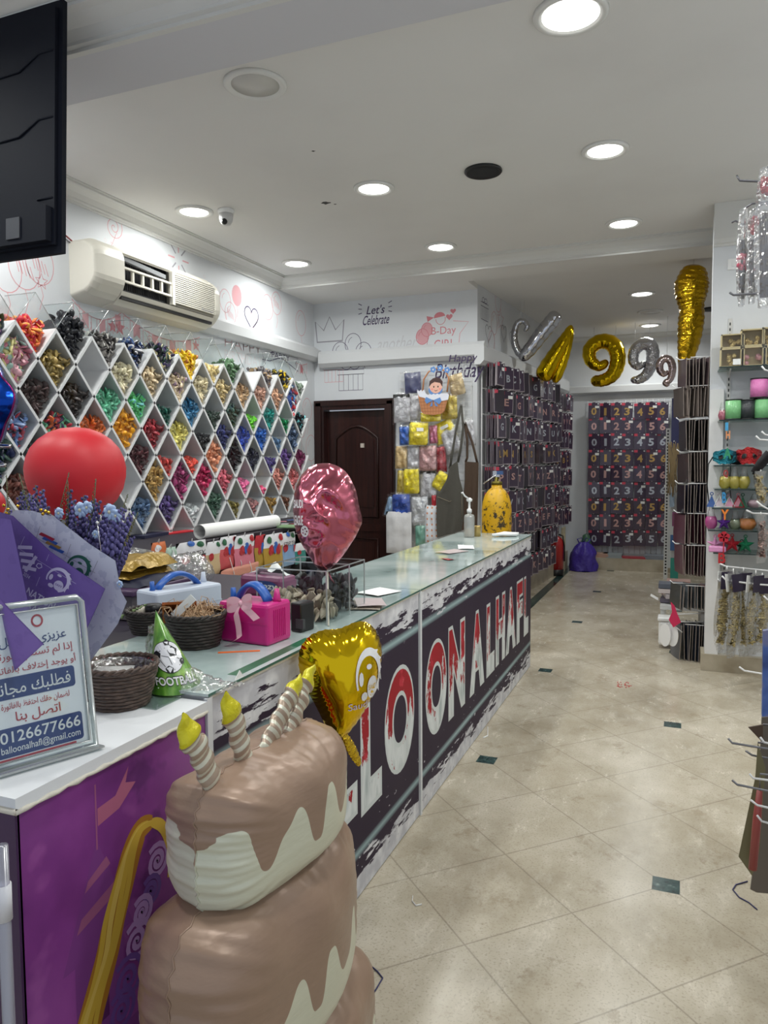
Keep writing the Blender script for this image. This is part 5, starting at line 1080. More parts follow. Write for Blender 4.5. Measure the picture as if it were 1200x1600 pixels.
def deco_purple(b, f):
    fe = tilt(f, 92, 906, -.5); emblem(b, fe, 0, 0, 19.5, WPR, PUR, True)
    g_ = tilt(f, 0, 0, -.52); 
    b.text('NATIONAL', tilt(f, 42, 921, -.55), WPR, box=(0, 66, -8, 4), h=.0006, bold=.02); b.text('RADIO', tilt(f, 44, 944, -.55), WPR, box=(0, 36, -8, 3), h=.0006)
    for k in range(4):
        q = tilt(f, 41+k*2, 855+k*11, -.1-.06*k); b.poly([q(u, v, .0005) for u, v in [(-11, -3.4), (11, -2.0), (11, 3.4), (-11, 2.0)]], WPR)
    q = tilt(f, 50, 880, .9); b.poly([q(u, v, .0007) for u, v in [(-16, -2.6), (14, -2.6), (14, 2.6), (-16, 2.6)]], WPR)
    q = tilt(f, 62, 884, -.1); b.line([q(u, v, 0) for u, v in []] or [(58, 884), (61, 880), (66, 881), (67, 886), (62, 888), (58, 884)], f, 1.6, WPR, .0006)
    b.text('2034', tilt(f, 40, 898, -.6), WPR, box=(-4, 8, -3, 3), h=.0006)
    for a_, c_ in (((20, 850), (120, 912)), ((40, 838), (20, 880)), ((78, 866), (56, 916))): b.line([a_, c_], f, .5, WPR, .0004)
paper([(25, 797), (50, 798), (85, 808), (140, 850), (180, 876), (186, 905), (190, 925), (198, 940), (182, 975), (140, 1035), (70, 1110), (-40, 1110), (-60, 900), (0, 820)], 1.36, WWR, 'white_wrap', .02, deco_white)
paper([(-60, 790), (0, 800), (20, 806), (80, 862), (164, 920), (150, 950), (132, 985), (80, 1080), (20, 1120), (-60, 1100), (-90, 900)], 1.28, PUR, 'purple_wrap', .02, deco_purple)
PUR2 = NT('purple_wrap_front', .42); PUR2.col(PUR2.mix(PUR2.op('MULTIPLY', PUR2.step(PUR2.noise(34, 2), .55, .05), .3), (128, 98, 174), (112, 82, 156))); PUR2 = PUR2.m
paper([(-60, 800), (-20, 806), (16, 812), (46, 962), (30, 1000), (0, 1020), (-60, 1010)], 1.20, PUR, 'purple_wrap_fold', .02)
paper([(-70, 905), (0, 934), (30, 966), (68, 1006), (30, 1040), (-10, 1078), (-70, 1060)], 1.02, PUR2, 'purple_wrap_corner', .015)
STM, LAV = mat('stem_green', (58, 70, 44), .6), mat('lavender', (92, 86, 140), .7); LAV2 = mat('lavender_dark', (70, 64, 112), .7); OLV = mat('olive_spike', (104, 92, 50), .7)
stem_n = 0
for i in range(74):
    px = R_.uniform(12, 208); py = R_.uniform(752, 872); 
    if px > 120: py = max(py, 770+(px-120)*.35)
    Yd = R_.uniform(1.40, 1.58); p1 = gy(px, py, Yd); p0 = gy(lerp(px, 100, .35), 900+R_.uniform(0, 40), 1.42); b = MB()
    sprig(b, p0, p1, STM, R_.choice((LAV, LAV2)), 30, .0105, .38); b.build('lavender_stem', t)
for (x0, y0, x1, y1) in ((85, 820, 108, 738), (102, 815, 106, 752), (135, 800, 150, 748), (18, 810, 10, 742), (60, 810, 30, 740), (170, 830, 200, 772), (185, 835, 216, 800)):
    b = MB(); sprig(b, gy(x0, y0+40, 1.42), gy(x1, y1, 1.46), STM, OLV, 26, .0035, .3); b.build('olive_spike', t)
SKY = mat('sky_petal', (172, 194, 226), .6)
for (px, py, s) in ((128, 797, 11), (138, 793, 9), (174, 800, 11), (183, 806, 9), (94, 802, 8), (150, 835, 6), (188, 913, 5)):
    c = gy(px, py, 1.42 if px < 185 else 1.35); b = MB(); k = s*1.7/1167*1.2
    for j in range(7):
        a = j*.9; n_ = Vector((math.cos(a), -.35, math.sin(a))); b.ball(c+n_*k*.55, (k*.55, k*.22, k*.45), SKY, 8, Matrix.Rotation(-a, 3, 'Y') @ rotx(.5))
    b.ball(c+Vector((0, -k*.3, 0)), k*.28, mat('petal_centre', (200, 196, 170), .6), 6); b.build('blue_flower', t)
GB = mat('gold_bead', (214, 170, 60), .2, metal=1)
for (px, py) in ((6, 790), (12, 796), (28, 791), (64, 797), (71, 799), (76, 801), (10, 802), (67, 803)): b = MB(); b.ball(gy(px, py, 1.34), .0042, GB, 10); b.build('gold_bead', t)
b = MB(); pp = gy(152, 817, 1.36); b.tube([gy(158, 864, 1.36), pp], .0014, CHROME, 5); b.ball(pp, .0045, CHROME, 10); b.build('pearl_pin', t)
b = MB(); b.lathe([(.03, .002), (.034, .10), (.036, .20), (.03, .26)], PUR, 20, BQ+Vector((-.02, .14, 0))); b.build('wrap_gather', t)
# ---- red latex balloon behind the bouquet
RED = mat('red_latex', (200, 30, 42), .48); Yb = 1.80; c = gy(119, 742, Yb); d_ = (c-Vector((0, 0, CAMH))).length; rr_ = 72*d_*.955/1167
t = thing('red_balloon', 'large round red balloon behind the lavender bouquet', 'balloon', (c.x, c.y, DKZ))
b = MB(); b.lathe([(0, -1.02), (.05, -1.0), (.2, -.965), (.42, -.87), (.62, -.73), (.8, -.54), (.93, -.30), (.99, -.05), (1.0, .15), (.96, .36), (.87, .56), (.72, .74), (.52, .88), (.28, .97), (0, 1.0)], RED, 48, c); 
b.v = [c+(v-c)*rr_ for v in b.v]; b.build('balloon_body', t)
b = MB(); b.lathe([(.004, 0), (.012, .02), (.006, .03)], RED, 12, c-Vector((0, 0, rr_+.03))); b.tube([c-Vector((0, 0, rr_+.02)), Vector((c.x, c.y, DKZ+.004))], .003, WIREW, 6); b.lathe([(.04, 0), (.04, .006), (.0, .008)], WIREW, 16, (c.x, c.y, DKZ)); b.build('balloon_stick', t)
c = gy(-22, 788, 1.75); t = thing('red_balloon', 'small red balloon cut off by the left edge beside the lavender', 'balloon', (c.x, c.y, DKZ)); b = MB(); b.ball(c, .058, RED, 28); b.build('balloon_body', t); b = MB(); b.tube([c-Vector((0, 0, .056)), Vector((c.x, c.y, DKZ))], .003, WIREW, 6); b.build('balloon_stick', t)
# ---- blue star foil balloon at the left edge
BF = mat('blue_foil', (16, 64, 160), .2, metal=.9, bump=(9, .5, .02)); MF = mat('magenta_foil', (120, 30, 90), .25, metal=.8)
c = gy(-28, 628, 1.9); t = thing('blue_foil_balloon', 'shiny blue foil balloon with magenta edge cut off by the left edge', 'balloon', (c.x, c.y, c.z-.16))
def bfoil(sg): return lambda u, v: c+Vector((.135*math.cos(6.283*u)*v*(1+.12*math.cos(5*6.283*u)), sg*.07*(1-v**2.4)**.6+.006*math.sin(30*u)*v**5, .155*math.sin(6.283*u)*v*(1+.12*math.cos(5*6.283*u))))
b = MB(); b.grid(bfoil(-1), 40, 9, BF, cu=True); b.grid(bfoil(1), 40, 9, BF, cu=True); b.build('foil_body', t)
b = MB(); b.tube([bfoil(1)(k/40, 1.0) for k in range(40)], .004, MF, 5, closed=True); b.build('seam', t)
b = MB(); b.tube([c+Vector((0, 0, -.15)), Vector((c.x, c.y+.02, DKZ))], .003, WIREW, 6); b.build('balloon_stick', t)
# ---- foil hearts
def foil_heart(c, nrm, w, h, th, foil, name, label, crk=.0, nw=46, seed=0, base=None, px=None):
    c = Vector(c); nrm = Vector(nrm).normalized(); U = Vector((0, 0, 1)).cross(nrm).normalized(); V = nrm.cross(U)
    H2 = [(math.sin(t_)**3*.35+.65*math.sin(t_)*abs(math.sin(t_))**.6, (13*math.cos(t_)-3.6*math.cos(2*t_)-1.1*math.cos(3*t_)-.5*math.cos(4*t_))/16) for t_ in [2*math.pi*k/80 for k in range(80)]]; mx = max(p[0] for p in H2); zmin = min(p[1] for p in H2); zmax = max(p[1] for p in H2)
    out = [(p[0]/mx*w/2, (p[1]-(zmin+zmax)/2)*h/(zmax-zmin)) for p in H2]
    notch = .14
    if px:   # outline surveyed in the balloon's own plane
        notch = 0; pl = []
        for x_, y_ in px:
            d_ = _ray(x_, y_); o_ = Vector((0, 0, CAMH)); p_ = o_+d_*((c-o_).dot(nrm)/d_.dot(nrm))-c; pl.append((p_.dot(U), p_.dot(V)))
        out = []
        for k in range(80):
            a = 2*math.pi*k/80; uu, vv = math.sin(a), math.cos(a); best = .1
            n_ = len(pl)
            for i in range(n_):
                (x0, y0), (x1, y1) = pl[i], pl[(i+1) % n_]; den = uu*(y1-y0)-vv*(x1-x0)
                if abs(den) < 1e-12: continue
                tt = (x0*(y1-y0)-y0*(x1-x0))/den; ss = (x0*vv-y0*uu)/den
                if tt > 0 and -1e-6 <= ss <= 1+1e-6: best = tt; break
            out.append(best)
        for _ in range(2): out = [(out[k-1]+2*out[k]+out[(k+1) % 80])/4 for k in range(80)]
        out = [(out[k]*math.sin(2*math.pi*k/80), out[k]*math.cos(2*math.pi*k/80)) for k in range(80)]
        h = 2*abs(out[40][1])
    def th_(s): return th*max(0, 1-s**2.3)**.62
    def S(s, k, sg):
        i = int(k) % 80; j = (i+1) % 80; f = k-int(k); o = (lerp(out[i][0], out[j][0], f), lerp(out[i][1], out[j][1], f)); a = 2*math.pi*k/80
        x, y = o[0]*s, o[1]*s; cr = crk*noise.noise(Vector((x*9+seed, y*9, sg*3)))*(1-s**6)-crk*1.5*abs(noise.noise(Vector((x*11+3, y*11+seed, sg))))*(1-s**8)+crk*.25*abs(noise.noise(Vector((x*26, y*26+seed, sg))))
        z = sg*(th_(s)*(1-notch*math.exp(-((x/(w*.12))**2))*max(0, y/(h*.5)))+cr)+.010*math.sin(nw*a)*s**9*.5
        return c+U*x+V*y+nrm*z
    b = MB()
    for sg in (1, -1): b.grid(lambda u, v: S(v, u*80, sg), 160, 16, foil, cu=True)
    def surf(u, v, hh=0):
        a = math.atan2(v, u); best = None
        for i in range(80):
            x0, y0 = out[i]; x1, y1 = out[(i+1) % 80]; d = (x1-x0)*(-v)-(y1-y0)*(-u)
            den = u*(y1-y0)-v*(x1-x0)
            if abs(den) < 1e-12: continue
            tt = (x0*(y1-y0)-y0*(x1-x0))/den; ss = (x0*v-y0*u)/den
            if tt > 0 and -1e-6 <= ss <= 1+1e-6: best = 1/tt; break
        s = min(.98, best or 0); z = th_(s)*(1-notch*math.exp(-((u/(w*.12))**2))*max(0, v/(h*.5)))
        return c+U*u+V*v+nrm*(z+hh+crk*1.1+.0015)
    t = thing(name, label, 'foil balloon', base if base else (c.x, c.y, c.z-h/2-.1)); b.build('foil_heart', t)
    return t, surf, c-V*h/2, U, V
GFOIL = mat('bright_gold_foil', (228, 190, 26), .10, metal=1, bump=(7, .22, .02))
hc = gy(533, 1055, 1.93)
t, sf, tip, U, V = foil_heart(hc, (.62, -.78, .06), .40, .335, .085, GFOIL, 'gold_heart_balloon', 'gold foil heart balloon with white emblem in front of the counter', 0, 46, 0, None, [(466, 1040), (468, 1012), (484, 992), (508, 983), (526, 984), (540, 979), (556, 971), (572, 970), (588, 984), (597, 1010), (594, 1045), (582, 1085), (562, 1122), (540, 1150), (528, 1160), (512, 1140), (492, 1100), (474, 1068)])
b = MB(); emblem(b, lambda u, v, h=0: sf(u*.55, v, h), .122, .005, .082, WHITEG, GOLDP, True); b.text('Saudi', sf, WPR, box=(.0, .07, -.085, -.065), h=.001); b.build('printed_emblem', t)
b = MB(); N_ = 26; P = [tip+Vector((0, 0, .015)).lerp(Vector((.02, .075, -.105)), k/N_) for k in range(N_+1)]; b.tube(P, [.010+.007*math.sin(math.pi*k/N_)+.002*math.sin(k*2.4) for k in range(N_+1)], mat('crinkled_gold', (226, 190, 50), .2, metal=1, bump=(60, 1.0, .02)), 10, flat=.5); b.build('tail', t)
b = MB(); b.tube([tip+Vector((0, 0, .01)), Vector((tip.x-.03, tip.y+.03, .62)), Vector((-.98, tip.y+.05, .0))], .002, mat('thin_string', (200, 190, 150), .5), 5); b.build('string', t)
RFOIL = mat('rose_foil', (204, 112, 130), .2, metal=1, bump=(7, .15, .03))
hc = gy(511, 806, 2.45)
t, sf, tip, U, V = foil_heart(hc, (.36, -.93, .05), .285, .41, .13, RFOIL, 'pink_heart_balloon', 'crinkled rose pink foil heart balloon on a stick in the clear bin', .032, 30, 4, (hc.x, hc.y-.05, ZT), [(458, 800), (460, 768), (470, 742), (486, 728), (502, 723), (522, 725), (542, 737), (556, 765), (562, 795), (567, 814), (556, 838), (536, 868), (518, 888), (502, 898), (488, 876), (470, 848), (461, 826)])
b = MB(); b.text('SAUDI', sf, WHITEG, box=(-.108, -.07, .03, .06), h=.012, bold=.03); b.build('printed_word', t); b = MB(); b.text('LEAGUE', sf, WHITEG, box=(-.108, -.07, -.03, .005), h=.012, bold=.03); b.build('printed_word', t); b = MB(); b.poly([sf(p[0], p[1], .012) for p in circ(-.065, -.05, .015, .02, n=16)[:-1]], WHITEG)
for k in range(5): a = k*1.2566; b.poly([sf(-.065+.008*math.cos(a)+p[0], -.05+.010*math.sin(a)+p[1], .0135) for p in circ(0, 0, .003, n=8)[:-1]], RFOIL)
b.build('printed_ball', t)
b = MB(); b.tube([tip+Vector((0, 0, .02)), Vector((BX1+.012, BY0-.012, ZT+.002))], .0032, mat('stick_ivory', (222, 216, 200), .4), 6); b.tube([tip, tip+Vector((.02, -.01, -.03)), tip+Vector((.03, -.005, -.045))], .005, RFOIL, 6, flat=.4); b.build('balloon_stick', t)
# ---- inflated cake balloon
g = NT('cake_foil', .34); g.b.inputs['Metallic'].default_value = .25
def cake_mat(key, z0, ph):
    g = NT(key, .35, .0); g.b.inputs['Metallic'].default_value = .15
    s1 = g.op('SINE', g.op('MULTIPLY_ADD', g.y, 2*math.pi/.125, ph)); s2 = g.op('SINE', g.op('MULTIPLY_ADD', g.y, 2*math.pi/.081, ph*1.7))
    w = g.op('ADD', g.op('MULTIPLY', s1, .75), g.op('MULTIPLY', s2, .35)); w = g.op('MULTIPLY', g.op('SINE', g.op('MULTIPLY', w, 1.5)), .048)
    e = g.step(g.z, g.op('ADD', w, z0), .0012); g.col(g.mix(e, (206, 206, 184), (150, 124, 105)))
    h = g.op('MULTIPLY', g.noise(16, 3, stretch=(1, .5, 2.2)), 1.0); g.bump(h, .14, .02); return g.m
def cake_mat_fix(g): pass
CX = -.80
ck = thing('cake_balloon', 'tall inflated brown and cream cake balloon with four candles in front of the counter', 'foil balloon', (CX, 1.33, 0.0))
def tier(y0, y1, z0, z1, th, m_, name, tilt_=0.0):
    cy, cz, hw, hh = (y0+y1)/2, (z0+z1)/2, (y1-y0)/2, (z1-z0)/2
    def outl(a):
        ca, sa = math.cos(a), math.sin(a); n_ = 5.0; k = (abs(ca)**n_+abs(sa)**n_)**(-1/n_); return ca*k, sa*k
    def S(u, v, sg):
        a = 2*math.pi*u; oy, oz = outl(a); s = v; pl = 1-.055*math.cos(4*a)*0
        t_ = th*max(0, 1-s**3.6)**.52
        fold = .007*math.sin(22*a+3*math.sin(5*a))*s**7*(1-s**14)+.004*math.sin(53*a)*s**10
        rad = 1+.010*math.sin(22*a)*s**10
        big = .016*math.sin(oy*hw*s*38+oz*2.0*s+1)*(max(0, oz*s))**2+.010*math.sin(oy*hw*s*17+sg)
        y = cy+oy*hw*s*rad; z = cz+oz*hh*s*rad+tilt_*oy*hw*s
        return Vector((CX+sg*(t_+big*(1-s**6))+fold, y, z))
    b = MB()
    for sg in (1, -1): b.grid(lambda u, v: S(u, v, sg), 220, 26, m_, cu=True)
    o = b.build(name, ck)
    b = MB(); b.tube([S(k/110, 1.0, 1)*1.0 for k in range(110)], .0022, m_, 4, closed=True); b.build('seam', o); return o
tier(.93, 1.69, .02, .37, .165, cake_mat('cake_foil_low', .17, 1.0), 'cake_tier')
tier(.99, 1.61, .33, .745, .15, cake_mat('cake_foil_mid', .52, 2.4), 'cake_tier')
tier(1.075, 1.575, .700, .965, .13, cake_mat('cake_foil_top', .842, .4), 'cake_tier', -.03)
CRM, BRN, FLM = mat('candle_cream', (204, 202, 184), .3, metal=.3), mat('candle_brown', (164, 144, 126), .3, metal=.3), mat('candle_yellow', (206, 196, 30), .25, metal=.2, bump=(40, .6))
for (xb, yb, xt, yt) in ((327, 1212, 286, 1112), (384, 1196, 354, 1076), (420, 1158, 470, 1050), (452, 1142, 492, 1040)):
    p0, p1 = gx(xb, yb, CX), gx(xt, yt, CX); ax_ = p1-p0; L_ = ax_.length; a1 = ax_.normalized(); sd = Vector((1, 0, 0)).cross(a1).normalized(); n_ = Vector((1, 0, 0))
    def cs(u, v, k=(xb*7) % 5):
        a = 2*math.pi*u; w = .025 if v < .68 else .029*max(0, 1-((v-.68)/.33)**1.6)+.001
        return p0-a1*.03+a1*(L_+.03)*v+sd*(w*math.cos(a)+.008*math.sin(v*5+k)*(v > .6))+n_*(w*.5*math.sin(a)+.003*math.sin(v*30+k))
    b = MB(); b.grid(lambda u, v: cs(u, v*.72), 14, 37, CRM, cu=True, mfn=lambda u, v: BRN if int(v*36/2.2) % 2 else CRM); o = b.build('candle', ck)
    b = MB(); b.grid(lambda u, v: cs(u, .72+v*.28), 14, 9, FLM, cu=True); b.build('candle_flame', o)
# ---- clear upright at the extreme left edge
pL, pH = gz(10, 1590, .30), None
c = gy(9, 1480, .86); b = MB(); b.tube([Vector((c.x, c.y, 0)), Vector((c.x, c.y, .93))], .010, film('tube_clear', (214, 214, 226), fac=.15, rough=.2, body=.35, bodycol=(200, 200, 214)), 14); 
t = thing('clear_tube_stand', 'translucent plastic tube standing at the far left beside the purple cabinet', 'tube', (c.x, c.y, 0)); b.build('tube', t)
b = MB(); z_ = gy(9, 1410, .86).z; b.tube([Vector((c.x, c.y, z_-.03)), Vector((c.x, c.y, z_+.03))], .0125, mat('white_collar', (216, 216, 220), .4), 14); b.build('collar', t)
# ================================================================== door wall: wire grid with hanging packets, apron
WGY = 7.31
t = thing('wire_grid', 'white wire grid on the wall right of the dark door', 'wire grid', (-2.36, WGY, .55))
b = MB(); xg0, xg1, zg0, zg1 = -2.74, -1.98, .55, 2.46
for k in range(11): x = lerp(xg0, xg1, k/10); b.tube([(x, WGY, zg0), (x, WGY, zg1)], .0025, WIREW, 5)
for k in range(25): z = lerp(zg0, zg1, k/24); b.tube([(xg0, WGY-.004, z), (xg1, WGY-.004, z)], .0025, WIREW, 5)
for x in (xg0, xg1):
    for z in (.8, 2.3): b.tube([(x, WGY, z), (x, YB-.003, z)], .004, WIREW, 5)
b.build('wires', t)
def foilm(k, rgb, r=.2): return mat('foil_'+k, tuple(min(255, int(c*1.15)) for c in rgb), r+.05, metal=.45 if k != 'silver' else .3, bump=(22, .9, .02))
FS, FGd, FYl, FRg, FRd, FBl = foilm('silver', (190, 190, 194)), foilm('gold', (170, 140, 70)), foilm('yellow_gold', (236, 206, 40)), foilm('rose_gold', (190, 150, 150)), foilm('red', (150, 34, 44)), foilm('blue', (40, 90, 170))
FPk = foilm('pink', (190, 110, 140))
def wpkt(label, px0, px1, py0, py1, m_, d=.10, name='foil_packet', tilt_=0, header=None, lab=False, group='foil packets on the wire grid', cat='packet', th=.035, filmy=True):
    Y = WGY-d; a = gy(px0, py1, Y); c = gy(px1, py0, Y); W, Hh = c.x-a.x, c.z-a.z; cx, cz = (a.x+c.x)/2, (a.z+c.z)/2
    if filmy: W *= 1.08; Hh *= 1.03; tilt_ = tilt_+R_.uniform(-.07, .07)
    t = thing(name, label, cat, (cx, Y, a.z), group); ct, st = math.cos(tilt_), math.sin(tilt_)
    def F(u, v, h): x, z = (u-.5)*W, (v-.5)*Hh; return Vector((cx+x*ct-z*st, Y-h, cz+x*st+z*ct))
    sd = R_.random()*50
    def pil(u, v, s, sg): k = (max(0, 1-(2*u-1)**4)*max(0, 1-(2*v-1)**4))**.5; n_ = noise.noise(Vector((u*4+sd, v*4, sg))); return F(.5+(u-.5)*s, .5+(v-.5)*s-.03*(1-s), sg*th/2*k*(1+.5*n_)+.012*n_*k+sg*.010*abs(noise.noise(Vector((u*9+sd, v*9, 2))))*k)
    b = MB(); b.grid(lambda u, v: pil(u, v, .97 if filmy else 1, 1), 12, 12, m_); b.grid(lambda u, v: pil(u, v, .97 if filmy else 1, -1), 12, 12, m_); b.build('foil_content' if filmy else 'fabric', t)
    if filmy:
        b = MB(); b.grid(lambda u, v: pil(u, v, 1.14, 1)+Vector((0, -.004, 0)), 10, 10, FILM); b.build('clear_sleeve', t)
    if header: b = MB(); b.prism([(0, .88), (1, .88), (1, 1.0), (0, 1.0)], lambda u, v, h: F(u, v, h+.012), 0, .004, header); b.build('header_card', t)
    if lab: b = MB(); b.prism([(.45, .6), (.8, .6), (.8, .75), (.45, .75)], lambda u, v, h: F(u, v, h+th/2+.012), 0, .001, PAPER); b.build('price_label', t)
    b = MB(); p = F(.5, .97, 0); b.tube([p+Vector((0, -.02, .004)), p+Vector((0, -.01, .012)), Vector((p.x, WGY, p.z+.018))], .0025, WIREW, 5); b.build('hook', t)
    return t
def zq(x): return 480+x/4
def zr(y): return 560+y/4
PK_ = [('printed blue and red balloon packet left of the baby basket picture', 612, 708, 85, 220, pm('star_blue', (60, 66, 120)), 0, 0, 0), ('clear packet of tan decorations at the top right of the grid', 890, 978, 95, 232, foilm('tan', (190, 170, 130), .4), .15, 0, 0),
 ('silver foil packet with dark header at top left of the grid beside the door frame', 545, 640, 225, 402, FS, 0, 1, 0), ('silver grey packet just left of the baby basket picture bottom', 628, 702, 230, 392, FS, 0, 0, 0), ('dull gold foil packet hanging right of the baby basket picture', 830, 935, 225, 382, foilm('olive_gold', (190, 170, 70)), .05, 0, 0), ('bright gold flat packet just under the baby basket picture', 712, 832, 335, 397, FYl, 0, 0, 0),
 ('blue foil packet at the left end of the row under the basket picture', 578, 640, 425, 542, FBl, 0, 0, 0), ('gold foil packet with a white label under the basket picture', 640, 752, 398, 542, FYl, 0, 0, 1), ('narrow pink foil packet between two gold packets', 762, 812, 418, 532, FPk, 0, 0, 0), ('tilted gold foil packet with white label left of the apron strap', 788, 922, 392, 525, FYl, .45, 0, 1), ('tilted silver packet half behind the apron strap', 850, 945, 440, 590, FS, .3, 0, 0), ('silver packet right of the apron strap', 978, 1045, 388, 545, FS, .1, 0, 0),
 ('beige gold packet at the left of the third row by the door', 553, 628, 548, 690, foilm('beige', (206, 180, 130), .35), 0, 0, 0), ('pale silver packet second in the third row', 628, 702, 548, 690, FS, 0, 0, 0), ('rose gold packet in the middle of the third row', 703, 803, 545, 702, FRg, 0, 0, 0), ('narrow red foil packet in the third row', 803, 868, 550, 712, FRd, 0, 0, 0),
 ('olive gold packet at the left of the fourth row', 563, 606, 700, 845, foilm('olive_gold', (190, 170, 70)), 0, 0, 0), ('bright yellow gold square packet facing out in the fourth row', 604, 697, 692, 845, FYl, 0, 0, 0), ('shiny silver packet with header in the fourth row', 708, 802, 700, 870, FS, 0, 1, 0), ('tilted yellow gold packet beside the apron pocket', 795, 872, 708, 825, FYl, -.5, 0, 0),
 ('blue printed packet low beside the door above the white cloth bag', 535, 640, 850, 992, foilm('print_blue', (50, 80, 160), .4), 0, 0, 0), ('light blue printed packet half hidden at the grid left bottom', 495, 575, 870, 990, foilm('light_blue', (150, 180, 210), .4), -.3, 0, 0), ('white and silver gift bag packet low in the middle', 650, 752, 865, 1045, foilm('white_silver', (200, 202, 206), .35), 0, 0, 0), ('packet with green scissors print low on the grid', 678, 742, 1045, 1172, pm('mint', (130, 190, 170)), 0, 0, 0)]
for i, (lab, x0, x1, y0, y1, m_, tl, hd, lb) in enumerate(PK_):
    wpkt(lab, zq(x0), zq(x1), zr(y0), zr(y1), m_, .06+.012*(i % 3)+(.06 if 'picture' in lab and 'under' in lab else 0), tilt_=tl, header=BLACKP if hd else None, lab=bool(lb))
WCL = mat('white_cloth', (206, 206, 208), .8, bump=(40, .2)); DOT = NT('dotted_cloth', .7)
ck_ = DOT.op('MULTIPLY', DOT.step(DOT.op('SINE', DOT.op('MULTIPLY', DOT.x, 130)), .45, .05), DOT.step(DOT.op('SINE', DOT.op('MULTIPLY', DOT.z, 110)), .45, .05)); DOT.col(DOT.mix(ck_, (214, 216, 222), (206, 140, 100))); DOT = DOT.m
wpkt('plain white cloth bag hanging at the bottom beside the dark door', zq(495), zq(652), zr(960), zr(1215), WCL, .10, 'cloth_bag', 0, None, False, 'cloth bags low on the wire grid', 'cloth bag', .06, False)
wpkt('white bag with small orange squares hanging left of the apron', zq(738), zq(816), zr(920), zr(1150), DOT, .12, 'cloth_bag', 0, None, False, 'cloth bags low on the wire grid', 'cloth bag', .05, False)
wpkt('small red cloth strip hanging above the dotted bag', zq(778), zq(806), zr(855), zr(945), pm('red', (176, 34, 48)), .11, 'cloth_strip', 0, None, False, None, 'cloth', .02, False)
# baby in a basket cut-out (flat painted board)
Yc = WGY-.20; c = gy(zq(790), zr(240), Yc); kk = (gy(zq(890), 0, Yc).x-gy(zq(690), 0, Yc).x)/200.0
fK = lambda u, v, h=0: Vector((c.x+(u-790)*kk, Yc-h, c.z-(v-240)*kk))
t = thing('basket_cutout', 'painted board cut out of a baby sitting in a basket with blue bows', 'cut-out board', (c.x, Yc, fK(0, 350).z))
BRN_ = pm('wicker_print', (190, 128, 84)); BLU_ = pm('bow_blue', (96, 140, 200)); SKN = pm('skin_print', (232, 180, 160)); HAIR = pm('hair_print', (66, 36, 32)); RIMW = pm('frill_white', (226, 228, 238))
b = MB(); b.prism([(690, 225), (890, 225), (862, 330), (840, 346), (790, 352), (730, 345), (712, 330)][::-1], fK, 0, .012, BRN_)
for k in range(5): b.line([(696+k*5, 250+k*20), (884-k*6, 250+k*20)], fK, 2.5, mat('wicker_line', (150, 92, 56), .5), .0130)
for k in range(9): b.line([(705+k*21, 245), (722+k*17, 345)], fK, 2, mat('wicker_line', (150, 92, 56), .5), .0132)
b.build('basket_board', t)
b = MB(); b.tube([fK(720+10*0, 215, .006), fK(728, 130, .006), fK(760, 85, .006), fK(815, 68, .006), fK(865, 85, .006), fK(888, 130, .006), fK(878, 215, .006)], .008, BRN_, 8); b.build('basket_handle', t)
b = MB(); b.prism([(u, v) for u, v in circ(805, 200, 46, 34, 20)[:-1]], fK, .013, .015, BLU_); b.prism([(u, v) for u, v in circ(808, 175, 42, 45, 24)[:-1]], fK, .014, .017, SKN); b.build('baby_figure', t)
b = MB(); b.prism([(764, 180), (768, 145), (790, 128), (812, 124), (836, 130), (852, 150), (850, 182), (836, 158), (800, 150), (780, 160)], fK, .0175, .019, HAIR); b.build('hair', t)
b = MB(); 
for x in (795, 822): b.poly([fK(u, v, .0182) for u, v in circ(x, 180, 4, 6, 10)[:-1]], BLACKP)
b.line([(800, 200), (808, 207), (818, 200)], fK, 3, HAIR, .0182)
for x in (784, 834): b.poly([fK(u, v, .0180) for u, v in circ(x, 194, 8, 6, 10)[:-1]], pm('cheek', (236, 150, 140)))
b.build('face_print', t)
b = MB(); b.prism([(u, v) for u, v in [(685, 205)]+[(690+k*10, 194+10*(k % 2)) for k in range(5)]+[(745+k*12, 222+6*(k % 2)) for k in range(9)]+[(880, 222), (892, 232), (886, 262), (850, 268), (800, 262), (740, 248), (700, 236)]], fK, .0135, .0165, RIMW); b.build('frill', t)
b = MB()
for pts in ([(790, 262), (745, 240), (735, 262), (748, 282)], [(790, 262), (835, 246), (845, 268), (830, 288)], [(785, 262), (770, 300), (786, 296)], [(795, 262), (822, 300), (804, 298)]): b.prism(pts, fK, .0165, .018, BLU_)
b.build('blue_bow', t); b = MB()
for cx_, cy_ in ((790, 75), (835, 68), (880, 82)):
    for k in range(5): a = k*1.2566; b.poly([fK(u, v, .014+.0003*k) for u, v in circ(cx_+11*math.cos(a), cy_+11*math.sin(a), 9, n=10)[:-1]], BLU_)
    b.poly([fK(u, v, .0165) for u, v in circ(cx_, cy_, 5, n=8)[:-1]], RIMW)
b.build('flower_print', t)
b = MB(); b.tube([fK(800, 64, -.004), Vector((fK(800, 64).x, WGY, fK(800, 64).z+.01))], .0025, WIREW, 5); b.build('hook', t)
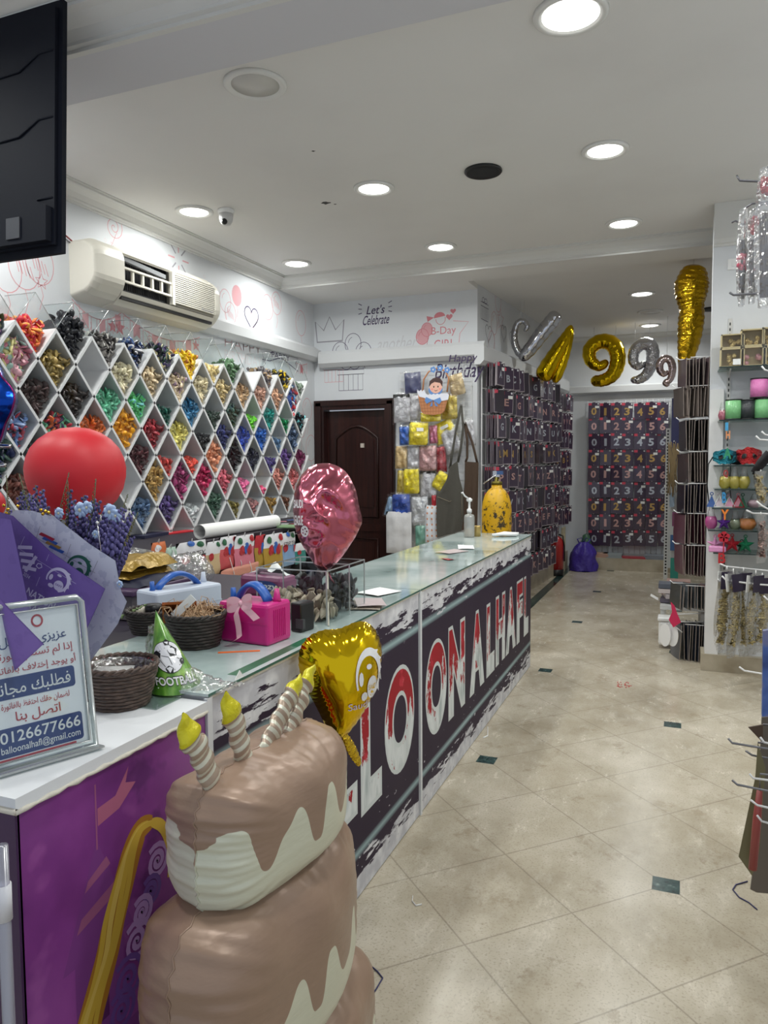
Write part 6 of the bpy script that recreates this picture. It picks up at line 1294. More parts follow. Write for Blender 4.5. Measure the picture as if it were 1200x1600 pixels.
# apron and brown bag
APR = mat('apron_grey', (74, 72, 66), .85, bump=(50, .25)); APB = mat('apron_brown', (70, 54, 42), .85, bump=(50, .25)); STI = mat('stitching', (150, 140, 120), .8)
def hang(name, label, outline, straps, m_, d, cat, pocket=None):
    Y = WGY-d; P = [gy(zq(x), zr(y), Y) for x, y in outline]; t = thing(name, label, cat, (sum(p.x for p in P)/len(P), Y, min(p.z for p in P)))
    zs = sorted(set(round(p.z, 4) for p in P)); n = len(P)//2; L_, R2 = P[:n], P[n:][::-1]
    def cl(u, v, sg):
        k = v*(n-1); i = min(int(k), n-2); f = k-i; a = L_[i].lerp(L_[i+1], f); c_ = R2[i].lerp(R2[i+1], f); p = a.lerp(c_, u); return p+Vector((0, -.02*math.sin(u*9+v*2)*v-sg*.012*math.sin(math.pi*u)**.5, 0))
    b = MB(); b.grid(lambda u, v: cl(u, v, 1), 16, 20, m_); b.grid(lambda u, v: cl(u, v, -.2), 16, 20, m_); b.build('cloth', t)
    for s_ in straps: b = MB(); b.tube([gy(zq(x), zr(y), Y+.01) for x, y in s_], .012, m_, 6, flat=.3); b.build('strap', t)
    if pocket:
        b = MB(); b.tube([cl(u, v, 1)+Vector((0, -.006, 0)) for u, v in pocket], .0022, STI, 4); b.build('pocket_seam', t)
    x, y = straps[0][0]; p = gy(zq(x), zr(y), Y); b = MB(); b.tube([p+Vector((0, 0, .01)), p+Vector((0, -.01, -.01)), Vector((p.x, WGY, p.z))], .004, WIREW, 5); b.build('hook', t)
hang('apron', 'grey green work apron hanging on the wire grid', [(890, 680), (872, 760), (830, 830), (812, 850), (810, 1000), (815, 1120), (960, 1080), (975, 1000), (976, 850), (966, 800), (950, 740), (940, 640)], [[(962, 290), (930, 450), (905, 600), (892, 690)], [(962, 290), (975, 430), (960, 560), (942, 650)]], APR, .17, 'apron', [(.05, .62), (.5, .66), (.95, .60), (.95, .8)])
hang('shoulder_bag', 'brown cloth bag hanging beside the grey apron', [(985, 645), (985, 760), (980, 860), (968, 1075), (1060, 1050), (1066, 880), (1070, 760), (1072, 650)], [[(985, 400), (1000, 520), (1000, 620), (990, 650)], [(985, 400), (1030, 520), (1050, 600), (1062, 652)]], APB, .13, 'bag')
# ================================================================== letter packs on the side wall, number packs on the end wall
CARD = mat('pack_card', (60, 44, 66), .25, coat=.6); CARDK = mat('pack_card_dark', (44, 36, 48), .3, coat=.6); CARDE = mat('pack_edge', (92, 84, 92), .3, coat=.5); RIMC = mat('clear_rim_grey', (150, 140, 146), .25, coat=.6); REDH = mat('pack_red_corner', (206, 70, 92), .4); WDOT = mat('pack_white_dot', (222, 222, 226), .4)
FOILC = {'gold': mat('print_gold', (196, 160, 96), .3, metal=.5), 'rose': mat('print_rose', (196, 156, 152), .3, metal=.4), 'silver': mat('print_silver', (186, 190, 200), .3, metal=.4)}
PWd, PHt = .152, .222
def card_proto(ch, kind, price=True, film_=False):
    """pack hanging from its top edge; local x across, z down from the hook, faces -y"""
    t = thing('foil_pack', 'pack', 'balloon packet', (0, 0, 0)); f = lambda u, v, h=0: Vector((u, -h, v))
    b = MB(); b.prism([(-PWd/2, -PHt), (PWd/2, -PHt), (PWd/2, 0), (.02, 0), (.018, .012), (-.018, .012), (-.02, 0), (-PWd/2, 0)], f, -.007, .007, CARD); b.build('card', t)
    if not ch.isdigit():
        b = MB(); b.prism([(-PWd/2-.006, -PHt-.005), (-PWd/2+.002, -PHt-.005), (-PWd/2+.002, .008), (-PWd/2-.006, .008)], f, -.009, .009, RIMC); b.prism([(PWd/2-.002, -PHt-.005), (PWd/2+.004, -PHt-.005), (PWd/2+.004, .004), (PWd/2-.002, .004)], f, -.009, .009, RIMC); b.prism([(-PWd/2+.002, -PHt-.006), (PWd/2-.002, -PHt-.006), (PWd/2-.002, -PHt+.004), (-PWd/2+.002, -PHt+.004)], f, -.009, .009, RIMC); b.build('clear_rim', t)
    b = MB(); b.poly([f(u, v, .0078) for u, v in [(-PWd/2, -.035), (-.03, -.035), (-.03, 0), (-PWd/2, 0)]], REDH); b.build('red_corner', t)
    b = MB(); b.poly([f(u, v, .0078) for u, v in circ(.058, -.016, .011, n=12)[:-1]], WDOT); b.build('white_dot', t)
    nw_ = .016 if ch in '1I' else .026 if ch in 'JL' else .034 if ch.isdigit() else .028; b = MB(); b.text(ch, f, FOILC[kind], box=(-nw_*1.1, nw_*1.1, -.172, -.066) if ch.isdigit() else (-nw_, nw_, -.15, -.075), h=.0078, bold=.03, res=2); b.build('printed_digit' if ch.isdigit() else 'printed_letter', t)
    if price: b = MB(); b.poly([f(u, v, .0095) for u, v in [(.015, -.075), (.07, -.075), (.07, -.042), (.015, -.042)]], PAPER); b.build('price_label', t)
    return t
ROWN = ['top', 'second', 'third', 'fourth', 'fifth', 'sixth', 'seventh', 'eighth', 'bottom']
NY = YE-.13
t = thing('wire_grid', 'long wire grid on the far end wall behind the number packs', 'wire grid', (-.7, YE-.03, .2)); b = MB()
ga, gb_ = gy(919, 625, YE-.03).x, gy(1056, 625, YE-.03).x; gz1, gz0 = 2.40, .22
for k in range(17): x = lerp(ga, gb_, k/16); b.tube([(x, YE-.03, gz0), (x, YE-.03, gz1)], .003, WIREW, 4)
for k in range(20): z = lerp(gz0, gz1, k/19); b.tube([(ga, YE-.034, z), (gb_, YE-.034, z)], .003, WIREW, 4)
for x in (ga, gb_):
    for z in (.4, 2.35): b.tube([(x, YE-.03, z), (x, YE-.002, z)], .004, WIREW, 5)
b.build('wires', t)
colx = [928, 946, 963.5, 981, 999.5, 1018.5, 1036]; rowy = [629.5, 652.5, 677.5, 703, 728, 753, 778.5, 803.5, 829]
kinds = ['gold', 'rose', 'silver', 'gold', 'rose', 'silver', 'gold', 'rose', 'silver']
P_ = {}
for r in range(9):
    for d in range(7):
        k = kinds[r]; pr = (r*5+d*3) % 7 < 3; key = (d, k, pr)
        p = gy(colx[d]+R_.uniform(-.6, .6), rowy[r]+R_.uniform(-.8, .8), NY)
        if key not in P_: P_[key] = card_proto(str(d), k, pr)
        o = dup(P_[key], (p.x, p.y+R_.uniform(-.012, .012), p.z), label='purple balloon pack with %s number %s in the %s row of the end wall' % ({'gold': 'gold', 'rose': 'rose gold', 'silver': 'silver'}[k], ('zero', 'one', 'two', 'three', 'four', 'five', 'six')[d], ROWN[r]), group='number balloon packs on the end wall', rot=(R_.uniform(-.03, .03), R_.uniform(-.04, .04), R_.uniform(-.12, .12)))
        b = MB(); b.tube([(p.x, YE-.035, p.z+.010), (p.x, NY-.02, p.z+.006), (p.x, NY-.03, p.z+.016)], .0028, WIREW, 4)
        h = b.build('hook', None); h.parent = o; h.matrix_parent_inverse = Matrix(); h.location = (h.location[0]-o.location[0], h.location[1]-o.location[1], h.location[2]-o.location[2])
for t in P_.values(): drop(t)
# flat things on the stone step below
for i, (px, lab, rgb, w) in enumerate(((936, 'peach coloured stack of sheets on the stone step, leftmost', (200, 160, 140), .26), (958, 'pale grey stack of sheets on the stone step', (160, 170, 174), .26), (990, 'thin red folder lying on the stone step', (176, 50, 66), .34), (1026, 'silver grey stack of sheets on the stone step, at the right', (140, 146, 156), .32))):
    x = gy(px, 868, 10.98).x; b = MB(); n_ = 2 if 'thin' in lab else 5
    for k in range(n_): b.box((x+R_.uniform(-.01, .01), 11.0, .17+.006+.012*k), (w, .18, .010), mat('sheet_%d' % i, rgb, .4, coat=.3), rotz(R_.uniform(-.06, .06)))
    tag(b.build('sheet_stack'), lab, 'sheets')
# ---- side wall
ORDS = ORD+['fourteenth', 'fifteenth', 'sixteenth', 'seventeenth']
LETS = 'ABCDEFGHKLMNPRSTUVWXYZ'
ROWZ = [S_(757, y)[1] for y in (572, 613, 653, 693, 730)]; dz = (ROWZ[0]-ROWZ[4])/4; ROWZ = [ROWZ[0]-dz*k for k in range(9)]
t = thing('wire_grid', 'tall wire grid along the side wall behind the letter packs', 'wire grid', fS(1.7, .3, .03)); b = MB()
for k in range(30): u = lerp(.06, 3.55, k/29); b.tube([fS(u, .3, .03), fS(u, 2.50, .03)], .003, WIREW, 4)
for r in range(9): b.tube([fS(.06, ROWZ[r]+.02, .034), fS(3.55, ROWZ[r]+.02, .034)], .004, WIREW, 4)
b.tube([fS(.05, .3, .03), fS(.05, 2.5, .03)], .006, WIREW, 6); b.build('wires', t)
us = [.14+.215*k for k in range(12)]+[2.80, 2.96, 3.12, 3.28, 3.44]
rzw = math.atan2(SWD.y, SWD.x)
kinds2 = ['silver', 'rose', 'silver', 'gold', 'rose', 'silver', 'rose', 'silver', 'rose']
P2 = {}; thin = None
th_t = thing('foil_pack', 'pack', 'balloon packet', (0, 0, 0)); b = MB(); b.prism([(-PWd/2, -PHt), (PWd/2, -PHt), (PWd/2, 0), (-PWd/2, 0)], lambda u, v, h=0: Vector((u, -h, v)), -.006, .006, CARDK); b.prism([(-PWd/2-.001, -.03), (-.02, -.03), (-.02, .001), (-PWd/2-.001, .001)], lambda u, v, h=0: Vector((u, -h, v)), -.0065, .0065, REDH); b.build('card', th_t); b = MB(); b.prism([(-PWd/2-.004, -PHt-.004), (-PWd/2, -PHt-.004), (-PWd/2, .006), (-PWd/2-.004, .006)], lambda u, v, h=0: Vector((u, -h, v)), -.008, .008, CARDE); b.build('clear_edge', th_t)
mass = MB(); n_ind = 0
for r in range(9):
    for i, u in enumerate(us):
        sec2 = i >= 12; z = ROWZ[r]-(.07 if sec2 else 0)
        if r >= 6 and u < (.55, .62, .80)[r-6]: continue
        if r == 8 and u > 2.4: continue
        if r == 7 and sec2: continue
        ch = LETS[(i+r*3) % len(LETS)]; k = kinds2[r]; pr = (i*7+r*3) % 5 == 0; key = (ch, k, pr)
        if key not in P2: P2[key] = card_proto(ch, k, pr)
        dep = .20 if not sec2 else .16; yaw = rzw+math.radians(-90)+math.pi/2+math.radians(90)*0
        yaw = rzw-math.radians(R_.uniform(-4, 42)) if not sec2 else rzw-math.radians(R_.uniform(5, 22))
        p = fS(u+R_.uniform(-.02, .02), z+R_.uniform(-.015, .012), dep+R_.uniform(-.03, .02))
        o = dup(P2[key], p, label='%s letter %s pack, %s row, %s hook from the apron' % ({'gold': 'gold', 'rose': 'rose gold', 'silver': 'silver'}[k], ch, ROWN[r], ORDS[i]), group='letter balloon packs on the side wall', rot=(0, R_.uniform(-.06, .06), yaw))
        n_ind += 1
        hk = MB(); hk.tube([fS(u, z+.008, .03), fS(u, z+.004, dep+.02), fS(u, z+.02, dep+.035)], .0035, WIREW, 4); h = hk.build('hook', None); hp = Vector(h.location); h.parent = o; h.matrix_parent_inverse = (Matrix.Translation(p) @ Matrix.LocRotScale(None, o.rotation_euler, None)).inverted()
        for q in range(5):
            dd = dep-.020*(q+1); pp = fS(u, z, dd); yw = yaw+R_.uniform(-.1, .1)
            if i < 3 and r < 6:
                dup(th_t, pp, label='thin dark pack behind the front pack, %s row, %s hook from the apron' % (ROWN[r], ORDS[i]), group='thin packs behind, %s row, %s hook' % (ROWN[r], ORDS[i]), rot=(0, R_.uniform(-.05, .05), yw)); n_ind += 1
            else:
                Rm = rotz(yw); mass.prism([(-PWd/2, -PHt), (PWd/2, -PHt), (PWd/2, 0), (-PWd/2, 0)], lambda a_, v, h=0: pp+Rm @ Vector((a_, -h, v)), -.006, .006, CARDK)
for t in P2.values(): drop(t)
drop(th_t)
tag(mass.build('foil_pack_stock'), 'dark balloon packs packed tightly behind the front letter packs on the side wall', 'balloon packets', None, 'stuff')
# fire extinguisher, boards, purple bag
e = gz(871, 905, 0); ex, ey = -1.565, 10.15
t = thing('fire_extinguisher', 'red fire extinguisher on the floor below the letter packs', 'fire extinguisher', (ex, ey, 0)); RDX = mat('extinguisher_red', (170, 22, 26), .3, coat=.4)
b = MB(); b.lathe([(.085, .0), (.095, .01), (.095, .09)], BLACKP, 28, (ex, ey, 0)); b.build('base', t); b = MB(); b.lathe([(.094, .09), (.094, .43), (.085, .48), (.05, .52), (.028, .53), (0, .53)], RDX, 28, (ex, ey, 0)); b.build('cylinder', t)
b = MB(); b.lathe([(.028, .525), (.028, .56), (.0, .565)], CHROME, 14, (ex, ey, 0)); b.box((ex, ey, .585), (.03, .10, .02), BLACKP); b.box((ex, ey-.01, .615), (.025, .12, .012), RDX, rotx(.25)); b.build('valve_handle', t)
b = MB(); b.tube([(ex+.03, ey, .555), (ex+.085, ey-.02, .54), (ex+.105, ey-.02, .40), (ex+.108, ey-.02, .2)], .010, BLACKP, 8); b.build('hose', t)
b = MB(); b.box((-1.53, 10.52, .31), (.02, .26, .62), mat('cream_board', (190, 180, 150), .5)); b.text('9', onwall((-1.53, 10.52, .44), (0, 1, 0), (0, 0, 1), (1, 0, 0)), mat('cream_digit', (216, 206, 170), .5), box=(-.06, .06, -.06, .10), h=.0115, bold=.03); tag(b.build('board'), 'cream board with a pale number leaning beside the fire extinguisher', 'board')
bagc = Vector((-1.28, 10.72, 0)); t = thing('plastic_bag', 'violet plastic bag standing on the floor by the end wall', 'bag', bagc); VIO = mat('violet_plastic', (66, 48, 150), .35, bump=(14, .7, .03))
def vb(u, v):
    a = 6.283*u; zz = .40*v; w = (.19*(1-.10*v) if v < .6 else .19*(.94-(v-.6)*1.7)); n_ = noise.noise(Vector((math.cos(a)*2, math.sin(a)*2, v*3)))
    return bagc+Vector((math.cos(a)*w*(1+.22*n_), math.sin(a)*w*.7*(1+.22*n_), zz*(1+.06*n_)+.004))
b = MB(); b.grid(vb, 30, 16, VIO, cu=True); b.lathe([(.17, .004), (0, .004)], VIO, 20, bagc); b.build('bag_body', t)
for sg in (-1, 1): b = MB(); b.tube([bagc+Vector((sg*.05, 0, .37)), bagc+Vector((sg*.09, .02, .44)), bagc+Vector((sg*.03, .02, .46)), bagc+Vector((sg*.0, 0, .40))], .012, VIO, 6, flat=.4); b.build('bag_handle', t)
b = MB(); b.lathe([(.09, 0), (.085, .3), (.05, .47), (0, .50)], mat('green_bag', (60, 96, 74), .5, bump=(20, .5)), 18, (-1.28, 11.02, 0)); tag(b.build('green_sack'), 'dull green sack standing behind the violet bag', 'sack')

# ---- foil balloons under the back ceiling
def ftube(name, label, parts, Y, foil, strings=(), cat='foil balloon'):
    """parts: list of (pixel path, pixel radii, part name)"""
    allp = [gy(x, y, Y) for pts, rr, nm in parts for x, y in pts]; t = thing(name, label, cat, (sum(p.x for p in allp)/len(allp), Y, min(p.z for p in allp)))
    for pts, rr, nm in parts:
        P = [gy(x, y, Y) for x, y in pts]; k = (P[0]-Vector((0, 0, CAMH))).length/1167*.93; n = len(P); Q = []; RR = []
        rr = rr if isinstance(rr, (list, tuple)) else [rr]*n
        for i in range(n-1):
            p0, p1_, p2_, p3 = P[max(i-1, 0)], P[i], P[i+1], P[min(i+2, n-1)]
            for s_ in range(7):
                t_ = s_/7; Q.append(.5*(2*p1_+(p2_-p0)*t_+(2*p0-5*p1_+4*p2_-p3)*t_*t_+(3*p1_-p0-3*p2_+p3)*t_**3)); RR.append(lerp(rr[i], rr[i+1], t_)*k)
        Q.append(P[-1]); RR.append(rr[-1]*k)
        m = len(Q); RR = [r*min(1, (math.sin(min(1, (min(i, m-1-i)+.35)/4.0)*math.pi/2))**.6)*(1+.035*math.sin(i*1.9)) for i, r in enumerate(RR)]
        b = MB(); b.tube(Q, RR, foil, 18); b.build(nm, t)
    for (x, y, y2) in strings: b = MB(); p = gy(x, y, Y); b.tube([p, Vector((p.x, p.y, 3.30))], .0022, mat('clear_string', (220, 220, 220), .4), 4); b.build('string', t)
    return t
SFO = mat('silver_balloon', (196, 196, 200), .12, metal=1, bump=(8, .35, .02)); CHF = mat('champagne_balloon', (206, 196, 180), .14, metal=1, bump=(8, .3, .02)); SFC = mat('crinkled_silver', (206, 206, 210), .12, metal=1, bump=(22, 1.0, .03)); RGF = mat('rose_silver_balloon', (206, 186, 184), .14, metal=1, bump=(12, .3, .02)); GFO = mat('gold_balloon', (214, 178, 24), .14, metal=1, bump=(6, .25, .02)); GFC = mat('crinkled_gold_foil', (206, 164, 34), .16, metal=1, bump=(14, .9, .03))
ftube('foil_letter_balloon', 'silver foil balloon with a curled end hanging beside the slanted gold one', [([(819, 518), (824, 510), (818, 502), (809, 505), (804, 520), (805, 538), (812, 552), (822, 554)], [3, 4, 4.5, 5, 5.5, 6, 6.5, 5], 'curled_stroke'), ([(812, 562), (826, 548), (846, 522), (862, 502), (872, 488)], [8, 11, 12, 12, 10], 'straight_stroke')], 8.3, SFO, ((814, 501, 0), (819, 502, 0)))
ftube('foil_letter_balloon', 'large slanted gold foil balloon resting against the letter packs', [([(846, 594), (858, 572), (874, 545), (886, 524), (893, 508)], [15, 15, 12, 8.5, 4], 'broad_stroke'), ([(894, 510), (888, 540), (878, 570), (866, 598)], [4, 6, 8, 8], 'thin_stroke')], 8.75, GFO)
nine = lambda cx, cy, w, h, sl=0: [(cx+x*w+sl*(-y)*w, cy+y*h) for x, y in ((.10, -.02), (-.12, .10), (-.36, -.02), (-.38, -.26), (-.12, -.42), (.20, -.38), (.36, -.16), (.34, .10), (.20, .30), (-.06, .40), (-.36, .40))]
ftube('foil_number_balloon', 'big gold foil number nine hanging before the end wall', [(nine(944, 565, 58, 74), [6, 8, 10, 11.5, 12, 12.5, 12.5, 12, 11, 10, 8], 'digit_body')], 10.3, GFO, ((928, 527, 0), (962, 532, 0)))
ftube('foil_number_balloon', 'crinkled silver foil number nine right of the big gold nine', [(nine(1004, 566, 40, 68, .28), [4, 6, 8, 9, 10, 10, 10, 9, 8, 7, 4], 'digit_body')], 10.2, SFC, ((992, 540, 0), (1015, 532, 0)))
ftube('foil_number_balloon', 'small rose silver number nine hanging beside the long gold balloon', [(nine(1041, 580, 26, 46, .0)[:-1]+[(1046, 602)], [3, 4.5, 5.5, 6, 6, 6, 6, 5.5, 5, 4.5, 4], 'digit_body')], 9.9, RGF, ((1042, 560, 0),))
ftube('foil_letter_balloon', 'long half deflated gold foil balloon hanging from the back ceiling', [([(1086, 414), (1084, 425), (1081, 442), (1080, 458), (1080, 473), (1081, 482), (1080, 500), (1078, 520), (1075, 542), (1071, 563), (1066, 586)], [11, 19, 24, 23, 19, 17, 18.5, 17.5, 15, 11, 5], 'long_body')], 7.2, GFC, ((1084, 416, 0),))
# ================================================================== right side: edge-on packet rack, pillar shelves, near hooks
METW = mat('white_metal', (206, 206, 204), .35); RACKX = .235
t = thing('display_rack', 'tall white wire rack of thin packets beside the shelf pillar', 'display rack', (RACKX-.02, 6.45, 0))
b = MB()
for y_ in (6.18, 6.45, 6.72): b.bx(RACKX-.016, RACKX-.002, y_-.012, y_+.012, .10, 2.36, METW)
for k in range(26): z = .16+k*.088; b.tube([(RACKX-.022, 6.17, z), (RACKX-.022, 6.73, z)], .0028, METW, 4)
b.bx(RACKX-.03, RACKX+.0, 6.16, 6.74, .0, .10, METW); b.build('wire_panel', t)
pr = thing('thin_packet', 'p', 'packet', (0, 0, 0)); TW, TH_ = .20, .225
b = MB(); b.grid(lambda u, v: Vector((.0045*math.sin(math.pi*u)+.002*math.sin(7*v), (u-.5)*TW, -TH_*v)), 6, 6, mat('slot_0')); b.grid(lambda u, v: Vector((-.0045*math.sin(math.pi*u)+.002*math.sin(7*v), (u-.5)*TW, -TH_*v)), 6, 6, mat('slot_0')); b.build('packet_body', pr)
b = MB(); b.bx(-.0017, .0017, -TW/2-.004, -TW/2+.004, -TH_-.002, .004, mat('clear_rim', (150, 138, 130), .3, coat=.3)); b.build('clear_rim', pr)
RYS = [(563, 609), (607, 652), (658, 704), (708, 753), (757, 800), (803, 848), (852, 897), (914, 950), (974, 1032)]
RN = ['top', 'second', 'third', 'fourth', 'fifth', 'sixth', 'seventh', 'eighth', 'bottom']
RC = [(74, 62, 64), (126, 114, 108), (40, 38, 40), (54, 46, 46), (34, 34, 50), (62, 30, 42), (90, 60, 68), (86, 90, 94), (54, 60, 72)]
RYY = 6.22
for r, (ya, yb) in enumerate(RYS):
    za, zb_ = gy(1080, ya, RYY).z, gy(1080, yb, RYY).z; x0 = gy((1066, 1060, 1066, 1067, 1064, 1062, 1060, 1056, 1058)[r], ya, RYY).x; n = 11
    mm = [mat('packet_%d_%d' % (r, j), tuple(int(c*f) for c in RC[r]), .35, coat=.5) for j, f in enumerate((1, .6, 1.25))]
    hb_ = MB()
    for k in range(n):
        x = lerp(x0, RACKX-.035, k/(n-1)); last = r == 7 and k > 7; m_ = mat('packet_pink', (214, 160, 156), .4) if last else mm[(k*5+r) % 3]
        o = dup(pr, (x, RYY+R_.uniform(-.012, .012), za+R_.uniform(-.008, .01)), label=('thin pink packet at the right of the eighth row of the rack' if last else 'thin packet hanging edge on in the %s row of the wire rack' % RN[r]), group=('pink packets in the eighth row of the rack' if last else 'edge on packets, %s rack row' % RN[r]), rot=(R_.uniform(-.04, .04), R_.uniform(-.04, .04), .30+.1*(r % 2)+R_.uniform(-.05, .05)), swap={'slot_0': m_}, scale=(1, 1, (za-zb_)/TH_))
    hb_.tube([(RACKX-.02, RYY-.0, za+.012), (x0-.02, RYY-.0, za+.008), (x0-.045, RYY, za+.03)], .0042, WIREW, 5)
    hb_.tube([(RACKX-.02, RYY-.10, za+.010), (RACKX-.20, RYY-.10, za+.010)], .0032, WIREW, 5)
    hb_.build('hook', t)
drop(pr)
# floor pile left of the rack
t = thing('low_shelf', 'low white shelf stand on the floor left of the packet rack', 'shelf', (-.06, 6.95, 0)); b = MB(); b.bx(-.16, .2, 6.60, 7.5, .30, .33, METW); b.build('shelf_board', t)
for x_ in (-.14, .17):
    for y_ in (6.63, 7.47): b = MB(); b.bx(x_-.015, x_+.015, y_-.015, y_+.015, 0, .30, METW); b.build('leg', t)
rgbs = [(90, 84, 100), (160, 120, 130), (70, 80, 110), (190, 180, 184), (140, 90, 100), (60, 60, 72), (200, 190, 190), (120, 110, 130), (170, 130, 120), (84, 90, 104)]
for k in range(10):
    b = MB(); b.box((-.05+R_.uniform(-.03, .03), 6.78+.22*(k % 3)+R_.uniform(-.02, .02), .33+.022+.042*(k//3)+.004), (.20, .18, .036), mat('magazine_%d' % k, rgbs[k], .35, coat=.4), rotz(R_.uniform(-.15, .15))); tag(b.build('boxed_packet'), 'flat %s packet in the low heap left of the wire rack' % ['slate', 'dusty pink', 'navy', 'pale grey', 'wine', 'charcoal', 'off white', 'mauve', 'tan', 'steel blue'][k], 'packet', 'packets heaped on the low shelf')
b = MB(); b.box((-.115, 6.52, .13), (.10, .14, .20), WHITEG, bev=.02); b.box((-.115, 6.52, .245), (.115, .155, .03), WHITEG, bev=.008); tag(b.build('lidded_box'), 'small white lidded plastic box at the floor end of the heap', 'plastic box')
b = MB(); b.box((-.21, 6.75, .375), (.07, .09, .006), PAPER, roty(.5)); b.tube([(-.17, 6.75, .345), (-.21, 6.75, .372)], .004, WIREW, 5); tag(b.build('price_flap'), 'white price flap sticking out from the low heap', 'price tag')
PKR = mat('hot_pink_card', (206, 40, 86), .4); t = thing('pink_tulip', 'hot pink paper bow shape standing before the bottom rack row', 'paper decoration', (-.03, 6.08, .18)); b = MB(); fz = lambda px, py, h=0: gy(px, py, 6.08)+Vector((0, -h, 0))
b.prism([(1048, 940), (1054, 946), (1058, 958), (1064, 972), (1052, 980), (1045, 968), (1050, 956)][::-1], fz, 0, .01, PKR); b.build('card', t); b = MB(); b.tube([fz(1054, 978), fz(1066, 988)], .004, WIREW, 5); b.tube([fz(1055, 960)+Vector((0, .005, 0)), Vector((RACKX-.02, RYY, fz(1055, 960).z))], .004, WIREW, 5); b.build('hook', t)
for k, (px, w) in enumerate(((1040, 7), (1052, 6))):
    c = gy(px, 992, 6.12); t = thing('round_mirror_card', ('white edged round disc pack at the left' if k == 0 else 'white edged olive disc pack at the right')+' under the pink paper bow', 'disc packet', (c.x, c.y, c.z-.09)); b = MB(); R2 = rotz(-.55)
    b.prism(circ(0, 0, .045, .085, 24)[:-1], lambda u, v, h: c+R2 @ Vector((u, -h, v)), -.006, .006, WHITEG if k == 0 else mat('olive_disc', (96, 84, 50), .4)); b.build('disc', t); b = MB(); b.prism([(p[0]*1.08, p[1]*1.05) for p in circ(0, 0, .045, .085, 24)[:-1]], lambda u, v, h: c+R2 @ Vector((u, -h, v)), .007, .011, WHITEG); b.build('rim_card', t)
    b = MB(); b.tube([c+Vector((0, 0, .085)), c+Vector((.03, .02, .10)), Vector((RACKX-.02, RYY, c.z+.10))], .003, WIREW, 4); b.build('hook', t)
# farther gondola behind the rack: perforated upright, blue sign, straw fringe
t = thing('shelf_upright', 'white perforated metal upright behind the packet rack', 'shelf upright', (-.19, 10.3, 0)); b = MB(); b.bx(-.215, -.165, 10.28, 10.32, 0, 1.95, METW); b.bx(-.165, .6, 10.29, 10.31, .15, 1.9, mat('pegboard', (196, 198, 196), .5)); b.build('post', t); b = MB()
for k in range(46): b.bx(-.20, -.18, 10.277, 10.28, .06+k*.041, .06+k*.041+.022, BLACKP)
b.build('slots', t)
for k, (lab, x0, x1, y0, y1, rgb) in enumerate((('dark blue sign board beside the top of the end wall packs', 1048, 1062, 622, 720, (36, 36, 96)), ('blue packet low behind the packet rack', 1047, 1056, 836, 860, (50, 90, 140)), ('teal green packet at the foot of the white upright', 1047, 1060, 872, 906, (30, 130, 116)), ('pale blue packet behind the upright', 1046, 1054, 770, 792, (150, 170, 190)), ('magenta packet partly hidden behind the rack', 1050, 1062, 800, 822, (120, 50, 90)))):
    Y_ = 10.24-.02*k; a, c = gy(x0, y1, Y_), gy(x1, y0, Y_); b = MB(); b.bx(a.x, c.x, Y_-.012, Y_+.012, max(.02, a.z), c.z, mat('gondola_%d' % k, rgb, .4, coat=.4)); b.tube([(lerp(a.x, c.x, .5), Y_, c.z-.01), (lerp(a.x, c.x, .5), 10.29, c.z+.005)], .003, WIREW, 4); tag(b.build('sign_board' if k == 0 else 'hanging_packet'), lab, 'sign' if k == 0 else 'packet')
STRAW = mat('straw', (150, 130, 96), .8); b = MB()
for k in range(46): 
    p = gy(R_.uniform(1044, 1062), 690+R_.uniform(0, 12), 10.0); q = gy(R_.uniform(1042, 1062), 735+R_.uniform(0, 42), 10.0); b.tube([p, p.lerp(q, .5)+Vector((R_.uniform(-.02, .02), 0, 0)), q], .004, STRAW, 4)
p = gy(1053, 690, 10.0); b.tube([p, Vector((p.x, 10.29, p.z+.02))], .006, WIREW, 5); tag(b.build('straw_fringe'), 'hanging bunch of dry straw strands beside the number packs', 'straw bunch', kind='stuff')
# ---- pillar shelves
PYF, PYS = 5.94, 5.66
GSH = film('shelf_glass', (214, 226, 222), fac=.10, rough=.04, body=.25, bodycol=(150, 165, 160)); GSE = mat('shelf_glass_edge', (26, 44, 42), .15)
SX1 = .86
SHZ = []
for i, (x0, y0) in enumerate(((1124, 573), (1124, 656), (1116, 727), (1117, 764), (1113, 793.5), (1107, 828), (1115, 863.5))):
    p = gy(x0, y0, PYS); z = p.z; SHZ.append(z); t = thing('glass_shelf', '%s glass shelf on the white pillar at right' % ('uppermost', 'second', 'third', 'fourth', 'fifth', 'sixth', 'lowest')[i], 'shelf', (lerp(p.x, SX1, .5), 5.8, z-.008), 'glass shelves on the pillar')
    b = MB(); b.bx(p.x, SX1, PYS+.002, PYF-.006, z-.008, z, GSH); b.build('glass_pane', t); b = MB(); b.bx(p.x, SX1, PYS, PYS+.002, z-.008, z, GSE); b.bx(p.x-.002, p.x, PYS, PYF-.006, z-.008, z, GSE); b.build('glass_edge', t)
    for xx in (.29, .66): b = MB(); b.prism([(PYF-.006, z-.045), (PYF-.006, z-.009), (PYS+.06, z-.009), (PYS+.06, z-.016)], lambda u, v, d: Vector((d, u, v)), xx-.004, xx+.004, METW); b.build('bracket', t)
for xx, lab in ((.29, 'slotted metal strip on the pillar at left of the shelves'), (.66, 'slotted metal strip on the pillar farther right behind the shelves')):
    t = thing('slotted_strip', lab, 'shelf strip', (xx, PYF-.004, .2)); b = MB(); b.bx(xx-.012, xx+.012, PYF-.008, PYF-.0005, .16, 2.55, METW); b.build('strip', t); b = MB()
    for k in range(60): b.bx(xx-.004, xx+.004, PYF-.0095, PYF-.008, .2+k*.039, .2+k*.039+.02, BLACKP)
    b.build('slots', t)
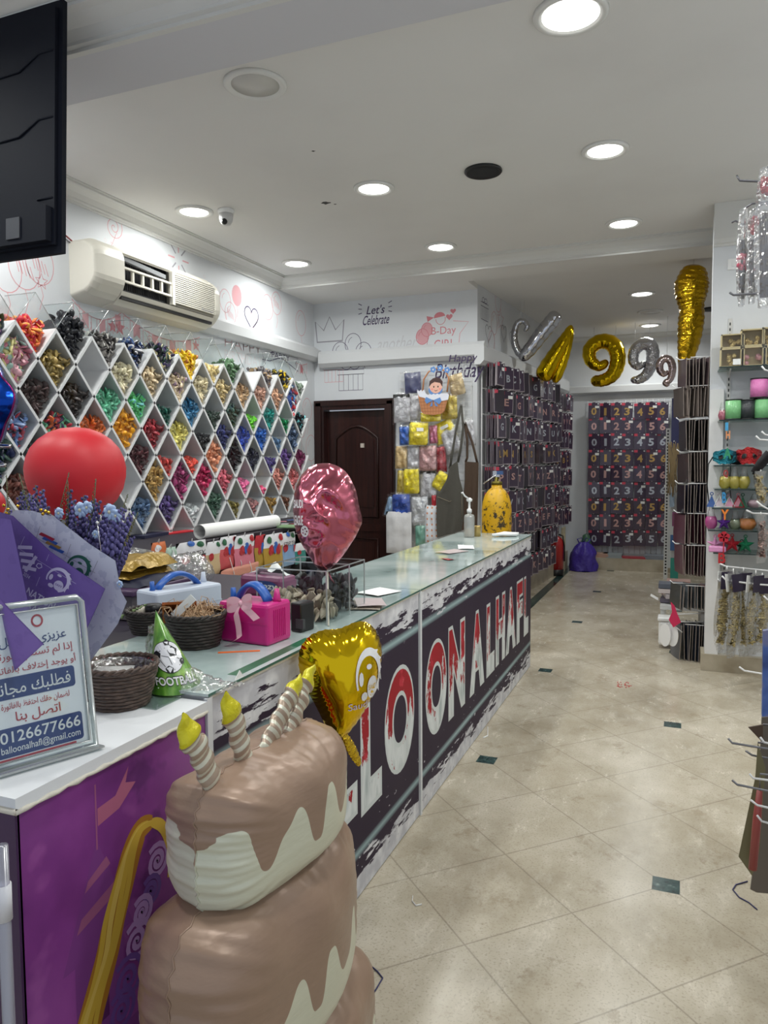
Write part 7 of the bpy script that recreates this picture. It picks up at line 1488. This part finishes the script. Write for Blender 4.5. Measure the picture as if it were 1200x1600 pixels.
def sp(px, sh, d=0.0): 
    Y = PYS+.06+d; z = SHZ[sh]; q = gy(px, 700, Y); return Vector((q.x, Y, z+.001))
PXM = 1/ (1167/6.15)   # metres per survey pixel at the shelves
KRF = mat('kraft_card', (214, 198, 150), .5); WIN = film('window_film', fac=.05, rough=.06); GTN = mat('gold_tinsel', (230, 206, 140), .3, metal=.4, bump=(90, 1, .02)); PKS = mat('soft_pink', (226, 170, 176), .6)
def giftbox(px, sh, w, h, dz, cm, label, tagm=True):
    c = sp(px, sh, .02); W, Hh, D = w*PXM, h*PXM, .12; z0 = c.z+dz; t = thing('gift_box', label, 'gift box', (c.x, c.y+D/2, z0), 'small gift boxes on the top shelf')
    b = MB(); b.bx(c.x-W/2, c.x+W/2, c.y+D-.004, c.y+D, z0, z0+Hh, KRF); b.bx(c.x-W/2, c.x+W/2, c.y, c.y+D, z0, z0+.004, KRF)
    for (xa, xb_, za_, zb__) in ((-1, -.9, 0, 1), (.9, 1, 0, 1), (-1, 1, 0, .08), (-1, 1, .92, 1)): b.bx(c.x+W/2*xa, c.x+W/2*xb_, c.y-.001, c.y+.002, z0+Hh*za_, z0+Hh*zb__, KRF)
    b.bx(c.x-W/2, c.x-W/2+.003, c.y, c.y+D, z0, z0+Hh, KRF); b.bx(c.x+W/2-.003, c.x+W/2, c.y, c.y+D, z0, z0+Hh, KRF); b.bx(c.x-W/2, c.x+W/2, c.y, c.y+D, z0+Hh-.004, z0+Hh, KRF); b.build('box', t)
    b = MB(); 
    for k in range(7): b.ball((c.x+W*R_.uniform(-.32, .32), c.y+.04+R_.uniform(0, .04), z0+Hh*R_.uniform(.15, .7)), (.018, .018, .018), cm, 8)
    b.build('contents', t); b = MB(); b.add([(c.x-W/2, c.y-.002, z0), (c.x+W/2, c.y-.002, z0), (c.x+W/2, c.y-.002, z0+Hh), (c.x-W/2, c.y-.002, z0+Hh)], [(0, 1, 2, 3)], WIN); b.build('window', t)
    if tagm: b = MB(); b.bx(c.x+W*.02, c.x+W*.34, c.y-.006, c.y-.003, z0+Hh*.12, z0+Hh*.42, PAPER); b.build('label_tag', t)
giftbox(1141, 0, 29, 25, 0, GTN, 'kraft gift box with gold filling at bottom left of the top shelf'); giftbox(1141, 0, 28, 18, 25.2*PXM, GTN, 'kraft gift box stacked on the bottom left gold box', False)
giftbox(1173.5, 0, 31, 26, 0, PKS, 'clear fronted gift box with pink filling on the top shelf', False); giftbox(1172, 0, 28, 22, 26.2*PXM, GTN, 'kraft gift box stacked on the pink filled box', False)
giftbox(1206, 0, 28, 25, 0, GTN, 'kraft gift box at the right end of the top shelf'); giftbox(1205, 0, 28, 24, 25.2*PXM, GTN, 'kraft gift box stacked at the right end of the top shelf')
def spool(px, sh, w, h, dz, rgb, label):
    c = sp(px, sh, .03); r = w*PXM/2; c.y += r*.2; Hh = h*PXM; z0 = c.z+dz; t = thing('ribbon_spool', label, 'ribbon spool', (c.x, c.y, z0), 'curling ribbon spools on the second shelf'); m_ = mat('ribbon_%d' % rgb[0], rgb, .3, coat=.3, bump=(180, .3))
    b = MB(); b.lathe([(r*.97, .008), (r*.97, Hh-.008)], m_, 28, (c.x, c.y, z0)); b.build('ribbon', t)
    b = MB(); b.lathe([(r, 0), (r, .008), (0, .008)], BLACKP, 28, (c.x, c.y, z0)); b.lathe([(r, Hh-.008), (r, Hh), (r*.4, Hh), (r*.4, Hh-.006), (0, Hh-.006)], BLACKP, 28, (c.x, c.y, z0)); b.build('flange', t)
spool(1145, 1, 21, 27, 0, (126, 192, 130), 'light green ribbon spool at left of the second shelf'); spool(1166, 1, 20, 26, 0, (48, 52, 56), 'black ribbon spool between the two green spools'); spool(1190, 1, 22, 27, 0, (128, 196, 134), 'light green ribbon spool right of the black spool'); spool(1184, 1, 22, 26, 27.3*PXM, (224, 128, 190), 'pink ribbon spool standing on top of the other spools')
def softbag(px, sh, w, h, m_, label, name='filled_bag', cat='filled bag', knot=True, grp=None, dz=0):
    c = sp(px, sh, .03); r = w*PXM/2; Hh = h*PXM; z0 = c.z+dz; t = thing(name, label, cat, (c.x, c.y+r*.5, z0), grp)
    sd = px*.37
    def g_(u, v): a = 6.283*u; w_ = r*(math.sin(math.pi*min(1, v*1.25+.12)))**.6 if v < .62 else r*lerp(.62, .38, (v-.62)/.38); n_ = noise.noise(Vector((math.cos(a)*2+sd, math.sin(a)*2, v*4))); return Vector((c.x+w_*math.cos(a)*(1+.25*n_), c.y+r*.6+w_*.7*math.sin(a)*(1+.25*n_), z0+Hh*v))
    b = MB(); b.grid(lambda u, v: g_(u, v*.55), 18, 8, m_, cu=True); b.lathe([(r*.4, .001), (0, .001)], m_, 12, (c.x, c.y+r*.6, z0)); b.build('filling', t)
    b = MB(); b.grid(lambda u, v: g_(u, v)+Vector((0, -.004, 0)), 16, 12, FILM, cu=True); b.build('clear_bag', t)
softbag(1128, 1, 11, 24, mat('pink_confetti', (200, 110, 130), .4, bump=(60, 1)), 'small clear bag of pink confetti left of the green spool')
YEL2 = mat('yellow_weight', (214, 196, 70), .3, metal=.3)
for px, lab in ((1134.5, 'clear bag with yellow weight at left of the fourth shelf'), (1149, 'clear bag with yellow weight in the middle of the fourth shelf'), (1164, 'clear bag with yellow weight at right of the fourth shelf')): softbag(px, 3, 15, 29, YEL2, lab, grp='wrapped yellow weights on the fourth shelf')
softbag(1114, 5, 15, 30, mat('magenta_weight', (206, 80, 160), .3), 'clear bag with magenta weight at left of the sixth shelf'); softbag(1152, 5, 16, 24, mat('green_silver', (150, 160, 130), .25, metal=.5), 'silver green foil bag in the middle of the sixth shelf'); softbag(1171, 5, 22, 26, mat('orange_weight', (226, 140, 60), .35), 'clear bag with orange weight on the sixth shelf'); softbag(1182, 4, 17, 18, mat('pale_pink_weight', (216, 176, 190), .4), 'pale pink wrapped weight at right of the fifth shelf')
def starw(px, sh, w, rgb, label, grp=None, back=0, dz=0):
    c = sp(px, sh, .03+back); r = w*PXM/2; t = thing('star_weight', label, 'star shaped weight', (c.x, c.y, c.z+dz), grp); m_ = mat('weight_%d_%d' % (rgb[0], rgb[1]), rgb, .35); b = MB(); S2 = star2(0, 0, r, .42); cz = c.z+dz+r*.81
    vs = [(c.x+u, c.y+.012, cz+v) for u, v in S2]+[(c.x+u, c.y+.03, cz+v) for u, v in S2]+[(c.x, c.y-.012, cz), (c.x, c.y+.05, cz)]
    b.add(vs, [(i, (i+1) % 10, 20) for i in range(10)]+[(10+(i+1) % 10, 10+i, 21) for i in range(10)]+[(i, 10+i, 10+(i+1) % 10, (i+1) % 10) for i in range(10)], m_); b.build('star_body', t)
    b = MB(); b.tube([(c.x+.010*math.cos(a), c.y+.02, cz+r*.98+.010*math.sin(a)) for a in [k*.628 for k in range(10)]], .003, m_, 6, closed=True); b.build('loop', t)
starw(1134, 5, 20, (92, 44, 140), 'purple star weight under the orange letter Y'); starw(1121, 6, 22, (220, 150, 196), 'pink star weight at left of the lowest shelf'); starw(1132, 6, 22, (222, 156, 200), 'pink star weight behind the red flower', back=.05); starw(1148, 6, 24, (186, 30, 48), 'red star weight in the middle of the lowest shelf'); starw(1169, 6, 23, (30, 130, 90), 'green star weight at right of the lowest shelf'); starw(1163, 6, 15, (28, 92, 60), 'small dark green star weight between red and green stars', back=.04)
c = sp(1124, 6, .0); b = MB(); b.box((c.x, c.y-.03, c.z+.022), (.11, .05, .042), mat('weight_220_150', (220, 150, 196), .35), bev=.008); tag(b.build('pink_weight'), 'flat pink block lying before the pink stars on the lowest shelf', 'weight')
def cone(px, sh, w, h, rgb, label, band=None):
    c = sp(px, sh, .03); W, Hh = w*PXM, h*PXM; t = thing('pyramid_weight', label, 'pyramid weight', (c.x, c.y+W*.3, c.z), 'pyramid weights on the fifth shelf'); m_ = mat('pyr_%d_%d' % (rgb[0], rgb[1]), rgb, .35); q = [(c.x-W/2, c.y, c.z), (c.x+W/2, c.y, c.z), (c.x+W/2, c.y+W*.7, c.z), (c.x-W/2, c.y+W*.7, c.z)]; tp_ = (c.x, c.y+W*.35, c.z+Hh)
    b = MB(); b.add(q+[tp_], [(0, 1, 4), (1, 2, 4), (2, 3, 4), (3, 0, 4), (3, 2, 1, 0)], m_); b.tube([(tp_[0]+.010*math.cos(a), tp_[1], tp_[2]+.008+.010*math.sin(a)) for a in [k*.628 for k in range(10)]], .003, m_, 6, closed=True); b.build('pyramid', t)
    if band:
        b = MB()
        for a_, d_ in ((q[0], tp_), (q[1], tp_), (q[0], q[1])): b.tube([Vector(a_)+Vector((0, -.001, .002)), Vector(d_)+Vector((0, -.001, .002))], .0032, band, 5)
        b.build('edge_trim', t)
cone(1114, 4, 12, 16, (30, 80, 150), 'blue pyramid weight at left of the fifth shelf'); cone(1126, 4, 13, 15, (206, 190, 200), 'pale pyramid weight with white edges next to the blue one', WHITEG); cone(1142, 4, 13, 14, (220, 150, 180), 'pink pyramid weight with white edges in the middle of the fifth shelf', WHITEG); cone(1156, 4, 14, 15, (214, 130, 150), 'pink pyramid weight with red edges beside the green one', mat('weight_186_30', (186, 30, 48), .35)); cone(1163, 4, 11, 15, (20, 90, 60), 'green pyramid weight behind the red edged one')
def letter(ch, x0, x1, y0, y1, sh_, rgb, label):
    Y = PYS-.006; a, c = gy(x0, y1, Y), gy(x1, y0, Y); f = lambda u, v, h=0: Vector((u, Y-h, v)); b = MB(); b.text(ch, f, mat('letter_%d_%d' % (rgb[0], rgb[1]), rgb, .4), box=(a.x, c.x, a.z, c.z), h=.006, bold=.03, th=.006)
    b.bx(lerp(a.x, c.x, .45), lerp(a.x, c.x, .55), Y, Y+.006, lerp(a.z, c.z, .3), lerp(a.z, c.z, .7), mat('letter_%d_%d' % (rgb[0], rgb[1]), rgb, .4)); tag(b.build('letter_tag'), label, 'letter', 'coloured letters stuck on the shelf edges')
letter('A', 1130, 1143, 700, 717, 2, (46, 140, 100), 'green letter A at the edge of the third shelf'); letter('Q', 1130, 1138, 734, 747, 3, (160, 50, 44), 'dark red letter shape above the yellow weights'); letter('B', 1128, 1135, 769, 786, 4, (56, 140, 196), 'small blue letter shape on the fifth shelf'); letter('Y', 1126, 1139, 796, 812, 5, (234, 130, 44), 'orange letter Y in front of the sixth shelf'); letter('B', 1122, 1134, 864, 880, 6, (190, 40, 44), 'red letter B below the lowest shelf'); letter('I', 1133, 1138, 660, 673, 1, (70, 160, 210), 'blue letter shape hanging under the second shelf'); letter('H', 1134, 1141, 673, 686, 1, (226, 150, 100), 'pale orange letter H under the blue letter')
b = MB(); cc = gy(1131, 839, PYS+.0); 
for k in range(5): a = k*1.2566+.3; b.prism(circ(cc.x+.022*math.cos(a), cc.z+.022*math.sin(a), .018, n=10)[:-1], lambda u, v, d: Vector((u, cc.y+d, v)), 0, .010+.0004*k, mat('weight_186_30', (186, 30, 48), .35))
b.bx(cc.x-.004, cc.x+.004, cc.y, cc.y+.006, SHZ[6], cc.z, mat('weight_186_30', (186, 30, 48), .35)); tag(b.build('flower_weight'), 'red flower shape standing before the pink stars', 'flower weight')
# masks
def mask(px, w, h, m_, label, seed):
    c = sp(px, 2, .04); W, Hh = w*PXM, h*PXM; t = thing('party_mask', label, 'party mask', (c.x, c.y, c.z), 'party masks on the third shelf'); b = MB()
    def g_(u, v): x = (u-.5)*2; k = noise.noise(Vector((u*6+seed, v*6, 1))); return Vector((c.x+x*W/2, c.y-.03+.09*x*x+.015*k, c.z+.004+Hh*(.5+(v-.5)*(1-.5*abs(x)**2)+.10*math.sin(3*math.pi*abs(x))*.4)+.008*k))
    b.grid(g_, 20, 12, m_); b.grid(lambda u, v: g_(u, v)+Vector((0, .004, 0)), 20, 12, BLACKP); b.build('mask_body', t)
    b = MB()
    for sx_ in (.3, .7): b.poly([g_(sx_+.09*math.cos(a), .5+.16*math.sin(a))+Vector((0, -.006, 0)) for a in [k*.52 for k in range(12)]], BLACKP)
    b.build('eye_holes', t); b = MB(); p = g_(0, .5); b.tube([p, p+Vector((-.03, -.04, -.05)), p+Vector((-.035, -.05, -.20)), p+Vector((-.02, -.05, -.33))], .006, BLACKP, 5, flat=.4); b.build('tie_strap', t)
mask(1134, 30, 20, mat('teal_sequins', (40, 140, 160), .25, metal=.5, bump=(120, 1)), 'teal sequinned mask with black strap at left of the third shelf', 1); mask(1171, 32, 22, mat('red_sequins', (190, 40, 44), .25, metal=.4, bump=(100, 1)), 'red sequinned mask in the middle of the third shelf', 5)
c = sp(1153, 2, .10); b = MB(); b.ball((c.x, c.y+.03, c.z+.045), (.08, .06, .044), mat('black_cloth', (26, 24, 28), .7, bump=(40, .6)), 14); tag(b.build('black_hat'), 'crumpled black hat between the two masks', 'hat')
# ---- hooks with hanging garland packs in front of the pillar (panel faces the aisle)
t = thing('hook_rack', 'slotted white panel to the right of the pillar carrying hooks', 'hook panel', (.90, 5.3, 0)); b = MB(); b.bx(.88, .92, 4.9, 5.62, 0, 2.5, METW); b.build('panel', t)
def hook(t_, pts, Y, xw, r=.006, m_=WIREW):
    P = [gy(x, y, Y) for x, y in pts]; b = MB(); b.tube(P+[Vector((xw, Y, P[-1].z-.01))], r, m_, 7); return b.build('hook', t_)
for pts, Y in (([(1125, 881), (1134, 885), (1200, 892)], 5.55), ([(1128, 900), (1135, 907), (1182, 913)], 5.40), ([(1121, 905), (1128, 910), (1188, 912)], 5.50), ([(1193, 931), (1199, 937), (1210, 940)], 5.3), ([(1192, 990), (1197, 995), (1212, 998)], 5.2), ([(1155, 1042), (1163, 1048), (1192, 1053)], 5.0), ([(1166, 797), (1176, 802), (1200, 803)], 5.45), ([(1181, 681), (1187, 687), (1203, 688)], 5.4), ([(1190, 674), (1195, 679), (1203, 681)], 5.5), ([(1182, 783), (1190, 790), (1203, 797)], 5.3), ([(1190, 572), (1195, 578), (1203, 580)], 5.4)): hook(t, pts, Y, .88)
GAR = mat('gold_garland', (232, 212, 150), .3, metal=.5, bump=(120, 1, .03)); HDR = mat('dark_header', (46, 36, 60), .4)
def garland(px, py0, py1, w, Y, yaw, label, m_=GAR, hd=True, grp='garland packs hanging at the pillar'):
    p = gy(px, py0, Y); q = gy(px, py1, Y); Hh = p.z-q.z; W = w*PXM; Rm = rotz(yaw); t = thing('garland_pack', label, 'garland packet', (p.x, Y, q.z), grp); sd = px*.7
    f = lambda u, v, h: p+Rm @ Vector(((u-.5)*W*(1-.35*max(0, v-.85)/.15), -h, -Hh*v))+Vector((.012*math.sin(5*v+sd), 0, 0))
    b = MB(); b.tube([f(.5+.30*math.sin(k*2.2)+R_.uniform(-.08, .08), .16+.70*k/90, .014*math.cos(k*2.3)+R_.uniform(-.006, .006)) for k in range(91)], .0085, m_, 5); b.build('tinsel', t)
    b = MB()
    for sg in (1, -1): b.grid(lambda u, v: f(u, v, sg*(.004+.02*math.sin(math.pi*u)*math.sin(math.pi*min(1, v*1.1))*(1+.5*noise.noise(Vector((u*5, v*9+sd, sg)))))), 8, 22, FILM)
    b.build('clear_bag', t)
    if hd:
        b = MB(); b.prism([(.05, .02), (.95, .02), (.95, .22), (.05, .22)], lambda u, v, h: f(u, v, h), .022, .025, HDR); b.build('header_card', t); b = MB(); b.prism([(.1, .02), (.98, .05), (.98, .24), (.1, .23)], lambda u, v, h: f(u, v, h), -.032, -.028, PAPER); b.build('back_card', t)
    b = MB(); b.tube([f(.5, .02, 0), f(.5, -.04, 0)], .004, PAPER, 4, flat=.3); b.build('hang_tab', t)
for i, (px, y0, y1, w, Y, yaw) in enumerate(((1133, 890, 1024, 22, 5.50, .5), (1148, 894, 1028, 22, 5.40, .9), (1163, 892, 1026, 22, 5.52, .7), (1178, 896, 1024, 22, 5.40, .9), (1193, 900, 1020, 22, 5.46, .6))):
    garland(px, y0, y1, w, Y, yaw, 'clear pack of gold garland, %s from the pillar edge' % ['first', 'second', 'third', 'fourth', 'fifth'][i])
garland(1192, 803, 880, 20, 5.42, .8, 'clear rose tinted garland pack hanging beside the lowest shelf', mat('rose_garland', (206, 170, 160), .3, metal=.6, bump=(120, 1, .03)), False)
garland(1190, 736, 792, 18, 5.38, .8, 'clear gold garland pack hanging under the black gloves', GAR, False)
t = thing('black_gloves', 'black gloves hanging on a hook at the right beside the masks', 'gloves', gy(1188, 752, 5.40)); b = MB()
for k in range(5): b.tube([gy(1200, 706+3*k, 5.4+.01*k), gy(1186, 722+3*k, 5.39+.01*k), gy(1177+k*2, 738+4*k, 5.38+.01*k)], .016, mat('black_cloth', (26, 24, 28), .7), 7, flat=.6)
b.build('glove', t); b = MB(); p = gy(1200, 706, 5.4); b.tube([p, p+Vector((.06, 0, .03)), Vector((.88, 5.4, p.z+.04))], .006, WIREW, 6); b.build('hook', t)
# ---- nearest rack at the right edge
t = thing('hook_rack', 'near hook rack at the right edge with mostly empty hooks', 'hook rack', (.50, 2.6, 0)); b = MB(); b.bx(.50, .54, 1.95, 3.2, 0, 2.62, METW); b.build('panel', t)
GYH = mat('grey_metal_hook', (120, 120, 124), .3, metal=.7)
for pts, Y, m_ in (([(1138, 1154), (1144, 1161), (1187, 1168)], 2.25, GYH), ([(1165, 1173), (1175, 1180), (1190, 1183)], 2.45, GYH), ([(1171, 1209), (1177, 1216), (1200, 1219)], 2.3, WIREW), ([(1144, 1219), (1152, 1226), (1196, 1235)], 2.2, GYH), ([(1173, 1250), (1183, 1258), (1200, 1262)], 2.3, WIREW), ([(1183, 1274), (1190, 1283), (1200, 1286)], 2.35, WIREW), ([(1188, 1152), (1194, 1160), (1204, 1162)], 2.3, WIREW), ([(1151, 274), (1156, 282), (1195, 284)], 2.3, GYH), ([(1143, 348), (1149, 345), (1160, 350)], 2.5, GYH), ([(1140, 457), (1146, 461), (1200, 458)], 2.2, GYH)): hook(t, pts, Y, .50, .0032, m_)
def slab(name, label, px, Y, th, m_, cat, yaw=0.0, extra=None):
    P = [gy(x, y, Y) for x, y in px]; t = thing(name, label, cat, (sum(p.x for p in P)/len(P), Y, min(p.z for p in P))); c = sum(P, Vector())/len(P)
    q = [(p.x-c.x, p.z-c.z) for p in P]; Rm = rotz(yaw); b = MB(); b.prism(q, lambda u, v, d: c+Rm @ Vector((u, -d, v)), -th/2, th/2, m_); b.build('sheet', t)
    b = MB(); top = max(P, key=lambda p: p.z); b.tube([top, Vector((.50, top.y, top.z+.01))], .003, GYH, 5); b.build('hook', t); return t, c, Rm
def bluepic():
    g = NT('blue_picture', .3); g.col(g.ramp(g.noise(9, 4), [(.3, (30, 50, 110)), (.5, (70, 100, 170)), (.65, (150, 130, 120)), (.8, (60, 60, 90))])); return g.m
OLC = mat('olive_card', (110, 104, 74), .4); 
tt, c, Rm = slab('greeting_card', 'large olive card with pale script hanging lowest on the near right rack', [(1184, 1160), (1180, 1215), (1154, 1338), (1175, 1368), (1187, 1330), (1196, 1200)], 2.42, .004, OLC, 'card')
b = MB(); f = lambda u, v, h=0: c+Vector((u*.25+v*.02, -.003-h, v)); b.text('Happy', lambda u, v, h=0: gy(1174+u*.25-v*.03, 1300-u*.97+v*.1, 2.415), mat('pale_gold_script', (176, 166, 110), .5), box=(0, 60, -6, 8), slant=.2); b.build('script', tt)
slab('clear_packet', 'clear grey plastic packet behind the olive card', [(1190, 1120), (1215, 1118), (1215, 1396), (1182, 1393), (1172, 1388), (1180, 1330)], 2.55, .012, mat('smoky_plastic', (96, 88, 80), .3, coat=.5), 'packet')
slab('picture_packet', 'blue picture packet cut off by the right edge', [(1192, 985), (1220, 980), (1220, 1118), (1190, 1118)], 2.35, .02, bluepic(), 'packet')
slab('brown_card', 'dark brown card corner jutting from the near right rack', [(1169, 1136), (1192, 1132), (1192, 1160), (1186, 1154)], 2.5, .006, mat('brown_card', (80, 62, 48), .5), 'card')
b = MB(); P = [gy(1187, 1235, 2.38), gy(1183, 1280, 2.38), gy(1176, 1358, 2.38)]; b.tube(P, [.008, .012, .012], mat('red_tube', (150, 70, 66), .4), 10); b.tube([P[0], P[0]+Vector((.0, 0, .05)), Vector((.5, 2.38, P[0].z+.055))], .003, GYH, 5); tag(b.build('red_stick'), 'red party popper stick hanging before the olive card', 'party popper')
RTN = mat('red_tinsel', (190, 30, 50), .3, metal=.4, bump=(90, 1, .02)); PEN = mat('dark_stick', (70, 62, 62), .4)
for i, (px, y0, y1, w, Y, lab, yt) in enumerate(((1162, 327, 478, 15, 2.32, 'clear bag of dark sticks with pink tinsel low inside, leftmost at upper right', 410), (1178, 328, 474, 15, 2.30, 'clear bag of dark sticks with red tinsel near the top, second at upper right', 352), (1199, 262, 480, 26, 2.2, 'longer clear bag of sticks cut off by the upper right edge', 285))):
    p, q = gy(px, y0, Y), gy(px, y1, Y); k = 2.45/1167; W = w*k; Hh = p.z-q.z; t = thing('stick_bag', lab, 'packet', (p.x, Y, q.z), 'clear stick bags at the upper right'); b = MB()
    f = lambda u, v, h=0: p+Vector(((u-.5)*W*(.5+.5*math.sin(math.pi*min(1, max(.02, v*1.05)))**.5), -h, -Hh*v))
    for s_ in range(5): b.tube([f(.25+.12*s_, .32, .004*(s_ % 2)), f(.3+.1*s_, .93, .004)], .0035, PEN, 5)
    b.build('sticks', t); b = MB(); vt = (yt-y0)/(y1-y0)
    for s_ in range(16): b.ball(f(.5+R_.uniform(-.28, .28), vt+R_.uniform(-.07, .07), R_.uniform(-.006, .008)), (.007, .006, .010), RTN if i else mat('pink_tinsel', (206, 90, 110), .3, metal=.4), 6)
    b.build('tinsel', t); b = MB()
    for sg in (1, -1): b.grid(lambda u, v: f(u, v, sg*(.002+.014*math.sin(math.pi*u)*(1+.6*noise.noise(Vector((u*6, v*12+i, sg)))))), 8, 22, FILMC)
    b.build('clear_bag', t); b = MB(); b.tube([f(.5, .0, 0), Vector((p.x+.02, Y, p.z+.012)), Vector((.50, Y, p.z+.012))], .003, GYH, 5); b.build('hook', t)
# ---- bits on the floor
def fl(px, py, z=.003): return gz(px, py, z)
BT_ = mat('navy_thread', (50, 50, 96), .6)
b = MB(); b.tube([fl(*p) for p in ((582, 1511), (590, 1518), (598, 1528), (588, 1545), (580, 1556), (584, 1562))], .0022, BT_, 5); tag(b.build('thread'), 'short navy thread on the floor beside the cake balloon', 'thread')
b = MB(); b.tube([fl(*p) for p in ((1168, 1377), (1150, 1382), (1145, 1390), (1155, 1402), (1170, 1410), (1183, 1421))], .0024, BT_, 5); tag(b.build('thread'), 'curved navy thread on the floor under the near right rack', 'thread')
b = MB(); b.tube([fl(*p) for p in ((645, 1400), (644, 1408), (650, 1415), (659, 1413))], .0035, PAPER, 5, flat=.4); tag(b.build('paper_curl'), 'curled white paper strip on the floor near the counter seam', 'paper scrap')
b = MB(); b.tube([fl(*p) for p in ((762, 1136), (762, 1150), (755, 1153))], .006, PAPER, 4, flat=.4); tag(b.build('paper_bit'), 'folded white paper bit on the floor by the far counter base', 'paper scrap')
RB_ = mat('red_bits', (190, 70, 70), .6); b = MB()
for k in range(16): p = fl(975+R_.uniform(-10, 10), 1070+R_.uniform(-4, 4), .0015); b.box(p, (.03*R_.uniform(.4, 1), .006, .002), RB_, rotz(R_.uniform(0, 3)))
tag(b.build('red_confetti'), 'few red confetti shreds on the floor in the middle of the aisle', 'confetti', kind='stuff')

# ---- silver hook ends at the left edge
t = thing('hook_stand', 'pair of silver hook ends poking in at the left edge above the red balloon', 'hooks', (gy(-60, 700, 2.0).x, 2.0, 0)); xq = gy(-60, 700, 2.0).x
b = MB(); b.tube([(xq, 2.0, 0), (xq, 2.0, 1.7)], .012, CHROME, 8); b.lathe([(.10, 0), (.10, .012), (.012, .02)], CHROME, 20, (xq, 2.0, 0)); b.build('post', t)
for y1_, x1_ in ((697, 16), (727, 8)): b = MB(); p = gy(x1_, y1_, 2.0); b.tube([Vector((xq, 2.0, p.z+.004)), p], .008, CHROME, 8); b.build('hook', t)

p = gy(1146, 413, PYF); t = thing('wall_switch', 'small white switch plate high on the white pillar', 'switch', (p.x, PYF-.008, p.z-.04)); b = MB(); b.box((p.x, PYF-.005, p.z), (.075, .009, .075), WHITEG); b.build('plate', t); b = MB(); b.box((p.x, PYF-.012, p.z), (.02, .006, .035), WHITEG); b.build('rocker', t)
for o in bpy.data.objects:
    if '_o' in o: del o['_o']
